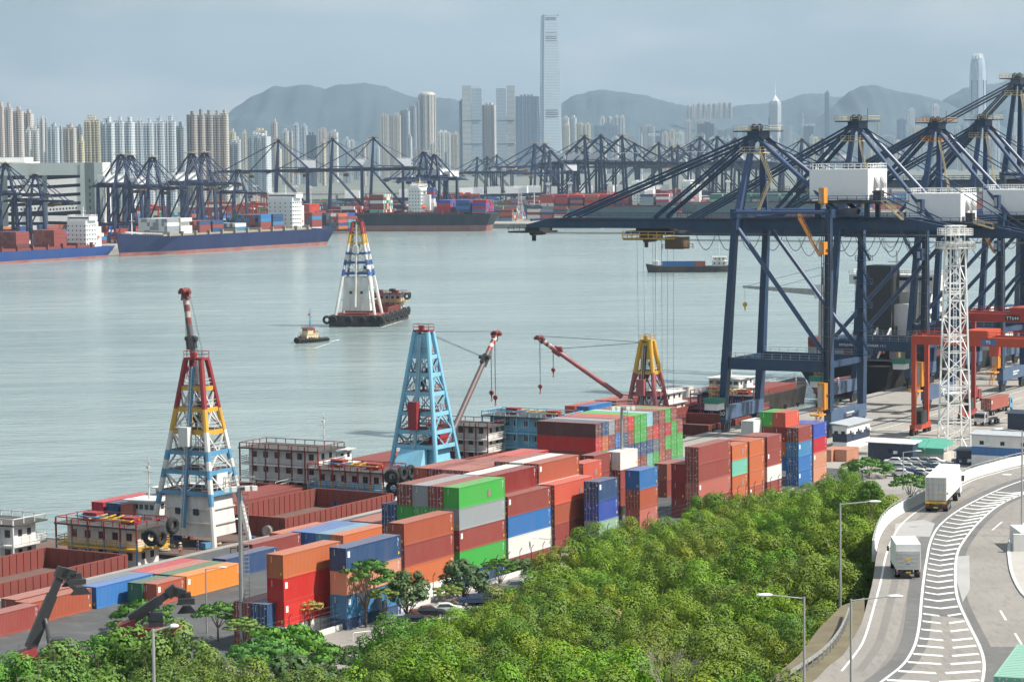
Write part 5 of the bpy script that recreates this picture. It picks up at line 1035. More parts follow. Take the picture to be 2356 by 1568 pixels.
hill('hills', [(400, 345), (470, 318), (523, 268), (560, 240), (600, 216), (636, 200), (660, 203), (700, 195), (730, 200), (760, 207), (800, 194), (850, 193), (884, 198), (920, 213), (950, 223), (985, 222), (1010, 225), (1040, 227), (1060, 234), (1110, 250), (1200, 275), (1290, 300), (1400, 330)], 11500, 'long hazy mountain behind the residential towers', seed=1, depth=3500)
hill('hills', [(1180, 320), (1240, 270), (1293, 237), (1320, 219), (1340, 216), (1360, 209), (1385, 206), (1420, 211), (1480, 218), (1520, 230), (1560, 240), (1640, 258), (1720, 275), (1800, 300), (1900, 330)], 11000, 'rounded hazy hill right of the tallest tower', seed=2, depth=2600)
hill('hills', [(1560, 262), (1640, 256), (1700, 243), (1760, 238), (1800, 232), (1850, 216), (1885, 215), (1920, 224), (1960, 221), (2000, 222), (2060, 230), (2150, 250), (2260, 270)], 12500, 'farther hazy ridge in the middle right', seed=3, depth=1800)
hill('hills', [(1800, 330), (1860, 290), (1920, 245), (1955, 210), (1985, 197), (2012, 196), (2035, 205), (2060, 212), (2100, 216), (2125, 222), (2150, 227), (2180, 240), (2230, 262), (2300, 290), (2400, 320)], 10800, 'sharp hazy peak between the slim dark tower and the tall curved one', seed=4, depth=2500)
hill('hills', [(2080, 300), (2150, 245), (2190, 218), (2220, 202), (2260, 195), (2290, 193), (2330, 181), (2356, 175), (2420, 165), (2500, 160)], 11600, 'hazy mountain shoulder at the right edge', seed=5, depth=2600)
def tmat(name, wall, glass, fz=3.1, fx=3.4, rz=.5, rx=.55, rough=.6, gr=.25):
    if name in MATS: return MATS[name]
    m, n, l, b = nodes(name); t = n.new('ShaderNodeTexCoord'); s = n.new('ShaderNodeSeparateXYZ'); l.new(t.outputs['Object'], s.inputs[0])
    def M(op, a, b_=None):
        q = n.new('ShaderNodeMath'); q.operation = op
        for i, x in enumerate((a, b_)):
            if x is None: continue
            if hasattr(x, 'links'): l.new(x, q.inputs[i])
            else: q.inputs[i].default_value = x
        return q.outputs[0]
    zf = M('LESS_THAN', M('FRACT', M('DIVIDE', s.outputs[2], fz)), rz); h = M('ADD', s.outputs[0], s.outputs[1]); xf = M('LESS_THAN', M('FRACT', M('DIVIDE', h, fx)), rx)
    w = M('MULTIPLY', zf, xf); x = n.new('ShaderNodeMixRGB'); l.new(w, x.inputs[0]); x.inputs[2].default_value = (*glass, 1)
    z = n.new('ShaderNodeTexNoise'); z.inputs['Scale'].default_value = .05; z.inputs['Detail'].default_value = 5; l.new(t.outputs['Object'], z.inputs['Vector']); y = n.new('ShaderNodeMixRGB'); l.new(z.outputs[0], y.inputs[0]); y.inputs[1].default_value = (*[c * .85 for c in wall], 1); y.inputs[2].default_value = (*[min(.85, c * 1.12) for c in wall], 1)
    l.new(y.outputs[0], x.inputs[1]); l.new(x.outputs[0], b.inputs['Base Color']); r = M('SUBTRACT', rough, M('MULTIPLY', w, rough - gr)); l.new(r, b.inputs['Roughness']); MATS[name] = m; return m
TM = {'white': tmat('tower_white', (.66, .65, .60), (.16, .19, .22)), 'tan': tmat('tower_tan', (.56, .5, .42), (.14, .15, .16)), 'pink': tmat('tower_pink', (.6, .52, .47), (.18, .18, .19)), 'grey': tmat('tower_grey', (.36, .38, .40), (.10, .13, .17)),
      'brown': tmat('tower_brown', (.38, .34, .31), (.08, .09, .11)), 'cream': tmat('tower_cream', (.66, .58, .40), (.17, .18, .18)), 'blue': tmat('tower_blue', (.22, .28, .36), (.07, .11, .18), 3.5, 6, .7, .8), 'glass': tmat('tower_glass', (.48, .55, .58), (.22, .30, .36), 4.2, 300, .55, 1.0, .4, .12),
      'bluewhite': tmat('tower_blue_white', (.60, .63, .64), (.13, .20, .28), 3.1, 2.6, .6, .5), 'dark': tmat('tower_dark', (.10, .12, .15), (.05, .07, .1), 3.8, 5, .6, .7, .4, .1), 'band': tmat('tower_band', (.62, .6, .56), (.16, .2, .24), 3.6, 500, .45, 1.0)}
VDARK = paint('recess_dark', (.10, .11, .13), .7, .2)
def tower(u0, u1, v, y, style='white', label=None, bays=3, roof=1, d=None, rz=None, group=None, base=0, kind='high-rise'):
    a = far(u0, v, y); b = far(u1, v, y); w = b.x - a.x; H = a.z; cx = (a.x + b.x) / 2; d = d or min(w, 32)
    ang = RCY.uniform(-.25, .15) if rz is None else rz
    t = thing('tower_block', label, kind, (cx, y, base), ang, group); w /= (math.cos(ang) + abs(math.sin(ang)) * d / max(w, 1) * .5); H -= base
    mt = TM[style]
    mb = MB(); mb.box(-w / 2, w / 2, -d / 2 + 2, d / 2, 0, H - 1.5); mb.build('wall', mt, t)
    for i in range(bays):
        bw = w / bays; x = -w / 2 + i * bw; mb = MB(); mb.box(x + bw * .12, x + bw * .88, -d / 2, -d / 2 + 1.999, 0, H - RCY.choice([0, 1, 2.5])); mb.build('wall_bay', mt, t)
        mb = MB(); mb.box(x + bw * .44, x + bw * .56, -d / 2 - .6, -d / 2 - .001, 0, H - 4); mb.build('fin', mt if i % 2 else VDARK, t)
    if roof:
        for i in range(roof): mb = MB(); x = lerp(-w * .38, w * .22, (i + .5) / roof); mb.box(x, x + w * .5 / roof * .7, -d / 4, d / 4, H - 1.5, H + RCY.uniform(3, 6)); mb.build('roof_house', mt, t)
    return t
TW = [ # u0 u1 v y style label bays roof
 (-8, 10, 244, 3500, 'pink', 'tallest orange-brown tower at the extreme left'), (10, 27, 247, 3450, 'pink', 'orange-brown tower with dark crown, second from the left'), (29, 52, 253, 3550, 'pink', 'orange-brown tower with dark crown, third from the left'), (53, 75, 259, 3600, 'pink', 'orange-brown tower with dark crown, fourth from the left'),
 (58, 70, 298, 3300, 'white', 'low white tower in front of the brown group'), (70, 88, 294, 3320, 'white', 'white stepped tower right of the brown group'), (81, 92, 281, 3700, 'bluewhite', 'narrow pale tower left of the tallest white slab'), (91, 101, 271, 3500, 'white', 'slender bright white slab at the left'), (100, 108, 280, 3700, 'grey', 'narrow grey tower beside the white slab'),
 (110, 134, 291, 3300, 'bluewhite', 'white tower with grey bays and stepped roof'), (134, 144, 296, 3900, 'grey', 'narrow grey tower behind the stepped white one'), (146, 173, 292, 3500, 'tan', 'tan tower left of the cream one'), (174, 191, 291, 3700, 'grey', 'greyish tower wedged before the cream one'), (178, 193, 322, 3200, 'cream', 'short cream tower with flat top'),
 (193, 230, 274, 3100, 'cream', 'broad cream tower with dark roof houses'), (232, 262, 280, 3000, 'bluewhite', 'first blue and white tower of the long row'), (263, 284, 276, 3010, 'bluewhite', 'second blue and white tower of the long row'), (285, 308, 279, 3020, 'bluewhite', 'third blue and white tower of the long row'), (308, 329, 276, 3030, 'bluewhite', 'fourth blue and white tower of the long row'),
 (330, 352, 280, 3040, 'bluewhite', 'fifth blue and white tower of the long row'), (353, 377, 277, 3050, 'bluewhite', 'sixth blue and white tower of the long row'), (378, 403, 276, 3060, 'bluewhite', 'last blue and white tower of the long row'), (403, 426, 290, 3500, 'grey', 'grey glass tower right of the blue and white row'),
 (430, 452, 262, 3200, 'brown', 'first brown-grey tower of the arched roof cluster'), (452, 470, 262, 3210, 'brown', 'second brown-grey tower of the arched roof cluster'), (470, 488, 262, 3220, 'brown', 'third brown-grey tower of the arched roof cluster'), (488, 506, 262, 3230, 'brown', 'fourth brown-grey tower of the arched roof cluster'), (506, 524, 261, 3240, 'tan', 'sunlit last tower of the arched roof cluster'),
 (526, 541, 302, 5000, 'cream', 'pale slab right of the arched roof cluster'), (524, 551, 328, 3800, 'grey', 'low grey block under the mountain foot'), (571, 620, 312, 4200, 'bluewhite', 'wide grid-faced block with three roof houses'), (556, 568, 303, 6000, 'cream', 'short pale tower, left part of the low cream group'), (584, 613, 300, 6200, 'cream', 'pale low cluster behind the grid-faced block'),
 (624, 637, 278, 5200, 'pink', 'slim pink and white tower'), (648, 663, 300, 5800, 'white', 'white tower right of the slim pink one'), (665, 673, 300, 5900, 'tan', 'narrow tan tower beside the green twins'), (674, 687, 284, 5600, 'bluewhite', 'left one of two greenish twin towers'), (691, 706, 287, 5650, 'bluewhite', 'right one of two greenish twin towers'), (704, 728, 310, 5200, 'dark', 'dark stepped office block below the mountain'),
 (730, 753, 296, 6000, 'pink', 'pinkish tower pair right of the dark office block'), (754, 777, 303, 6100, 'white', 'low white cluster under the mountain'), (873, 897, 265, 6500, 'tan', 'left tan tower of the pair beside the curved group'), (898, 921, 264, 6500, 'tan', 'right tan tower of the pair beside the curved group'), (921, 942, 254, 6600, 'grey', 'grey tower stepping up to the round one'),
 (942, 957, 243, 6650, 'grey', 'grey-blue tower next to the round topped one'), (956, 966, 232, 6680, 'grey', 'narrow shaft touching the round topped tower'), (1003, 1036, 303, 6000, 'white', 'white tower right of the round topped one'), (1037, 1056, 306, 6200, 'tan', 'tan tower in the gap before the glass twins'), (1056, 1065, 231, 7300, 'blue', 'narrow blue shaft left of the glass twins'),
 (1109, 1141, 241, 7350, 'pink', 'orange-brown arch shaped tower between the glass twins'), (1186, 1240, 221, 7200, 'blue', 'broad blue-grey tower beside the tallest one')]
for q in TW: tower(*q[:5], label=q[5], bays=max(1, int((q[1] - q[0]) / 9)), roof=max(1, int((q[1] - q[0]) / 12)))
# arches over the brown cluster
# round topped tower
def loft_tower(label, u, y, prof, mat, n_=16, rz=0, cat='skyscraper', parts=None, squash=1.0, name='skyscraper'):
    p = far(u, 300, y); t = thing(name, label, cat, (p.x, y, 0), rz); mb = MB(); rings = []
    for z, hw in prof: rings.append([(hw * math.cos(a + math.pi / n_) * (1 / math.cos(math.pi / n_) if n_ == 4 else 1), hw * squash * math.sin(a + math.pi / n_) * (1 / math.cos(math.pi / n_) if n_ == 4 else 1), z) for a in [2 * math.pi * k / n_ for k in range(n_)]])
    mb.loft(rings); mb.build('shaft', mat, t); return t
def px(y): return y / F
def zz(v, y, u=1178): return far(u, v, y).z
y = 6700; t = loft_tower('tall residential tower with a rounded crown', 984, y, [(0, 19.5 * px(y)), (zz(216, y), 19.5 * px(y)), (zz(212, y), 17 * px(y)), (zz(210, y), 12 * px(y))], TM['tan'], 20)
for k in range(8): a = -math.pi * (k + .5) / 8; r_ = 19.6 * px(y); mb = MB(); mb.box(r_ * math.cos(a) - 1.1, r_ * math.cos(a) + 1.1, r_ * math.sin(a) - 1.1, r_ * math.sin(a) + 1.1, 0, zz(217, y)); mb.build('fin', VDARK if k % 2 else TM['tan'], t)
# twin glass towers
for k, (ua, ub, s_) in enumerate(((1063, 1108, 1), (1141, 1184, -1))):
    y = 7300; p = far((ua + ub) / 2, 200, y); w = (ub - ua) * px(y); t = thing('skyscraper', '%s of the two glass towers flanking the brown arch tower' % ('left' if s_ > 0 else 'right'), 'skyscraper', (p.x, y, 0)); H = p.z
    c = w * (-.02 if s_ > 0 else .05); mb = MB(); mb.box(-w / 2, c - 1, -20, 20, 0, H + (3 if s_ > 0 else -4)); mb.build('shaft', TM['band'] if s_ > 0 else TM['glass'], t); mb = MB(); mb.box(c + 1, w / 2, -19, 19, 0, H + (-4 if s_ > 0 else 3)); mb.build('shaft', TM['glass'] if s_ > 0 else TM['band'], t)
    mb = MB(); mb.box(-w / 2 + 2, w / 2 - 2, -18, 18, H * .5, H * .5 + 4); mb.box(-w / 2 + 3, w / 2 - 3, -20.3, -19.5, H * .62, H * .62 + 3); mb.box(-w / 2 + 3, w / 2 - 3, -20.3, -19.5, H * .36, H * .36 + 3); mb.build('plant_floor', VDARK, t)
    mb = MB(); mb.bar((-w / 2 - 2, 0, H + 2.5), (w / 2 + 2, 0, H + .5), 4, 1); mb.build('roof_blade', TM['band'], t)
# the tallest tower
y = 7400; U = 1267; p = far(U, 300, y); t = thing('skyscraper', 'tallest glass skyscraper, tapering slightly, with dark plant bands', 'skyscraper', (p.x, y, 0), .12)
def hwv(v): return {0: 19, 1: 22.5}.get(v, 0)
prof = [(0, 29), (zz(385, y), 28.5), (zz(345, y), 25.5), (zz(250, y), 24), (zz(170, y), 23.3), (zz(80, y), 21.5), (zz(38, y), 20.3)]
mb = MB(); rings = []
for z, h_ in prof:
    h_ *= px(y) * .92; c = 5; rings.append([(-h_, -h_ + c, z), (-h_ + c, -h_ + c, z), (-h_ + c, -h_, z), (h_ - c, -h_, z), (h_ - c, -h_ + c, z), (h_, -h_ + c, z), (h_, h_ - c, z), (h_ - c, h_ - c, z), (h_ - c, h_, z), (-h_ + c, h_, z), (-h_ + c, h_ - c, z), (-h_, h_ - c, z)])
mb.loft(rings); mb.build('shaft', tmat('supertall_glass', (.55, .62, .66), (.34, .43, .5), 4.6, 300, .5, 1.0, .35, .1), t)
for i, vv in enumerate((43, 47, 78, 87, 92, 97, 167, 171, 176, 256, 261, 266, 271)):
    h_ = (20.3 + (vv - 38) * .016) * px(y) * .92; z = zz(vv, y); q = .92 if vv in (171,) else .66; mb = MB(); mb.box(-h_ * q, h_ * q, -h_ - .9, -h_ - .1, z, z + 2.6 * (.6 if vv < 80 else 1)); mb.build('plant_band', VDARK, t)
h_ = 20.3 * px(y) * .92; mb = MB()
for sx_ in (-1, 1): mb.bar((sx_ * (h_ - 2), -h_ + 5, zz(38, y)), (sx_ * (h_ - 2), -h_ + 5, zz(34.5, y)), 5, 3)
mb.box(-h_ + 6, h_ - 6, -h_ + 2, h_ - 3, zz(38, y), zz(36, y)); mb.build('crown', TM['glass'], t)
# right hand skyline
TW2 = [(1292, 1309, 270, 8600, 'white', 'first white tower right of the tallest skyscraper'), (1310, 1326, 269, 8650, 'white', 'second white tower right of the tallest skyscraper'), (1293, 1311, 287, 8200, 'cream', 'cream block at the foot of the white towers'), (1326, 1342, 284, 8500, 'cream', 'left one of two short cream towers'), (1344, 1359, 284, 8500, 'cream', 'right one of two short cream towers'),
 (1368, 1421, 288, 8000, 'blue', 'wide blue glass office slab'), (1379, 1392, 269, 8900, 'white', 'first of four slim white towers behind the blue slab'), (1394, 1407, 269, 8900, 'white', 'second of four slim white towers behind the blue slab'), (1411, 1424, 268, 8900, 'white', 'third of four slim white towers behind the blue slab'), (1425, 1438, 268, 8900, 'white', 'fourth of four slim white towers behind the blue slab'),
 (1472, 1506, 289, 8300, 'band', 'horizontally banded office tower'), (1508, 1537, 300, 8400, 'blue', 'blue-grey block right of the banded tower'), (1538, 1553, 299, 8500, 'cream', 'cream tower right of the blue-grey block'), (1555, 1574, 304, 8300, 'white', 'stepped white block near the middle right'), (1578, 1590, 277, 8800, 'pink', 'slim pinkish tower in the middle right'),
 (1604, 1643, 284, 8400, 'dark', 'dark glass tower with white edges'), (1601, 1627, 276, 9000, 'pink', 'pinkish block behind the dark glass tower'), (1650, 1700, 298, 8800, 'grey', 'long low grey block left of the near crane'), (1708, 1742, 293, 9200, 'grey', 'grey slab behind the near crane apex'), (1798, 1820, 288, 9100, 'grey', 'grey tower carrying a rooftop sign'), (1849, 1871, 290, 9100, 'dark', 'dark tower with a blue-white rooftop sign'),
 (1842, 1849, 262, 9600, 'white', 'thin white tower on the slope right of the spire tower'), (1897, 1908, 212, 9300, 'blue', 'very slim dark tower standing alone against the hills'), (1946, 1984, 278, 9400, 'white', 'white slab pair behind the second crane apex'), (2014, 2024, 280, 9500, 'cream', 'small cream tower below the sharp peak'), (2063, 2084, 275, 9200, 'blue', 'blue tower with a round roof'), (2086, 2104, 251, 9900, 'white', 'tall white tower on the slope'),
 (2142, 2160, 242, 10000, 'white', 'white cylindrical looking tower high on the slope'), (2020, 2060, 312, 8800, 'band', 'frame-like pale block between the crane masts'), (2094, 2125, 292, 9000, 'cream', 'cream block left of the tall curved tower'), (2192, 2210, 292, 9000, 'white', 'white block below the mountain shoulder'), (2213, 2228, 286, 9100, 'grey', 'grey tower touching the tall curved tower'), (2270, 2298, 268, 8900, 'white', 'white tower right of the tall curved tower'), (2324, 2370, 258, 9000, 'bluewhite', 'pale tower cut by the right edge')]
for q in TW2: tower(*q[:5], label=q[5], bays=max(1, int((q[1] - q[0]) / 8)), roof=1)
for i in range(9): tower(1578 + i * 12, 1588 + i * 12, 241 - i * .4 + RCY.uniform(-2, 2), 10000, 'pink', '%s from the left of the pinkish row on the hill saddle' % NTH[i], bays=1, roof=1, group='pinkish towers on the hill saddle', base=far(1600, 262, 10000).z - 20)
y = 9300; t = loft_tower('tower with a white pyramid roof and thin spire', 1783.5, y, [(0, 14 * px(y)), (zz(240, y, 1783), 14 * px(y)), (zz(233, y, 1783), 12.5 * px(y))], TM['band'], 6, .3)
mb = MB(); mb.cyl((0, 0, zz(233, y, 1783)), 10 * px(y), 1, 6, 10 * px(y)); mb.tube((0, 0, zz(232, y, 1783)), (0, 0, zz(219, y, 1783)), 9.5 * px(y), 1, 6); mb.build('pyramid_roof', WHITE, t); mb = MB(); mb.tube((0, 0, zz(219, y, 1783)), (0, 0, zz(185, y, 1783)), 2.6, .6, 6); mb.build('spire', WHITE, t)
y = 8700; k_ = px(y); t = loft_tower('very tall tower with curved crown near the right edge', 2249, y, [(0, 20 * k_), (zz(250, y, 2249), 19.8 * k_), (zz(180, y, 2249), 18.5 * k_), (zz(150, y, 2249), 17 * k_), (zz(135, y, 2249), 14.5 * k_), (zz(128, y, 2249), 11 * k_)], tmat('curved_glass', (.46, .52, .58), (.25, .32, .4), 4.2, 7, .6, .8, .4, .12), 12, .2)
for k in range(12): a = 2 * math.pi * k / 12; mb = MB(); z0_, z1_ = zz(136, y, 2249), zz(125 - (k % 2), y, 2249); mb.bar((14.6 * k_ * math.cos(a), 14.6 * k_ * math.sin(a), z0_), (10 * k_ * math.cos(a), 10 * k_ * math.sin(a), z1_), 3, 3); mb.build('crown_fin', WHITE, t)
for k in (0, 1, 2, 3): a = -math.pi * (k + .5) / 4; mb = MB(); mb.bar((19.9 * k_ * math.cos(a), 19.9 * k_ * math.sin(a), 0), (18.3 * k_ * math.cos(a), 18.3 * k_ * math.sin(a), zz(185, y, 2249)), 4, 4); mb.build('fin', VDARK, t)
# rooftop signs
def sign(txt, u, v, y, h, mat, label):
    p = far(u, v, y); o = link('rooftop_sign', textmesh(txt, h, .6, mat), None, loc=p, label=label, cat='sign'); o.rotation_euler = (math.pi / 2, 0, 0)
sign('EPSON', 1505, 313, 8250, 13, WMARK, 'white rooftop lettering on the banded tower group'); sign('PHILIPS', 1809, 288, 9050, 18, flat('sign_blue', (.1, .2, .4)), 'dark blue rooftop lettering left of the dark signed tower'); sign('HYUNDAI', 1860, 289.5, 9050, 11, WMARK, 'white rooftop lettering on the dark tower'); sign('TOSHIBA', 1440, 320, 8250, 13, flat('sign_red', (.5, .08, .06)), 'red rooftop lettering low in the skyline')
# low city filling in between
low = []
for k in range(230):
    u = RCY.uniform(0, 2356); z = RCY.random()
    if u < 230: continue
    y = RCY.uniform(4800, 9000) if u < 1060 else RCY.uniform(7600, 9300); v = RCY.uniform(312, 352) if u < 1060 else RCY.uniform(304, 345)
    low.append((u, v, y))
for (u, v, y) in low:
    w = RCY.uniform(7, 18); tower(u, u + w, v, y, RCY.choice(['white', 'cream', 'grey', 'tan', 'pink', 'bluewhite', 'white']), label='small pale city block in the dense low skyline', bays=1, roof=1, group='small city blocks of the low skyline')
# road viaduct and green strip behind the far port
mb = MB(); mb.box(-900, 1500, 3380, 3396, 9, 11.5); 
for x in range(-880, 1500, 40): mb.box(x, x + 3, 3384, 3392, .6, 9)
o = mb.build('viaduct', CONC, label='long low concrete viaduct behind the far terminal', cat='bridge')
# ---------------------------------------------------------------- elevated road on the right
ZR = 17.5
def zc(x, y): return (1725.6 + x * .3764, 977.8 + y * .3764)
def curve(pts, z=ZR, n=60):
    P = [at(*zc(*p), z) for p in pts]; out = []
    for i in range(len(P) - 1):
        p0, p1, p2, p3 = P[max(0, i - 1)], P[i], P[i + 1], P[min(len(P) - 1, i + 2)]
        for k in range(8):
            t = k / 8; out.append(.5 * ((2 * p1) + (p2 - p0) * t + (2 * p0 - 5 * p1 + 4 * p2 - p3) * t * t + (3 * p1 - 3 * p2 - p0 + p3) * t ** 3))
    out.append(P[-1])
    L = [0]
    for a, b in zip(out, out[1:]): L.append(L[-1] + (b - a).length)
    res = []
    for i in range(n + 1):
        d = L[-1] * i / n; k = 0
        while k < len(L) - 2 and L[k + 1] < d: k += 1
        res.append(out[k].lerp(out[k + 1], (d - L[k]) / max(1e-6, L[k + 1] - L[k])))
    return res
LINE1 = [(560, 1500), (640, 1400), (700, 1300), (760, 1100), (800, 950), (830, 800), (872, 690), (930, 600), (1060, 500), (1330, 350), (1500, 293), (1675, 250), (2000, 195)]
LINE2 = [(700, 1640), (850, 1530), (940, 1455), (995, 1370), (1022, 1290), (1038, 1190), (1048, 1070), (1062, 940), (1080, 820), (1105, 705), (1160, 610), (1280, 515), (1470, 415), (1675, 335), (2000, 255)]
LINE3 = [(1400, 1640), (1425, 1540), (1430, 1440), (1400, 1340), (1330, 1200), (1270, 1060), (1255, 930), (1265, 790), (1310, 700), (1400, 590), (1520, 490), (1675, 420), (2000, 320)]
KERBR = [(1800, 1180), (1675, 1050), (1640, 1010), (1600, 930), (1580, 850), (1575, 740), (1620, 640), (1700, 590), (2000, 470)]
EDGEL = [(250, 1620), (380, 1568), (480, 1470), (570, 1400), (630, 1300), (680, 1210), (715, 1090), (750, 950), (772, 800), (800, 680), (850, 600), (930, 540), (1065, 470), (1340, 333), (1500, 282), (1675, 238), (2000, 185)]
m, n, l, b = nodes('road_concrete'); c, _ = noise_mix(n, l, .08, (.205, .186, .166), (.26, .238, .213)); c2, z = noise_mix(n, l, 1.4, c, (.15, .138, .126), .5, .8, sc=(1.6, .35, 1)); l.new(c2, b.inputs['Base Color']); b.inputs['Roughness'].default_value = .8
ROAD = m; ROADD = ground_mat('road_asphalt', (.10, .098, .095), (.14, .135, .13), (.19, .18, .17), .1, 1.2); ROADW = ground_mat('worn_lane', (.175, .16, .145), (.205, .19, .172), (.13, .12, .11), .1, 1.2); RPAINT = paint('road_paint', (.72, .72, .69), .6, .3, 0, 2, dcol=(.42, .40, .37), streak=False)
def ribbon(name, A, B, z, mat, th=None, **kw):
    mb = MB(); n_ = len(A); mb.add([(p.x, p.y, z) for p in A] + [(p.x, p.y, z) for p in B], [(i, i + 1, n_ + i + 1, n_ + i) for i in range(n_ - 1)]); return mb.build(name, mat, kind='structure', **kw)
eL = curve(EDGEL, n=90); far_r = [Vector((p.x + 60, p.y - 25, ZR)) for p in eL]
mb = MB(); pts = [(p.x, p.y) for p in eL]; n_ = len(pts); R2 = [(eL[-1].x + 160, eL[-1].y - 60), (250, 120), (30, 120)]
poly = [(p[0], p[1]) for p in pts] + R2; mb.prism(poly[::-1], ZR - 1.2, ZR); struct('road', mb, ROAD)
mb = MB(); mb.prism([(p[0] + 1.5, p[1] - .5) for p in poly][::-1], -.5, ZR - 1.21); struct('road_embankment', mb, CONC)
def offset(P, d):
    out = []
    for i, p in enumerate(P):
        t = (P[min(len(P) - 1, i + 1)] - P[max(0, i - 1)]); t.normalize(); out.append(p + Vector((t.y, -t.x, 0)) * d)
    return out
l1, l2, l3 = curve(LINE1, n=90), curve(LINE2, n=110), curve(LINE3, n=110)
ribbon('road_marking', offset(l1, -.1), offset(l1, .1), ZR + .008, RPAINT); ribbon('road_marking', offset(l2, -.12), offset(l2, .12), ZR + .008, RPAINT); ribbon('road_marking', offset(l3, -.12), offset(l3, .12), ZR + .008, RPAINT)
ribbon('road_patch', offset(l2, -1.3), offset(l2, 1.0), ZR + .004, ROADD); ribbon('hatched_area', l2[26:], l3[26:], ZR + .0045, ROADD); ribbon('road_patch', offset(l3, .2), offset(l3, .9), ZR + .004, ROADD)
ys = [1600, 1555, 1500, 1445, 1395, 1345, 1300, 1245, 1195, 1150, 1105, 1060, 1020, 983, 945, 910, 876, 843, 812, 782, 752, 722, 694, 667, 641, 616, 592, 569, 547, 526, 506, 487, 469, 452, 436, 421, 407, 394, 381, 369]
def on_curve_y(pts, yv):
    for (x0, y0), (x1, y1) in zip(pts, pts[1:]):
        if (y0 - yv) * (y1 - yv) <= 0 and y0 != y1: t = (yv - y0) / (y1 - y0); return (lerp(x0, x1, t), yv)
    return None
l2p = [(p.x, p.y) for p in l2]
for i, yv in enumerate(ys[:-3]):
    a = on_curve_y(LINE2, yv)
    if a is None: continue
    f = i / 38; dn_ = (12, 20)[i > 12] if i < 20 else 14
    b_ = on_curve_y(LINE3, yv + (0 if i < 22 else -6)); 
    if b_ is None: continue
    mx = lerp(a[0], b_[0], .45 if i > 10 else .5); mid = (mx, yv + (13 if i < 30 else 8)); A, Mi, B = at(*zc(*a), ZR), at(*zc(*mid), ZR), at(*zc(*b_), ZR); w = Vector((0, .36, 0)); ins = (B - A).normalized() * .25
    segs = ((A + ins, Mi), (Mi, B - ins)) if i > 9 else ((A + ins, Mi - ins), (Mi + ins * 2, B - ins))
    if i > 10:
        mb = MB(); v = [A + ins - w, Mi - w, B - ins - w, B - ins + w, Mi + w, A + ins + w]; mb.add([(p.x, p.y, ZR + .008) for p in v], [(0, 1, 4, 5), (1, 2, 3, 4)]); struct('chevron_marking', mb, RPAINT)
    else:
        for s0, s1 in segs: mb = MB(); v = [s0 - w, s1 - w, s1 + w, s0 + w]; mb.add([(p.x, p.y, ZR + .008) for p in v], [(0, 1, 2, 3)]); struct('chevron_marking', mb, RPAINT)
for a, b_ in (((1620, 1270), (1665, 1345)), ((1530, 1130), (1565, 1190)), ((1480, 640), (1540, 590))): mb = MB(); A, B = at(*zc(*a), ZR), at(*zc(*b_), ZR); q = Vector((.1, 0, 0)); mb.add([A - q, A + q, B + q, B - q], [(0, 1, 2, 3)]); mb.v = [(p[0], p[1], ZR + .008) for p in mb.v]; struct('lane_dash', mb, RPAINT)
q = [at(*zc(*p), ZR) for p in ((1420, 1352), (1760, 1352), (1900, 1700), (1390, 1640), (1428, 1500))]; mb = MB(); mb.add([(p.x, p.y, ZR + .003) for p in q], [(0, 1, 2, 3, 4)]); struct('road_patch', mb, ROADD)
for P_ in ([(1266, 800), (1340, 795), (1345, 1000), (1300, 1080), (1262, 940)], [(890, 600), (1060, 575), (1130, 600), (1100, 680), (880, 672)]):
    q = [at(*zc(*p), ZR) for p in P_]; mb = MB(); mb.add([(p.x, p.y, ZR + .0055) for p in q], [tuple(range(len(q)))]); struct('road_patch', mb, ground_mat('patch_grey', (.3, .295, .285), (.34, .33, .32), (.4, .38, .36), .2, 2))
for d0, d1 in ((1.0, 1.7), (2.7, 3.4)): ribbon('tyre_wear', offset(l1, d0)[:70], offset(l1, d1)[:70], ZR + .0015, ROADW)
# parapet: precast blocks
PARA = paint('parapet_concrete', (.62, .61, .59), .75, .25, 0, .6, dcol=(.42, .41, .38)); t = thing('parapet', 'white concrete parapet blocks with a rail along the curved road', 'barrier')
pl = offset(eL, -.35); idx = [i for i in range(len(eL)) if eL[i].y > 252]
def cross(p, d): n2 = Vector((d.y, -d.x, 0)); return n2
nb = 0
for i in idx[:-1]:
    a, b_ = pl[i], pl[i + 1]; d = (b_ - a).normalized(); nn_ = Vector((d.y, -d.x, 0)); g = d * .03; mb = MB(); rg = []
    for p in (a + g, b_ - g): rg.append([p + nn_ * .3 + Vector((0, 0, 0)), p + nn_ * .12 + Vector((0, 0, .35)), p + nn_ * .08 + Vector((0, 0, 1.15)), p - nn_ * .16 + Vector((0, 0, 1.15)), p - nn_ * .22 + Vector((0, 0, -1.1)), p + nn_ * .28 + Vector((0, 0, -1.1))])
    mb.loft(rg); mb.build('parapet_block', PARA, t); nb += 1
mb = MB()
for i in idx[:-1]: mb.tube(pl[i] + Vector((0, 0, 1.5)), pl[i + 1] + Vector((0, 0, 1.5)), .05, n=5); mb.bar(pl[i] + Vector((0, 0, 1.1)), pl[i] + Vector((0, 0, 1.5)), .07)
mb.build('rail', STEEL, t, kind='stuff')
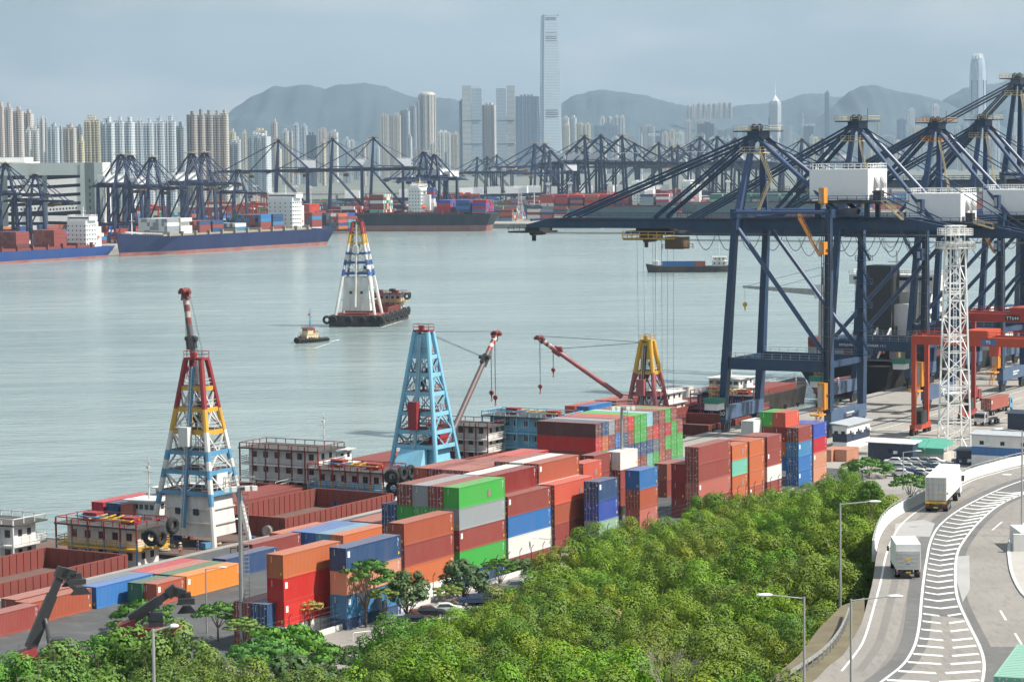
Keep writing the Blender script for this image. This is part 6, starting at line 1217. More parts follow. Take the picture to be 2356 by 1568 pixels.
# crash barrier lower left
t = thing('crash_barrier', 'grey steel crash barrier curving along the slope below the road', 'guard rail'); gpts = curve([(240, 1568), (330, 1510), (430, 1440), (500, 1370), (550, 1300), (585, 1230), (605, 1170)], ZR, 18)
for a, b_ in zip(gpts, gpts[1:]): mb = MB(); mb.bar(a + Vector((0, 0, .75)), b_ + Vector((0, 0, .75)), .06, .32); mb.bar(a + Vector((0, 0, 0)), a + Vector((0, 0, .8)), .12); mb.build('rail_segment', STEEL, t)
mb = MB(); sh = [at(*zc(*p), ZR) for p in ((150, 1640), (420, 1580), (560, 1440), (640, 1330), (700, 1180), (700, 1050), (560, 1100), (420, 1240), (300, 1400), (120, 1560))]; mb.prism([(p.x, p.y) for p in sh][::-1], ZR - 1.5, ZR - .01); struct('verge', mb, ground_mat('verge_earth', (.12, .09, .06), (.16, .13, .08), (.10, .16, .05), .5, 2.5, .95, .5))
# kerb and platform right
kr = curve(KERBR, n=30); mb = MB(); o_ = offset(kr, .3); mb.loft([[(a.x, a.y, ZR), (b_.x, b_.y, ZR), (b_.x, b_.y, ZR + .14), (a.x, a.y, ZR + .14)] for a, b_ in zip(kr, o_)]); struct('kerb', mb, PARA)
mb = MB(); pp = [(p.x, p.y) for p in o_] + [(kr[-1].x + 30, kr[-1].y), (kr[0].x + 40, kr[0].y)]; mb.prism(pp, ZR + .02, ZR + .12); struct('pavement', mb, ground_mat('brick_paving', (.36, .34, .31), (.42, .39, .36), (.28, .27, .25), .3, 3))
t = thing('barrier_wall', 'white concrete wall behind the kerb at the right edge', 'wall'); p = at(*zc(1612, 778), ZR); mb = MB(); mb.box(p.x, p.x + 9, p.y, p.y + .5, ZR + .12, ZR + 1.9); mb.box(p.x + .8, p.x + 9, p.y + .5, p.y + 6, ZR + .12, ZR + 2.0); mb.build('wall', PARA, t)
# ---------------------------------------------------------------- vehicles
def wheel(t, x, y, r=.5, w=.28, z=0, name='wheel'):
    mb = MB(); mb.tube((x, y - w / 2, z + r), (x, y + w / 2, z + r), r, n=16); o = mb.build(name, RUBBER, t); mb = MB(); mb.tube((x, y - w / 2 - .01, z + r), (x, y + w / 2 + .01, z + r), r * .55, n=12); mb.build('rim', STEEL, o)
def car(label, loc, rz, col, kind='saloon'):
    """x forward"""
    t = thing('parked_car' if kind != 'van' else 'white_van', label, 'car' if kind != 'van' else 'van', loc, rz, 'parked vehicles'); mt = paint('car_' + col[0], col[1], .25, .04)
    L, Wd = (4.5, 1.75) if kind != 'van' else (4.9, 1.8); mb = MB()
    if kind == 'van': prof = [(0, .5), (0, 1.1), (.1, 1.9), (.35, 2.05), (3.4, 2.05), (4.2, 1.25), (4.8, 1.0), (4.9, .5)]
    else: prof = [(0, .45), (0, .9), (.9, 1.0), (1.35, 1.38), (2.6, 1.42), (3.35, .98), (4.3, .82), (4.5, .45)]
    n_ = len(prof); rings = []
    for yy, k, f in ((-Wd / 2, 1, .0), (-Wd / 2 + .08, 1, 0), (-Wd * .36, 1, 1), (Wd * .36, 1, 1), (Wd / 2 - .08, 1, 0), (Wd / 2, 1, 0)):
        rings.append([(x, yy, min(z, .95 if kind != 'van' else 1.25) if (f == 0) else z) for x, z in prof])
    mb.loft([[(p[0], p[1], .32) for p in r][:1] * 0 + r for r in rings]); mb.build('body', mt, t)
    g = MB(); h0 = .98 if kind != 'van' else 1.28; h1 = 1.36 if kind != 'van' else 1.85
    x0, x1, x2, x3 = (1.0, 1.4, 2.58, 3.3) if kind != 'van' else (.3, .4, 3.45, 4.1)
    for s in (-1, 1): g.add([(x0, s * (Wd * .47), h0), (x3, s * (Wd * .47), h0), (x2, s * Wd * .375, h1), (x1, s * Wd * .375, h1)], [(0, 1, 2, 3)])
    g.build('side_windows', DGLASS, t); g = MB(); g.add([(x3 + .03, -Wd * .42, h0), (x3 + .03, Wd * .42, h0), (x2 + .05, Wd * .34, h1 - .01), (x2 + .05, -Wd * .34, h1 - .01)], [(0, 1, 2, 3)]); g.build('windscreen', DGLASS, t)
    g = MB(); g.add([(x0 - .05, -Wd * .42, h0), (x0 - .05, Wd * .42, h0), (x1 - .06, Wd * .34, h1 - .01), (x1 - .06, -Wd * .34, h1 - .01)], [(0, 1, 2, 3)]); g.build('rear_window', DGLASS, t)
    for x in (.85, L - .85):
        for y in (-Wd / 2 + .05, Wd / 2 - .05): wheel(t, x, y, .33, .2)
    for s in (-1, 1): g = MB(); g.box(L - .12, L + .01, s * .6 - .2, s * .6 + .2, .62, .78); g.build('headlight', STEEL, t); g = MB(); g.box(-.02, .1, s * .65 - .15, s * .65 + .15, .7, .9); g.build('tail_light', PR['red'], t)
    return t
CARC = [('white', (.75, .75, .74)), ('silver', (.45, .47, .49)), ('black', (.02, .02, .025)), ('grey', (.16, .17, .18)), ('dark_blue', (.03, .05, .12)), ('red', (.35, .03, .03))]
def box_truck():
    p = at(2090, 1331.5, ZR); t = thing('box_truck', 'white box truck with a silver tail lift seen from behind', 'truck', (p.x, p.y, ZR), math.pi / 2 - .06)
    mb = MB(); mb.box(.05, 5.4, -1.2, 1.2, .95, 3.4); bd = mb.build('cargo_box', WHITE, t)
    mb = MB(); mb.box(-.1, .04, -1.12, 1.12, .95, 2.75); mb.build('tail_lift', paint('aluminium', (.55, .56, .56), .4, .2, .4), t)
    for z in (1.3, 1.7, 2.1, 2.45): mb = MB(); mb.box(-.13, -.105, -1.1, 1.1, z, z + .025); mb.build('tail_lift_rib', STEEL, t)
    for (y0, y1, z0, z1, mt) in ((-.2, .25, 1.9, 2.08, YELLOWP), (-.12, .12, 1.68, 1.82, YELLOWP), (-.15, .22, 1.42, 1.52, PR['blue']), (-.95, -.8, 1.45, 1.55, YELLOWP), (.8, .95, 1.45, 1.55, YELLOWP)): mb = MB(); mb.box(-.14, -.125, y0, y1, z0, z1); mb.build('label_plate', mt, t)
    mb = MB(); mb.box(.2, 7.4, -.45, .45, .55, .94); mb.box(0, .3, -1.15, 1.15, .5, .62); mb.build('chassis', DARK, t); mb = MB(); mb.box(-.02, .05, -.25, .25, .6, .75); mb.build('number_plate', YELLOWP, t)
    for s in (-1, 1): mb = MB(); mb.box(-.02, .1, s * .95 - .14, s * .95 + .14, .6, .78); mb.build('tail_light', PR['red'], t); mb = MB(); mb.box(.02, .12, s * 1.08 - .03, s * 1.08 + .03, .45, .95); mb.build('reflector_strip', WMARK, t)
    mb = MB(); mb.box(5.6, 7.4, -1.05, 1.05, .6, 2.5); mb.build('cab', WHITE, t)
    for s in (-1, 1): mb = MB(); mb.box(7.2, 7.3, s * 1.3 - .1, s * 1.3 + .1, 1.6, 2.1); mb.bar((7.2, s * 1.05, 1.9), (7.2, s * 1.3, 1.9), .05); mb.build('mirror', DARK, t)
    for x in (1.2, 6.5):
        for y in (-.95, .95): wheel(t, x, y, .42, .3 if x > 3 else .5)
box_truck()
def semi():
    p = at(2153, 1178, ZR); t = thing('articulated_truck', 'white articulated container truck with a long vehicle rear plate', 'truck', (p.x, p.y, ZR), math.pi / 2 - .30)
    mb = MB(); mb.box(0, 12.6, -1.22, 1.22, 1.35, 4.05); bd = mb.build('container_body', paint('reefer_white', (.72, .71, .68), .5, .15, 0, 1, dcol=(.5, .47, .42)), t)
    for s in (-1, 1): mb = MB(); y0 = min(s * .02, s * 1.16); mb.box(-.06, -.001, y0, y0 + 1.14, 1.45, 3.95); mb.build('rear_door', paint('door_grey', (.55, .54, .51), .5, .3), t)
    for y in (-.85, -.35, .35, .85): mb = MB(); mb.tube((-.1, y, 1.4), (-.1, y, 4.0), .03, n=5); mb.build('lock_rod', STEEL, t)
    for z in (1.38, 2.0, 2.6, 3.2, 3.9):
        for s in (-1, 1): mb = MB(); mb.box(-.09, -.061, s * .6 - .5, s * .6 + .5, z, z + .06); mb.build('door_rib', STEEL, t)
    for (y0, y1, z0, z1) in ((.28, .5, 1.95, 2.2), (-.55, -.35, 2.1, 2.35)): mb = MB(); mb.box(-.115, -.1, y0 - .9, y1 - .9, z0, z1); mb.build('warning_label', YELLOWP, t)
    mb = MB(); mb.box(-.1, 0, -1.2, 1.2, 1.02, 1.28); pl_ = mb.build('rear_plate', YELLOWP, t)
    o = link('plate_lettering', textmesh('LONG VEHICLE', .22, 0, PR['black']), t, loc=(-.12, 0, 1.07)); o.rotation_euler = (math.pi / 2, 0, -math.pi / 2)
    mb = MB(); mb.box(.1, 12.4, -.5, .5, 1.0, 1.34); mb.box(-.05, .1, -1.2, 1.2, .45, .7); mb.build('chassis', DARK, t); mb = MB(); mb.box(-.08, -.051, -.25, .25, .5, .65); mb.build('number_plate', YELLOWP, t)
    for s in (-1, 1): mb = MB(); mb.box(-.1, -.02, s * .9 - .22, s * .9 + .22, .72, .95); mb.build('tail_light', PR['red'], t)
    for x in (1.2, 2.5, 3.8, 10.2, 13.8):
        for y in (-.98, .98): wheel(t, x, y, .5, .3 if x > 13 else .55)
    mb = MB(); mb.loft([[(13, -1.2, .7), (13, 1.2, .7), (13, 1.2, 3.3), (13, -1.2, 3.3)], [(14.6, -1.2, .7), (14.6, 1.2, .7), (14.5, 1.2, 3.0), (14.5, -1.2, 3.0)]]); mb.box(13, 14.7, -1.2, 1.2, .55, .7); cb = mb.build('cab', WHITE, t)
    mb = MB(); mb.box(14.5, 14.62, -1.1, 1.1, 1.7, 2.7); mb.build('windscreen', DGLASS, cb); mb = MB(); mb.box(14.2, 14.35, -1.55, 1.55, 1.8, 2.5); mb.build('mirrors', DARK, cb)
semi()
def container_truck(label, p, rz, col, cab, z=0, ft=40, cabm=None):
    t = thing('container_truck', label, 'truck', (p[0], p[1], z), rz); L = 12.2 if ft == 40 else 6.1
    mb = MB(); mb.box(0, L + 2.5, -.5, .5, .85, 1.2); mb.build('chassis', DARK, t)
    for x in (1, 2.2, L - 1, L + 2.4):
        for y in (-.95, .95): wheel(t, x, y, .48, .5 if x < L else .3)
    mb = MB(); mb.loft([[(L + .5, -1.2, .7), (L + .5, 1.2, .7), (L + .5, 1.2, 3), (L + .5, -1.2, 3)], [(L + 2.6, -1.2, .7), (L + 2.6, 1.2, .7), (L + 2.4, 1.2, 2.9), (L + 2.4, -1.2, 2.9)]]); cb = mb.build('cab', cab, t); mb = MB(); mb.box(L + 2.4, L + 2.62, -1.1, 1.1, 1.7, 2.6); mb.box(L + 1.2, L + 2.1, -1.23, 1.23, 1.7, 2.5); mb.build('cab_windows', DGLASS, cb)
    d = Matrix.Rotation(rz, 4, 'Z') @ Vector((0, -CW / 2, 0))
    if col: container((p[0] + d.x, p[1] + d.y, z + 1.25), rz, col, ft, 0, '0', '%s container riding on %s' % (CN[col], {'rust': 'the lorry with the blue cab', 'teal': 'the lorry at the lower right corner', 'maroon': 'the lorry beneath the red gantry'}[col]), 2, 'containers on lorries')
p = at(2286, 1554, ZR + 3.85); q = Matrix.Rotation(math.pi / 2 - .34, 4, 'Z') @ Vector((0, CW / 2, 0)); container_truck('lorry carrying a turquoise container at the lower right corner', (p.x - q.x, p.y - q.y), math.pi / 2 - .34, 'teal', WHITE, ZR)
p = at(2255, 956, 0); container_truck('lorry with blue cab and rusty red container on the quay', (p.x + 1.3, p.y), math.pi / 2 - YAW, 'rust', PR['blue'])
p = at(2262, 985, 0); container_truck('white cabbed lorry without load facing the camera on the quay', (p.x + 5, p.y + 12), -math.pi / 2 - .6, None, WHITE, ft=20)
p = at(2230, 935, 0); container_truck('lorry beneath the red gantry with a maroon box', (p.x, p.y + 6), math.pi / 2 - YAW, 'maroon', PR['red'], ft=20)
# lamps
LAMPH = flat('lamp_head', (.7, .71, .72), .35)
def lamp(label, u, v, y, zb, arm, r=.09, head=1.0, double=False):
    """top of the pole at pixel (u, v), depth y; arm = signed length to the right"""
    p = far(u, v, y); t = thing('street_lamp', label, 'street lamp', (p.x, p.y, zb), 0, 'street lamps'); H = p.z - zb
    mb = MB(); mb.tube((0, 0, 0), (0, 0, H), r * 1.25, r * .8, 8); mb.build('pole', STEEL, t)
    mb = MB(); mb.tube((0, 0, H - .1), (arm * .75, 0, H + .12), r * .5, n=6); mb.build('arm', STEEL, t)
    mb = MB(); s = 1 if arm > 0 else -1; c = Vector((arm * .75, 0, H + .12)); rings = []
    for q, w in ((0, .06), (.15, .16), (.5, .2), (.85, .15), (1, .04)): x = c.x + s * q * head; rings.append([(x, w * math.cos(a), c.z + .03 + w * .6 * math.sin(a)) for a in [k * math.pi / 4 * s for k in range(8)]])
    mb.loft(rings); mb.build('lamp_head', LAMPH, t)
    return t
lamp('street lamp rising in front of trees at the lower left', 352, 1446, 120, 12, 1.1, .09, .45); lamp('thin street lamp on the asphalt yard at the left', 473, 1307, 303, 0, 2.2); lamp('street lamp by the road, arm to the left, lower centre right', 1850, 1372, 150, ZR - 1, -2.6, .085, 1.0); lamp('street lamp by the road with arm reaching right over it', 1958, 1377, 152, ZR - 1, 3.0, .085, 1.0)
lamp('street lamp standing in the trees left of the big white truck', 1933, 1157, 232, 13, 3.6, .12, 1.2); lamp('street lamp with arm left at the right edge', 2352, 989, 268, ZR, -2.8, .1, 1.1); lamp('street lamp whose head only reaches into the right edge', 2385, 1094, 262, ZR, -3.6, .1, 1.1)
lamp('short lamp over the car park behind the big white truck', 2078, 1039, 418, 0, 2.6, .12, 1.2); lamp('short lamp beside the two parked white vans', 1268, 1239, 345, 0, -2.3, .1, 1.0)
ZA = 1.6
# ---------------------------------------------------------------- light masts, reach stackers, offices, gantries near, people
def yard_mast(label, u, vb, vt):
    b_ = at(u, vb, 0); y = b_.y; H = far(u, vt, y).z; t = thing('light_mast', label, 'light mast', (b_.x, b_.y, 0), .3, 'light masts in the container yard')
    mb = MB(); mb.tube((0, 0, 0), (0, 0, H), .36, .2, 10); mb.build('pole', STEEL, t)
    mb = MB()
    for a in (.35, .95): mb.bar((a, -.2, 0), (a, -.2, H), .05)
    k = int(H / .5)
    for i in range(k): z = i * H / k; mb.bar((.35, -.2, z), (.95, -.2, z), .05); mb.bar((.35, -.2, z), (.35, .35, z), .04); mb.bar((.95, -.2, z), (.95, .35, z), .04); mb.bar((.35, .35, z), (.95, .35, z), .04)
    mb.build('caged_ladder', STEEL, t, kind='stuff')
    mb = MB(); mb.box(-1.8, 1.8, -.6, .6, H - .1, H); mb.rail([(-1.8, -.6, H), (1.8, -.6, H), (1.8, .6, H), (-1.8, .6, H)], closed=True, r=.03); mb.build('platform', STEEL, t)
    for x in (-1.7, -.8, .8, 1.7): mb = MB(); mb.box(x - .3, x + .3, -.9, -.5, H - .5, H + .05); mb.build('floodlight', WHITE, t)
yard_mast('tall light mast with caged ladder beside the red container stack', 558, 1492, 1118); yard_mast('light mast with caged ladder in the middle of the container yard', 1432, 1196, 935)
def reach_stacker(label, u, v, up, rz, ext):
    p = at(u, v, 2.6); t = thing('reach_stacker', label, 'reach stacker', (p.x, p.y, 0), rz)
    # local x forward; boom pivot at origin (x=0, z=2.6)
    mb = MB(); mb.box(-1.2, 6.5, -1.5, 1.5, .9, 2.1); mb.build('chassis', PR['red'], t)
    mb = MB(); mb.loft([[(-1.6, -1.3, .8), (-1.6, 1.3, .8), (-1.6, 1.3, 2.4), (-1.6, -1.3, 2.4)], [(.6, -1, .9), (.6, 1, .9), (.6, .8, 3.2), (.6, -.8, 3.2)]]); mb.build('counterweight', PR['red'], t)
    for x in (0.2, 5.8):
        for y in (-1.5, 1.5): wheel(t, x, y, .85, .6)
    mb = MB(); mb.box(2.2, 3.9, -.9, .9, 2.1, 3.9); cb = mb.build('cab', DARK, t); mb = MB(); mb.box(2.15, 3.95, -.95, .95, 2.9, 3.6); mb.build('window', DGLASS, cb)
    a = Vector((0, 0, 3.0)); d = Vector((math.cos(up), 0, math.sin(up))); e = a + d * ext
    mb = MB(); mb.bar(a, a + d * ext * .7, 1.1, 1.3, 1.0, 1.1); mb.bar(a + d * ext * .66, e, .8, .85); bm = mb.build('boom', DARK, t)
    for s in (-1, 1): mb = MB(); mb.tube((2.5, s * .6, 2), a + d * ext * .45 + Vector((0, s * .6, -.5)), .16, n=8); mb.tube((2.5, s * .6, 2), Vector((2.5, s * .6, 2)).lerp(a + d * ext * .45 + Vector((0, s * .6, -.5)), .5), .24, n=8); mb.build('lift_cylinder', STEEL, bm)
    h = MB(); n_ = e + Vector((1.6, 0, -1.4)); h.bar(e - d * .8, e + d * .5, 1.0, 1.3); h.bar(e, e + Vector((1.5, 0, -.5)), 1.0, 1.1); h.bar(e + Vector((1.5, 0, -.3)), n_, 1.3, 1.0); h.build('boom_head', DARK, t)
    sp_ = MB(); sp_.box(n_.x - .5, n_.x + .5, -3.0, 3.0, n_.z - .7, n_.z - .1); sp_.box(n_.x - 1, n_.x + 1, -1, 1, n_.z - .1, n_.z + .5)
    for s in (-1, 1): sp_.loft([[(n_.x - 1.2, s * 3.0 - .15, n_.z - .9), (n_.x + 1.2, s * 3.0 - .15, n_.z - .9), (n_.x + .5, s * 3.0 - .15, n_.z), (n_.x - .5, s * 3.0 - .15, n_.z)], [(n_.x - 1.2, s * 3.0 + .15, n_.z - .9), (n_.x + 1.2, s * 3.0 + .15, n_.z - .9), (n_.x + .5, s * 3.0 + .15, n_.z), (n_.x - .5, s * 3.0 + .15, n_.z)]])
    sp_.build('spreader', DARK, t); return t
reach_stacker('dark reach stacker with a steep boom at the lower left', 70, 1497, math.radians(66), .35, 9.4)
reach_stacker('dark reach stacker with a low boom behind the airy tree', 300, 1432, math.radians(33), .15, 6.2)
# workers
def person(label, p, rz, shirt, legs, hat=None, arms=0):
    t = thing('person', label, 'person', tuple(p), rz)
    def skin(name, V, E_, Rr, mat):
        me = bpy.data.meshes.new(name); me.from_pydata(V, E_, []); me.materials.append(mat); o = link(name, me, t); md = o.modifiers.new('s', 'SKIN'); md.use_smooth_shade = True
        for v_, r_ in zip(me.skin_vertices[0].data, Rr): v_.radius = (r_, r_)
        me.skin_vertices[0].data[0].use_root = True; sd_ = o.modifiers.new('b', 'SUBSURF'); sd_.levels = sd_.render_levels = 1; return o
    V = [(0, 0, .95), (0, 0, 1.2), (.02, 0, 1.42), (.03, 0, 1.52), (.04, 0, 1.62), (.04, 0, 1.72), (0, -.1, .88), (.06, -.11, .5), (-.02, -.12, .1), (.1, -.12, .04), (0, .1, .88), (-.05, .12, .5), (-.12, .12, .1), (0, .12, .04),
         (.02, -.19, 1.4), (.02, -.26, 1.14), (.12, -.24, .92), (.18, -.23, .85), (.02, .19, 1.4), (.0, .27, 1.14), (.1, .26, .93), (.16, .25, .86)]
    E_ = [(0, 1), (1, 2), (2, 3), (3, 4), (4, 5), (0, 6), (6, 7), (7, 8), (8, 9), (0, 10), (10, 11), (11, 12), (12, 13), (2, 14), (14, 15), (15, 16), (16, 17), (2, 18), (18, 19), (19, 20), (20, 21)]
    Rr = [.15, .14, .16, .065, .095, .085, .1, .07, .05, .04, .1, .07, .05, .04, .07, .05, .04, .035, .07, .05, .04, .035]
    skin('body', V, E_, Rr, flat('skin', (.32, .18, .12), .6))
    skin('shirt', [(0, 0, .98), (0, 0, 1.2), (.02, 0, 1.43), (.02, -.19, 1.4), (.02, -.25, 1.2), (.02, .19, 1.4), (0, .26, 1.2)], [(0, 1), (1, 2), (2, 3), (3, 4), (2, 5), (5, 6)], [.17, .165, .17, .09, .07, .09, .07], shirt)
    skin('trousers', [(0, 0, .95), (0, -.1, .86), (.06, -.11, .45), (0, .1, .86), (-.05, .12, .45)], [(0, 1), (1, 2), (0, 3), (3, 4)], [.165, .115, .09, .115, .09], legs)
    if hat: mb = MB(); mb.tube((.04, 0, 1.72), (.04, 0, 1.75), .26, .2, 14); mb.tube((.04, 0, 1.75), (.04, 0, 1.86), .13, .09, 12); mb.build('hat', hat, t)
    else: mb = MB(); mb.tube((.03, 0, 1.66), (.03, 0, 1.83), .11, .06, 10); mb.build('hair', DARK, t)
p = at(415, 1276, 2.9); person('worker in a pale straw hat, grey shirt and orange shorts on a crimson container', p, -1.2, flat('grey_shirt', (.25, .27, .28)), flat('orange_shorts', (.5, .13, .04)), flat('straw', (.7, .62, .42)))
p = at(455, 1268, 2.9); person('worker in dark shirt with yellow bands and blue shorts on a navy container', p, .6, flat('dark_vest', (.06, .07, .06)), flat('blue_shorts', (.08, .15, .4)))
p = at(1929, 889, 12.3); person('small worker in blue standing high on the orange crane cabin', p, 2.2, flat('blue_overall', (.12, .25, .5)), flat('blue_overall', (.1, .2, .4)), WHITE)
# rusty cages
RUST = paint('rusty_frame', (.22, .09, .04), .8, .4)
for k, (u, v) in enumerate(((560, 1300), (585, 1292))):
    p = at(u, v, 0); t = thing('cage_rack', 'rusty brown open cage rack on the quay, %s one' % ('nearer' if k == 0 else 'farther'), 'cage', (p.x, p.y, 0), RB)
    for z in (0, 1.2, 2.4): mb = MB(); mb.rail([(0, 0, z - .0), (5, 0, z), (5, 2.2, z), (0, 2.2, z)], h=.01, n=1, post=9, r=.07, closed=True); mb.build('frame_level', RUST, t)
    for x in (0, 1.7, 3.3, 5):
        for y in (0, 2.2): mb = MB(); mb.bar((x, y, 0), (x, y, 2.45), .13); mb.build('post', RUST, t)
    mb = MB(); mb.box(0, 5, 0, 2.2, .02, .15); mb.build('floor_plate', RUST, t)
# site offices
def office(label, u, v, L, D, bands, roof, rz=RB, over=.5, side=-1, wins=3, hsum=None):
    """near left bottom corner at pixel, local x along EL"""
    p = at(u, v, 0); t = thing('site_office', label, 'site office', (p.x, p.y, 0), rz); z = 0
    for h, mt in bands: mb = MB(); mb.box(0, L, 0, D, z, z + h - .005); mb.add(*corr(L, z + .1, z + h - .1, y=-.02, sgn=-1)); mb.build('wall_panel', mt, t); z += h
    mb = MB(); mb.loft([[(-over, -over, z), (-over, D + over, z + .35), (-over, D + over, z + .5), (-over, -over, z + .15)], [(L + over, -over, z), (L + over, D + over, z + .35), (L + over, D + over, z + .5), (L + over, -over, z + .15)]]); mb.build('roof', roof, t)
    for i in range(wins):
        x = L * (i + .5) / wins; w = MB(); w.box(x - .4, x + .4, -.07, .02, z - 1.8, z - 1.1); w.build('window', DGLASS, t); a = MB(); a.box(x + .8, x + 1.5, -.5, 0, z - 1.9, z - 1.4); a.build('air_conditioner', WHITE, t)
    for i in range(2): y = D * (i + .5) / 2; w = MB(); w.box(-.07, .02, y - .4, y + .4, z - 1.8, z - 1.1); w.build('window', DGLASS, t)
    return t
GR = paint('roof_grey', (.42, .45, .48), .5, .2); NV = paint('office_navy', (.03, .05, .09), .5, .25); BLW = paint('office_blue', (.06, .18, .42), .5, .2)
office('white and navy two storey site cabin with a grey roof behind the trees', 1948, 1036, 12.2, 3.0, [(1.6, WHITE), (1.7, NV), (1.6, WHITE)], GR)
RL = math.pi / 2 - YAW - math.pi / 2
office('long low navy hut with white roof line', 1997, 1062, 9, 3.0, [(3.8, NV)], WHITE, rz=RL, wins=1)
office('white and blue striped two storey office at the right edge', 2235, 1072, 16, 3.5, [(2.2, WHITE), (1.6, BLW), (2.2, WHITE)], GR, rz=RL, wins=4)
office('small navy hut beside the lattice tower foot', 2200, 1068, 3.2, 3.0, [(2.6, NV)], NV, rz=RL, wins=1)
office('dark hut roof in front of the lorry at the right edge', 2318, 990, 14, 4, [(3.6, NV)], NV, rz=RL, wins=1)
p = at(2090, 1056, 0); t = thing('tarpaulin_shed', 'green tarpaulin roofed shed in two bays beside navy hut', 'shed', (p.x, p.y, 0), RL)
TARP = paint('teal_tarp', (.10, .38, .28), .6, .15)
for k in (0, 1): mb = MB(); x0 = k * 3.9; mb.loft([[(x0, -1.6, 2.6), (x0, 1.5, 4.1), (x0, 4.5, 3)], [(x0 + 3.8, -1.6, 2.6), (x0 + 3.8, 1.5, 4.1), (x0 + 3.8, 4.5, 3)]]); mb.box(x0, x0 + 3.8, -1.6, -1.55, 1.5, 2.6); mb.build('tarpaulin', TARP, t)
mb = MB(); mb.box(.1, 7.6, -1.4, 4.3, 0, 1.5); mb.build('pallet_wall', paint('block_white', (.55, .52, .46), .8, .3), t)
# yellowish low boxes
for k, (u, v) in enumerate(((1913, 1062), (1948, 1062))): p = at(u, v, 0); container((p.x, p.y, -.3), RB, 'peach', 20, 0, '', 'tan flat-roofed container half hidden by treetops, %s' % ('left one' if k == 0 else 'right one'), 1)
# white lattice tower
b_ = at(2196, 1046, 0); H = far(2196, 572, b_.y).z; t = thing('lattice_tower', 'tall white lattice floodlight tower in front of the orange gantry', 'light tower', (b_.x, b_.y, 0), .2); lattice(t, H, 4.9, 3.0, 12, .3, WHITE, .5)
for dz, w in ((0, 2.9), (2.6, 2.6)):
    mb = MB(); mb.box(-w, w, -w, w, H + dz, H + dz + .15); mb.rail([(-w, -w, H + dz), (w, -w, H + dz), (w, w, H + dz), (-w, w, H + dz)], closed=True, r=.06, h=1.3, n=3, post=1.0); mb.build('platform', WHITE, t)
mb = MB()
for i in (-1, 1):
    for j in (-1, 1): mb.bar((i * 1.4, j * 1.4, H), (i * 1.4, j * 1.4, H + 4.4), .22)
mb.bar((-1.4, -1.4, H), (1.4, 1.4, H + 4), .15); mb.bar((1.4, -1.4, H), (-1.4, 1.4, H + 4), .15); mb.box(-1.7, 1.7, -1.7, 1.7, H + 4.3, H + 4.5); mb.build('head_frame', WHITE, t)
for k in range(6): mb = MB(); mb.box(-2.7 + k * 1.0, -2.0 + k * 1.0, -3.2, -2.8, H + .3, H + 1); mb.build('floodlight', STEEL, t)
for z in (H * .3, H * .55, H * .78): mb = MB(); w = lerp(4.9, 3, z / H) / 2 - .3; mb.box(-w, w, -w, w, z, z + .1); mb.rail([(-w, -w, z), (w, -w, z), (w, w, z), (-w, w, z)], closed=True, r=.05); mb.build('rest_platform', WHITE, t)
mb = MB(); [mb.bar((-.3, 0, z * .6), (.3, 0, z * .6), .06) for z in range(int(H / .6))]; mb.bar((-.3, 0, 0), (-.3, 0, H), .08); mb.bar((.3, 0, 0), (.3, 0, H), .08); mb.build('ladder', WHITE, t, kind='stuff')
# near gantries
GO = paint('gantry_orange_red', (.48, .065, .025), .5, .3, 0, .4, dcol=(.28, .05, .03)); GD = paint('gantry_dark_red', (.36, .04, .03), .5, .2, 0, .4)
def near_gantry(label, s0, t0, Ht, mt, txt, plate, W_=26, Dp=7.5, tu=None):
    c = Q(s0 + W_ / 2, t0 + Dp / 2); t = gantry(label, (c.x, c.y, 0), RL, W_=W_, Ht=Ht, Dp=Dp, mat=mt, detail=2, group=None)
    for y in (-Dp / 2 - .3, Dp / 2 + .3): mb = MB(); mb.rail([(-W_ / 2, y, Ht + 1.8), (W_ / 2, y, Ht + 1.8)], r=.05, post=1.6); mb.build('railing', mt, t)
    for x in (-W_ / 2, W_ / 2): mb = MB(); mb.box(x - .5, x + .5, -Dp / 2, Dp / 2, Ht + .1, Ht + 1.5); mb.build('end_tie', mt, t); mb = MB(); mb.box(x - .8, x + .8, -1.6, 1.8, 2.2, 4.8); mb.build('power_unit', DARK, t)
    mb = MB(); mb.box(plate, plate + 3.2, -Dp / 2 - .16, -Dp / 2 - .11, Ht + .35, Ht + 1.5); mb.build('number_board', flat('board_' + txt, (.05, .16, .34) if txt == '95' else (.02, .02, .02)), t)
    o = link('number_lettering', textmesh(txt, 1.05, .01, WMARK), t, loc=(plate + 1.6, -Dp / 2 - .19, Ht + .55)); o.rotation_euler = (math.pi / 2, 0, 0)
near_gantry('orange yard gantry crane numbered 95', 41.6, 15, 19.0, GO, '95', 1.5); near_gantry('dark red yard gantry crane numbered TT644 behind the orange one', 41.6, 44, 22, GD, 'TT644', -3.2)
# large ship alongside the near quay
a0 = Q(-17, 118); a1 = Q(-17, 330)
t, L_ = ship('large black hulled ship with white tower alongside behind crane legs', (a1.x, a1.y), (a0.x, a0.y), 27, 4.5, paint('hull_black', (.03, .032, .035), .6, .5, 0, .05), .16, 19, [(.34, 6, 2, ['navy', 'maroon', 'white', 'darkgreen'], .7), (.02, 1, 2, ['maroon', 'navy', 'grey'], .9)], indiv=False, funnel=['black'] * 5, short='large black ship', boot=1)
for s_, z_, l_ in ((-24, 22, 22), (-10, 14, 3)):
    pass
mb = MB(); mb.loft([[(-3 + q * 1.1, -9 + r_ * math.cos(a_), 12 - q * .55 + r_ * math.sin(a_)) for a_ in [k_ * math.pi / 4 for k_ in range(8)]] for q, r_ in ((0, .3), (1, 1.2), (3, 1.6), (6, 1.5), (7, .9), (7.5, .2))]); mb.build('lifeboat', paint('lifeboat_orange', (.75, .12, .05), .4, .1), t)
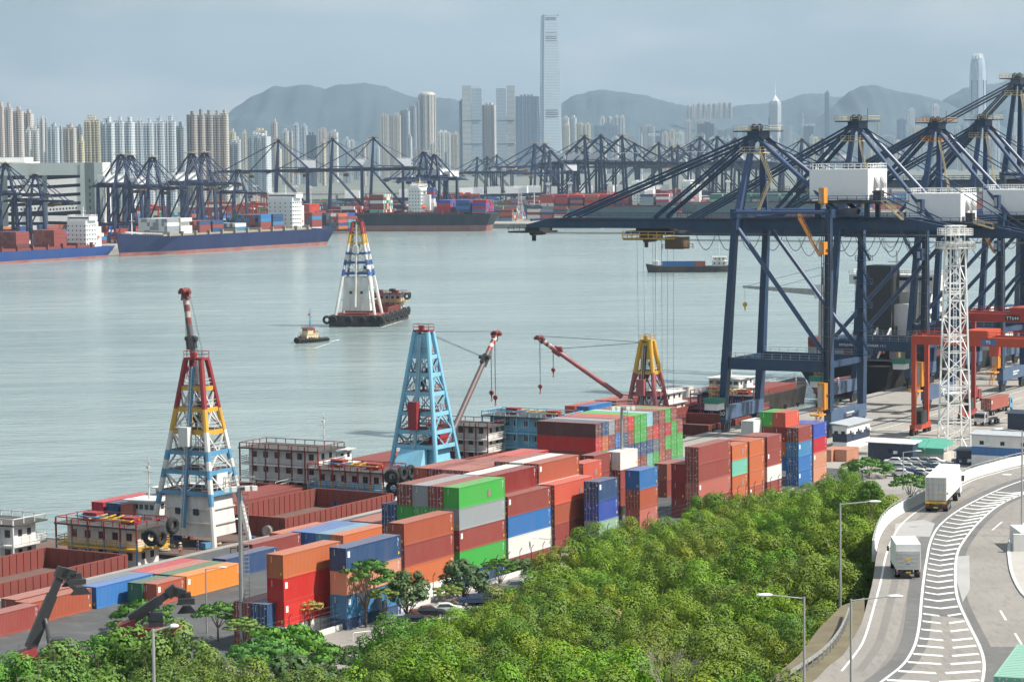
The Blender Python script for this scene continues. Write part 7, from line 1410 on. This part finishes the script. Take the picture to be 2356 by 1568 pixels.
for q in (-1, 1): mb = MB(); mb.bar((-3, -9 + q * 1.8, 7), (6, -9 + q * 1.8, 14), .35); mb.bar((6, -9 + q * 1.8, 7), (6, -9 + q * 1.8, 14), .35); mb.build('lifeboat_ramp', WHITE, t)
p = Q(-20, 112); t = thing('ship_crane', 'pale grey deck crane jib with a yellow hook reaching left over the water', 'deck crane', (p.x, p.y, 3), RL)
mb = MB(); mb.tube((0, 0, 0), (0, 0, 20), 1.1, .9, 12); mb.build('pedestal', STEEL, t); mb = MB(); mb.box(-1.5, 1.5, -1.5, 1.5, 19, 22.5); mb.build('slewing_house', WHITE, t); mb = MB(); mb.bar((-1, 0, 20.5), (-22, 0, 21.6), 1.0, 1.6, .5, .6); mb.build('jib', STEEL, t)
mb = MB(); mb.tube((0, 0, 27), (-21, 0, 21.8), .05, n=4); mb.tube((0, 0, 25), (-12, 0, 21.8), .05, n=4); mb.tube((0, 0, 22), (0, 0, 27), .3, .2); mb.build('topping_wires', PR['rope'], t); mb = MB(); mb.tube((-21.5, 0, 21.4), (-21.5, 0, 17.5), .04, n=4); mb.build('fall_wire', PR['rope'], t); mb = MB(); mb.tube((-21.5, -.2, 17), (-21.5, .2, 17), .6, n=12); mb.bar((-21.5, 0, 17), (-21.5, 0, 15.4), .4, .4, .2, .2); mb.build('hook_block', PR['yellow'], t)
# boxes carried by the coasters next to the crane legs
for k, (s_, t_, c) in enumerate(((-34, 6, 'coral'), (-31, 6, 'blue'), (-34, 20, 'coral'), (-31, 20, 'maroon'), (-34, 34, 'pink'), (-31, 34, 'teal'), (-34, 48, 'grey'), (-31, 48, 'white'), (-8, 84, 'maroon'), (-8, 97, 'maroon'))):
    p = Q(s_, t_); container((p.x, p.y, 1.2 if k < 8 else .6), RB, c, 40, 0, '', '%s container on a moored coaster beyond the crane legs, %s along' % (CN[c], NTH[k]), 1, 'containers aboard moored coasters')
# cars
cn = 0
for (u, v, rz, c, k) in [(1262, 1307, -.2, 0, 'van'), (1292, 1290, -.2, 0, 'van'), (1245, 1318, -.2, 1, 's'), (1185, 1352, .2, 0, 's'), (1205, 1340, .2, 1, 's'), (1150, 1360, .2, 3, 's'), (1080, 1386, .15, 2, 's'), (1055, 1392, .15, 4, 's'), (985, 1412, .1, 0, 's'), (945, 1420, .1, 2, 's'), (912, 1436, .1, 2, 's'),
                     (1320, 1285, -.2, 1, 's'), (1300, 905 + 195, -.2, 0, 'van')][:12] + [(2035 + 22 * (i % 5) + 6 * (i // 5), 1068 + 13 * (i // 5), -.35, RC.choice([1, 2, 3, 0, 4, 1]), 's') for i in range(15)] + [(2190 + 18 * i, 1066 + i, -.3, RC.choice([0, 1, 3]), 's') for i in range(4)] + [(1470, 1228, .9, 0, 's'), (1352, 1258, -.2, 1, 's'), (1375, 1250, -.2, 3, 's')]:
    p = at(u, v, ZA if u < 1500 else .02); cc = CARC[c]; cn += 1
    wh = 'by the container stacks' if u < 1500 else 'behind the white truck'
    car('%s %s parked %s, %s' % (cc[0].replace('_', ' '), 'van' if k == 'van' else 'car', wh, NTH[(cn - 1) % 12] + ' in its row' + (', back line' if cn > 22 else '')), p, rz, cc, 'van' if k == 'van' else 'saloon')
FL = Vector((-22.8, 293.4, 0))
def A_(s_, t_, z=0): return FL + ES * s_ + EL * t_ + Vector((0, 0, z))
mb = MB(); mb.prism([A_(.15, -24)[:2], A_(17, -24)[:2], A_(17, 150)[:2], A_(.15, 150)[:2]][::1], -.5, ZA); struct('access_road', mb, ground_mat('access_asphalt', (.22, .205, .185), (.27, .25, .225), (.16, .15, .14), .1, .8))
sheet('car_park', [at(1985, 1068, 0), at(2210, 1050, 0), at(2280, 1085, 0), at(2130, 1170, 0), at(1990, 1170, 0)], .012, ground_mat('car_park_asphalt', (.24, .23, .21), (.3, .28, .26), (.2, .19, .18), .1, .8))
# yard fence and low wall on the tree side
t = thing('yard_fence', 'dark wire fence posts on a low wall between the stacks and access road', 'fence'); fa, fb = A_(0, -14), A_(0, 140)
d = (fb - fa); k = int(d.length / 3.2)
mb = MB(); dd = d.normalized(); mb.bar(fa + Vector((0, 0, 1.1)), fb + Vector((0, 0, 1.1)), .28, 2.3); mb.build('low_wall', PARA, t)
for i in range(k + 1): p = fa + d * (i / k); mb = MB(); mb.bar(p, p + Vector((0, 0, 4.9)), .08); mb.bar(p + Vector((0, 0, 4.9)), p + Vector((.3, -.2, 5.4)), .07); mb.build('post', DARK, t)
mb = MB(); [mb.bar(fa + Vector((0, 0, z)), fb + Vector((0, 0, z)), .012) for z in (2.8, 3.5, 4.2, 4.8)]; mb.build('wires', STEEL, t, kind='stuff')
# crane rails on the quay
for s_ in (3.2, 27.2): a, b_ = Q(s_, -40), Q(s_, 500); mb = MB(); mb.add([tuple(a + ES * q + Vector((0, 0, .01))) for q in (-.35, .35)] + [tuple(b_ + ES * q + Vector((0, 0, .01))) for q in (.35, -.35)], [(0, 1, 2, 3)]); struct('crane_rail', mb, DARK)
for k in range(26): a, b_ = Q(31 + (k % 5) * 5.5, 20 + (k // 5) * 60), Q(31 + (k % 5) * 5.5, 62 + (k // 5) * 60); mb = MB(); mb.add([tuple(a + ES * q + Vector((0, 0, .01))) for q in (-.12, .12)] + [tuple(b_ + ES * q + Vector((0, 0, .01))) for q in (.12, -.12)], [(0, 1, 2, 3)]); struct('lane_marking', mb, RPAINT)
# quay edge fenders, bollards
for k in range(24):
    p = Q(.7, -10 + k * 14); t = thing('bollard', 'squat dark mooring bollard on the quay edge', 'bollard', (p.x, p.y, 0), 0, 'bollards along the quay edge'); mb = MB(); mb.cyl((0, 0, 0), .3, .5, 10); mb.cyl((0, 0, .5), .42, .2, 10); mb.build('post', PR['hull'], t)
for k, (s_, t_, c) in enumerate(((-27, -108, 'rust'), (-30, -108, 'blue'), (-33, -108, 'orange'), (-27, -95, 'darkgreen'), (-30, -95, 'rust'), (-24, -160, 'pink'), (-27, -160, 'navy'), (-30, -160, 'crimson'))):
    p = Q(s_, t_); container((p.x, p.y, -1 if k < 5 else 1.2), RB, c, 40, 0, '', '%s container in the hold of an outer vessel, %s from the near side' % (CN[c], NTH[k]), 1, 'containers aboard outer vessels')
def deck_gear(t, spots):
    for (x, y, k) in spots:
        mb = MB()
        if k == 0: mb.tube((x, y - .9, -.6), (x, y + .9, -.6), .45, n=10); mb.box(x - .7, x + .7, y - 1.2, y - .9, -1.5, -.2); mb.box(x - .7, x + .7, y + .9, y + 1.2, -1.5, -.2); mb.build('winch', PR['oxide'], t)
        elif k == 1: mb.torus((x, y, -1.35), (0, 0, 1), .7, .25, 12, 6); mb.build('rope_coil', paint('rope_tan', (.35, .3, .2), .9, .3), t)
        elif k == 2: mb.box(x - .8, x + .8, y - .5, y + .5, -1.5, -.6); mb.build('deck_box', PR['blue'] if int(x) % 2 else PR['yellow'], t)
        else: mb.cyl((x, y, -1.5), .35, .8, 10); mb.cyl((x, y + .9, -1.5), .35, .8, 10); mb.build('drums', PR['deepblue'], t, kind='stuff')
for t_ in BARGES:
    L_ = 62; deck_gear(t_, [(2.5 + q * 1.7, RC.uniform(2, 15), RC.randrange(4)) for q in range(9)] + [(53.5 + (q % 2) * 1.2, RC.uniform(1, 16), RC.randrange(4)) for q in range(7)])
mb = MB(); q = Q(-5, -150); mb.tube((0, 0, 0), (4, 0, 0), .9, n=10); mb.build('tarpaulin_bundle', paint('silver_tarp', (.5, .5, .5), .35, .4, .5), None, label='silver wrapped bundle on the deck beside the tall derrick', cat='bundle', loc=(q.x, q.y, -.6), rz=RB)
# ---------------------------------------------------------------- terrain under the wood and trees
RT = random.Random(5)
m, n, l, b = nodes('leaf'); oi = n.new('ShaderNodeObjectInfo'); t_ = n.new('ShaderNodeTexCoord'); z = n.new('ShaderNodeTexNoise'); z.inputs['Scale'].default_value = 1.3; z.inputs['Detail'].default_value = 3; l.new(t_.outputs['Object'], z.inputs['Vector'])
geo = n.new('ShaderNodeNewGeometry'); r = n.new('ShaderNodeValToRGB'); r.color_ramp.elements[0].position = .0; r.color_ramp.elements[1].position = 1; r.color_ramp.elements[0].color = (.86, .86, .85, 1); r.color_ramp.elements[1].color = (1.14, 1.14, 1.08, 1); l.new(geo.outputs['Random Per Island'], r.inputs[0])
x = n.new('ShaderNodeMixRGB'); x.blend_type = 'MULTIPLY'; x.inputs[0].default_value = 1; l.new(oi.outputs['Color'], x.inputs[1]); l.new(r.outputs[0], x.inputs[2])
r2 = n.new('ShaderNodeValToRGB'); r2.color_ramp.elements[0].position = .38; r2.color_ramp.elements[1].position = .62; r2.color_ramp.elements[0].color = (.75, .8, .8, 1); r2.color_ramp.elements[1].color = (1.2, 1.12, .95, 1); l.new(z.outputs[0], r2.inputs[0])
y_ = n.new('ShaderNodeMixRGB'); y_.blend_type = 'MULTIPLY'; y_.inputs[0].default_value = 1; l.new(x.outputs[0], y_.inputs[1]); l.new(r2.outputs[0], y_.inputs[2]); l.new(y_.outputs[0], b.inputs['Base Color']); b.inputs['Roughness'].default_value = .6; b.inputs['Specular IOR Level'].default_value = .25
tr = n.new('ShaderNodeBsdfTranslucent'); l.new(y_.outputs[0], tr.inputs[0]); ms = n.new('ShaderNodeMixShader'); ms.inputs[0].default_value = .12; l.new(b.outputs[0], ms.inputs[1]); l.new(tr.outputs[0], ms.inputs[2]); l.new(ms.outputs[0], n['Material Output'].inputs['Surface']); LEAF = m
BARK = paint('bark', (.16, .12, .09), .9, .4, 0, 2)
def leafquad(V, Fc, c, nrm, s, asp, rr, NL=None):
    if NL is not None: NL += [tuple(nrm)] * 4
    nrm = (nrm + Vector((rr.gauss(0, .22), rr.gauss(0, .22), rr.gauss(0, .2)))).normalized(); a = nrm.orthogonal().normalized(); ang = rr.uniform(0, 6.28); a = Matrix.Rotation(ang, 3, nrm) @ a; b2 = nrm.cross(a); k = len(V)
    V += [tuple(c - a * s * asp), tuple(c - b2 * s * .5 + a * s * .1), tuple(c + a * s * asp), tuple(c + b2 * s * .5 + a * s * .1)]; Fc.append((k, k + 1, k + 2, k + 3))
def crown(seed, Rr, Hh, lobes, lr, leaves, s, asp, fill=.0, flat_=1.0, skirt=-.45, gap=1.05):
    rr = random.Random(seed); V, Fc, NL = [], [], []; cs = []
    for i in range(lobes):
        for _ in range(30):
            th = rr.uniform(0, 6.28); ph = rr.uniform(skirt, 1.0); q = math.sqrt(max(0, 1 - ph * ph)); k = rr.uniform(.62, .95); c = Vector((Rr * k * q * math.cos(th), Rr * k * q * math.sin(th), Hh * (ph * k)))
            if all((c - o).length > lr * gap for o, _ in cs): break
        cs.append((c, lr * rr.uniform(.7, 1.25)))
    for c, r_ in cs:
        for _ in range(int(leaves * (r_ / lr) ** 2)):
            d = Vector((rr.gauss(0, 1), rr.gauss(0, 1), rr.gauss(.25, 1) * flat_)).normalized(); p = c + Vector((d.x, d.y, d.z * flat_)) * r_ * rr.uniform(.84, 1.08); leafquad(V, Fc, p, (d + Vector((0, 0, .25))).normalized(), s * rr.uniform(.6, 1.3), asp, rr, NL)
    me = bpy.data.meshes.new('crown'); me.from_pydata(V, [], Fc); me.materials.append(LEAF); me.polygons.foreach_set('use_smooth', [True] * len(me.polygons)); me.normals_split_custom_set_from_vertices(NL); return me, cs
def trunk_mesh(H, cs, r_=.18, zc_=0):
    mb = MB(); mb.tube((0, 0, 0), (0, 0, H * .6), r_, r_ * .7, 7)
    for c, q in cs[:9]: mb.tube((0, 0, H * .45), (c.x * .85, c.y * .85, zc_ + c.z * .85), r_ * .5, r_ * .12, 5)
    return mb.mesh('trunk', BARK)
KIND = {'fine': [], 'broad': [], 'airy': [], 'big': []}
for k in range(6): KIND['fine'].append(crown(100 + k, 3.7, 3.9, 24, 1.1, 620, .135, .7, gap=1.4))
for k in range(3): KIND['broad'].append(crown(200 + k, 3.0, 3.0, 30, .85, 120, .34, .55))
for k in range(3): KIND['airy'].append(crown(300 + k, 4.0, 1.9, 26, .95, 130, .27, .6, flat_=.38, skirt=-.2))
for k in range(4): KIND['big'].append(crown(400 + k, 3.6, 3.4, 30, 1.05, 230, .28, .5))
TRK = {}
def tree(kind, x, y, ztop, zg, sc, col, label, name='tree', group=None, cat='tree'):
    v = RT.randrange(len(KIND[kind])); me, cs = KIND[kind][v]; hh = {'fine': 3.9, 'broad': 3.0, 'airy': 1.9, 'big': 3.4}[kind]; zc_ = ztop - hh * sc * 1.05 - zg
    t = thing(name, label, cat, (x, y, zg), RT.uniform(0, 6.28), group); o = link('crown', me, t, loc=(0, 0, zc_), color=col); o.scale = (sc, sc, sc * RT.uniform(.9, 1.12))
    key = (kind, v)
    if key not in TRK: TRK[key] = trunk_mesh(6, [(c, r) for c, r in cs], .2, 6)
    tk = link('trunk', TRK[key], t); tk.scale = (sc, sc, max(.3, zc_ / 6)); return t
CP = [(960, 1440, 265), (1000, 1420, 270), (1200, 1305, 308), (1330, 1238, 330), (1430, 1196, 350), (1600, 1152, 372), (1780, 1108, 400), (1950, 1064, 412), (2035, 1132, 308), (2005, 1230, 272), (1985, 1300, 250), (1940, 1400, 226), (1860, 1530, 200), (1200, 1600, 172), (1600, 1600, 172), (1500, 1350, 262), (1700, 1250, 300), (820, 1570, 195), (1350, 1450, 225), (1700, 1450, 220)]
CPW = [far(*c) for c in CP]
def canopy(x, y):
    sw = sz = 0
    for p in CPW: w = 1 / (((x - p.x) ** 2 + (y - p.y) ** 2) ** 1.5 + 20); sw += w; sz += w * p.z
    return sz / sw
POLY = [far(*c) for c in ((845, 1568, 200), (930, 1450, 262), (1010, 1425, 270), (1200, 1310, 306), (1330, 1242, 330), (1430, 1200, 348), (1600, 1157, 370), (1780, 1112, 398), (1950, 1068, 410), (2010, 1085, 360), (2030, 1140, 305), (1990, 1230, 270), (1962, 1320, 246), (1900, 1410, 224), (1820, 1520, 196), (1790, 1600, 180), (1850, 1700, 160), (800, 1700, 160))]
def inside(x, y, P):
    c = False; j = len(P) - 1
    for i in range(len(P)):
        if (P[i].y > y) != (P[j].y > y) and x < (P[j].x - P[i].x) * (y - P[i].y) / (P[j].y - P[i].y) + P[i].x: c = not c
        j = i
    return c
GC = [(.12, .205, .014), (.14, .23, .016), (.17, .255, .02), (.09, .17, .016), (.12, .19, .026)]
wood = []
yy = 150.0; row = 0
while yy < 414:
    st = 5.35 + (yy - 150) * .004; xx = -60 + (row % 2) * st / 2
    while xx < 75:
        x, y = xx + RT.uniform(-1.1, 1.1), yy + RT.uniform(-1.1, 1.1)
        if inside(x, y, POLY): wood.append((x, y))
        xx += st
    yy += st * .9; row += 1
print('wood trees', len(wood))
shades = ['deep green', 'mid green', 'yellow green', 'dark green', 'dull green']
for (x, y) in wood:
    g = RT.randrange(5); c = GC[g]; c = tuple(q * RT.uniform(.85, 1.2) for q in c); zt = canopy(x, y) + RT.uniform(-1.8, 1.4); zg = max(0, canopy(x, y) - 10.5)
    tree('fine', x, y, zt, zg, RT.uniform(.92, 1.3), c, 'feathery %s tree in the wood between the road and the container yard' % shades[g], name='tree', group='%s trees of the wood' % shades[g])
# terrain
mb = MB(); nx, ny = 40, 44; P = []
for j in range(ny + 1):
    for i in range(nx + 1):
        x = -75 + 150 * i / nx; y = 130 + 290 * j / ny; z = max(.03, canopy(x, y) - 11.2) if y < 400 else .03
        fe = -9 + (y - 270) * .42; z = .03 if x < fe - 5 and y > 262 else z
        z = -.6 if (y > 262 and x < fe + 4) else z
        if y < 262: z = max(z, 0.03 + max(0, (262 - y)) * .13)
        if x > 20: z = min(z, ZR - 2)
        P.append((x, y, z))
FQ = [(j * (nx + 1) + i, j * (nx + 1) + i + 1, (j + 1) * (nx + 1) + i + 1, (j + 1) * (nx + 1) + i) for j in range(ny) for i in range(nx)]; mb.add(P, [f for f in FQ if min(P[q][2] for q in f) > -.3])
struct('slope_ground', mb, ground_mat('undergrowth_ground', (.035, .05, .02), (.06, .07, .03), (.10, .08, .05), .2, 1.5, .95, .6))
def slope_z(x, y): return max(.03, (262 - y) * .13)
# planted trees along the access road and lower left
def ptree(kind, u, v, y, sc, c, lab, zg=None):
    c = tuple(min(.5, q * 1.75) for q in c); p = far(u, v, y); g = slope_z(p.x, p.y) if zg is None else zg; tree(kind, p.x, p.y, p.z, min(g, p.z - 2.5 * sc), sc, c, lab)
for a in [('airy', 840, 1290, 306, 0.95, (.045, .11, .02), 'flat crowned feathery tree in front of the blue and peach stack'), ('broad', 935, 1312, 309, 0.85, (.05, .085, .035), 'glossy dark leaved tree below the orange-brown box'), ('airy', 880, 1350, 306, 0.48, (.11, .15, .03), 'small yellow green sapling before the parked cars'),
          ('broad', 1068, 1280, 324, 1.0, (.045, .08, .035), 'round glossy leaved tree under the lowest green box'), ('airy', 1150, 1284, 335, 0.68, (.05, .11, .02), 'feathery tree right of the round glossy one'), ('broad', 1205, 1282, 345, 0.7, (.05, .085, .035), 'loose leaved tree next to the white vans'), ('airy', 712, 1378, 304, 0.42, (.22, .19, .06), 'small orange tipped sapling before the red containers'),
          ('airy', 1030, 1345, 316, 0.45, (.12, .16, .04), 'yellow green young tree beside a black car'), ('airy', 2000, 1050, 445, 1.1, (.045, .11, .02), 'flat topped bright tree above the car park'), ('airy', 2095, 1090, 400, 0.8, (.05, .12, .02), 'feathery tree beside the parapet'), ('airy', 1405, 1192, 388, 0.6, (.04, .12, .02), 'bright bushy tree at the foot of the light mast'),
          ('airy', 325, 1382, 306, 1.12, (.05, .12, .02), 'airy spreading tree over the reach stacker'), ('airy', 500, 1385, 298, 0.7, (.055, .13, .025), 'tall airy tree beside the thin lamp'), ('airy', 560, 1418, 292, 0.55, (.10, .16, .04), 'light leafed tree at the mast foot'), ('airy', 650, 1440, 285, 1.4, (.06, .15, .02), 'bright flat layered tree below the red stack'),
          ('broad', 755, 1478, 290, 1.0, (.05, .09, .035), 'glossy bush tree right of the layered one'), ('big', 130, 1475, 190, .85, (.07, .13, .03), 'leafy light green tree at the lower left'), ('big', 300, 1462, 182, .95, (.06, .12, .02), 'large leaved tree left of the near lamp post'), ('airy', 250, 1455, 270, 1.0, (.05, .13, .02), 'flat feathery tree above the large leaved one'),
          ('big', 20, 1520, 165, .75, (.055, .14, .02), 'bright green crown in the lower left corner'), ('big', 400, 1455, 178, .9, (.075, .125, .03), 'yellowish leaved tree right of the near lamp post'), ('fine', 470, 1500, 172, .85, (.075, .11, .02), 'olive green feathery crown at the bottom edge'), ('big', 130, 1528, 150, .7, (.06, .12, .025), 'leafy crown at the bottom edge near the corner'),
          ('fine', 380, 1535, 152, .8, (.06, .10, .02), 'feathery crown below the near lamp head'), ('fine', 560, 1530, 160, .8, (.08, .12, .02), 'feathery crown on the bottom edge, left of centre'), ('airy', 600, 1470, 270, 0.95, (.05, .13, .03), 'feathery tree before the mast foot'), ('broad', 690, 1500, 196, .9, (.05, .085, .035), 'glossy dark bush tree at the bottom'),
          ('fine', 740, 1535, 168, .8, (.07, .11, .02), 'feathery crown left of the wood on the bottom edge'), ('fine', 650, 1550, 158, .75, (.065, .10, .02), 'low feathery crown on the bottom edge'), ('broad', 830, 1490, 292, 0.9, (.04, .08, .03), 'dark glossy shrub tree beside the white railing'), ('broad', 900, 1462, 298, 0.8, (.045, .085, .03), 'dark shrub tree above the white railing'), ('broad', 960, 1440, 302, 0.6, (.045, .085, .03), 'shrub tree at the corner of the wood'),
          ('big', 220, 1535, 160, .8, (.06, .115, .02), 'broad leafy crown on the bottom edge left of the lamp'), ('big', 60, 1560, 140, .8, (.07, .13, .03), 'pale leafy crown in the bottom left corner'), ('broad', 1390, 1385, 240, .75, (.13, .13, .045), 'bronze tipped tree in the middle of the wood'), ('broad', 1590, 1300, 275, .9, (.12, .125, .045), 'larger bronze tipped tree in the wood'), ('broad', 2005, 1105, 300, .5, (.06, .12, .02), 'small bright leaved tree near the road parapet')]:
    ptree(*((a[0], a[1], a[2], a[3] * (.973 if 262 < a[3] < 390 and a[1] > 540 and a[1] < 1500 else 1)) + a[4:]))
# leafless tree
p = far(1545, 1580, 175); t = thing('bare_tree', 'leafless pale branched tree rising from the wood at the bottom', 'tree', tuple(p)); mb = MB(); rr = random.Random(4)
def br(a, d, L, r_, k):
    b2 = a + d * L; mb.tube(a, b2, r_, r_ * .6, 5)
    if k: [br(b2, (d + Vector((rr.uniform(-.6, .6), rr.uniform(-.6, .6), rr.uniform(-.1, .4)))).normalized(), L * .75, r_ * .55, k - 1) for _ in range(3)]
for _ in range(4): br(Vector((0, 0, -2)), Vector((rr.uniform(-.5, .5), rr.uniform(-.4, .4), 1)).normalized(), 2.0, .07, 3)
mb.build('branches', paint('pale_bark', (.42, .38, .3), .8, .2), t)
# shrubs and grass below the access road
mb = MB(); V, Fc = [], []; rr = random.Random(9)
for k in range(420):
    f = rr.random(); p = A_(rr.uniform(8, 17), -22 + 105 * f); p.z = ZA if p.y > 262 else 0; r_ = rr.uniform(.5, 1.1)
    for _ in range(110): d = Vector((rr.gauss(0, 1), rr.gauss(0, 1), abs(rr.gauss(0, .7)))).normalized(); leafquad(V, Fc, p + d * r_, d, .28, .55, rr)
me = bpy.data.meshes.new('undergrowth'); me.from_pydata(V, [], Fc); me.materials.append(LEAF); link('undergrowth', me, None, kind='stuff', label='low green undergrowth along the access road', color=(.05, .1, .025))
for k, (u, v) in enumerate(((812, 1473), (978, 1443), (1008, 1438))):
    a = at(u, v, ZA); t = thing('hoop_railing', 'low white hoop railing along the footpath', 'railing', (a.x, a.y, ZA), .5, 'white hoop railings by the footpath'); mb = MB(); mb.path([(0, 0, 0), (0, 0, .8), (.15, 0, .95), (2.2, 0, .95), (2.35, 0, .8), (2.35, 0, 0)], .05, 6); mb.build('hoop', WHITE, t)
for o in bpy.data.objects:
    if len(str(o.get('label', '')).split()) > 15: print('LONG', o.name, o['label'])
# ---------------------------------------------------------------- haze
mb = MB(); mb.box(-8900, 8900, -390, 13900, -9.5, 760); m, n, l, b = nodes('haze_air'); n.remove(b)
pv = n.new('ShaderNodeVolumePrincipled'); pv.inputs['Density'].default_value = 5.4e-5; pv.inputs['Color'].default_value = (.60, .80, 1.0, 1); pv.inputs['Anisotropy'].default_value = .2
l.new(pv.outputs[0], n['Material Output'].inputs['Volume']); mb.build('haze', m, kind='stuff', label='pale bluish haze over the harbour')
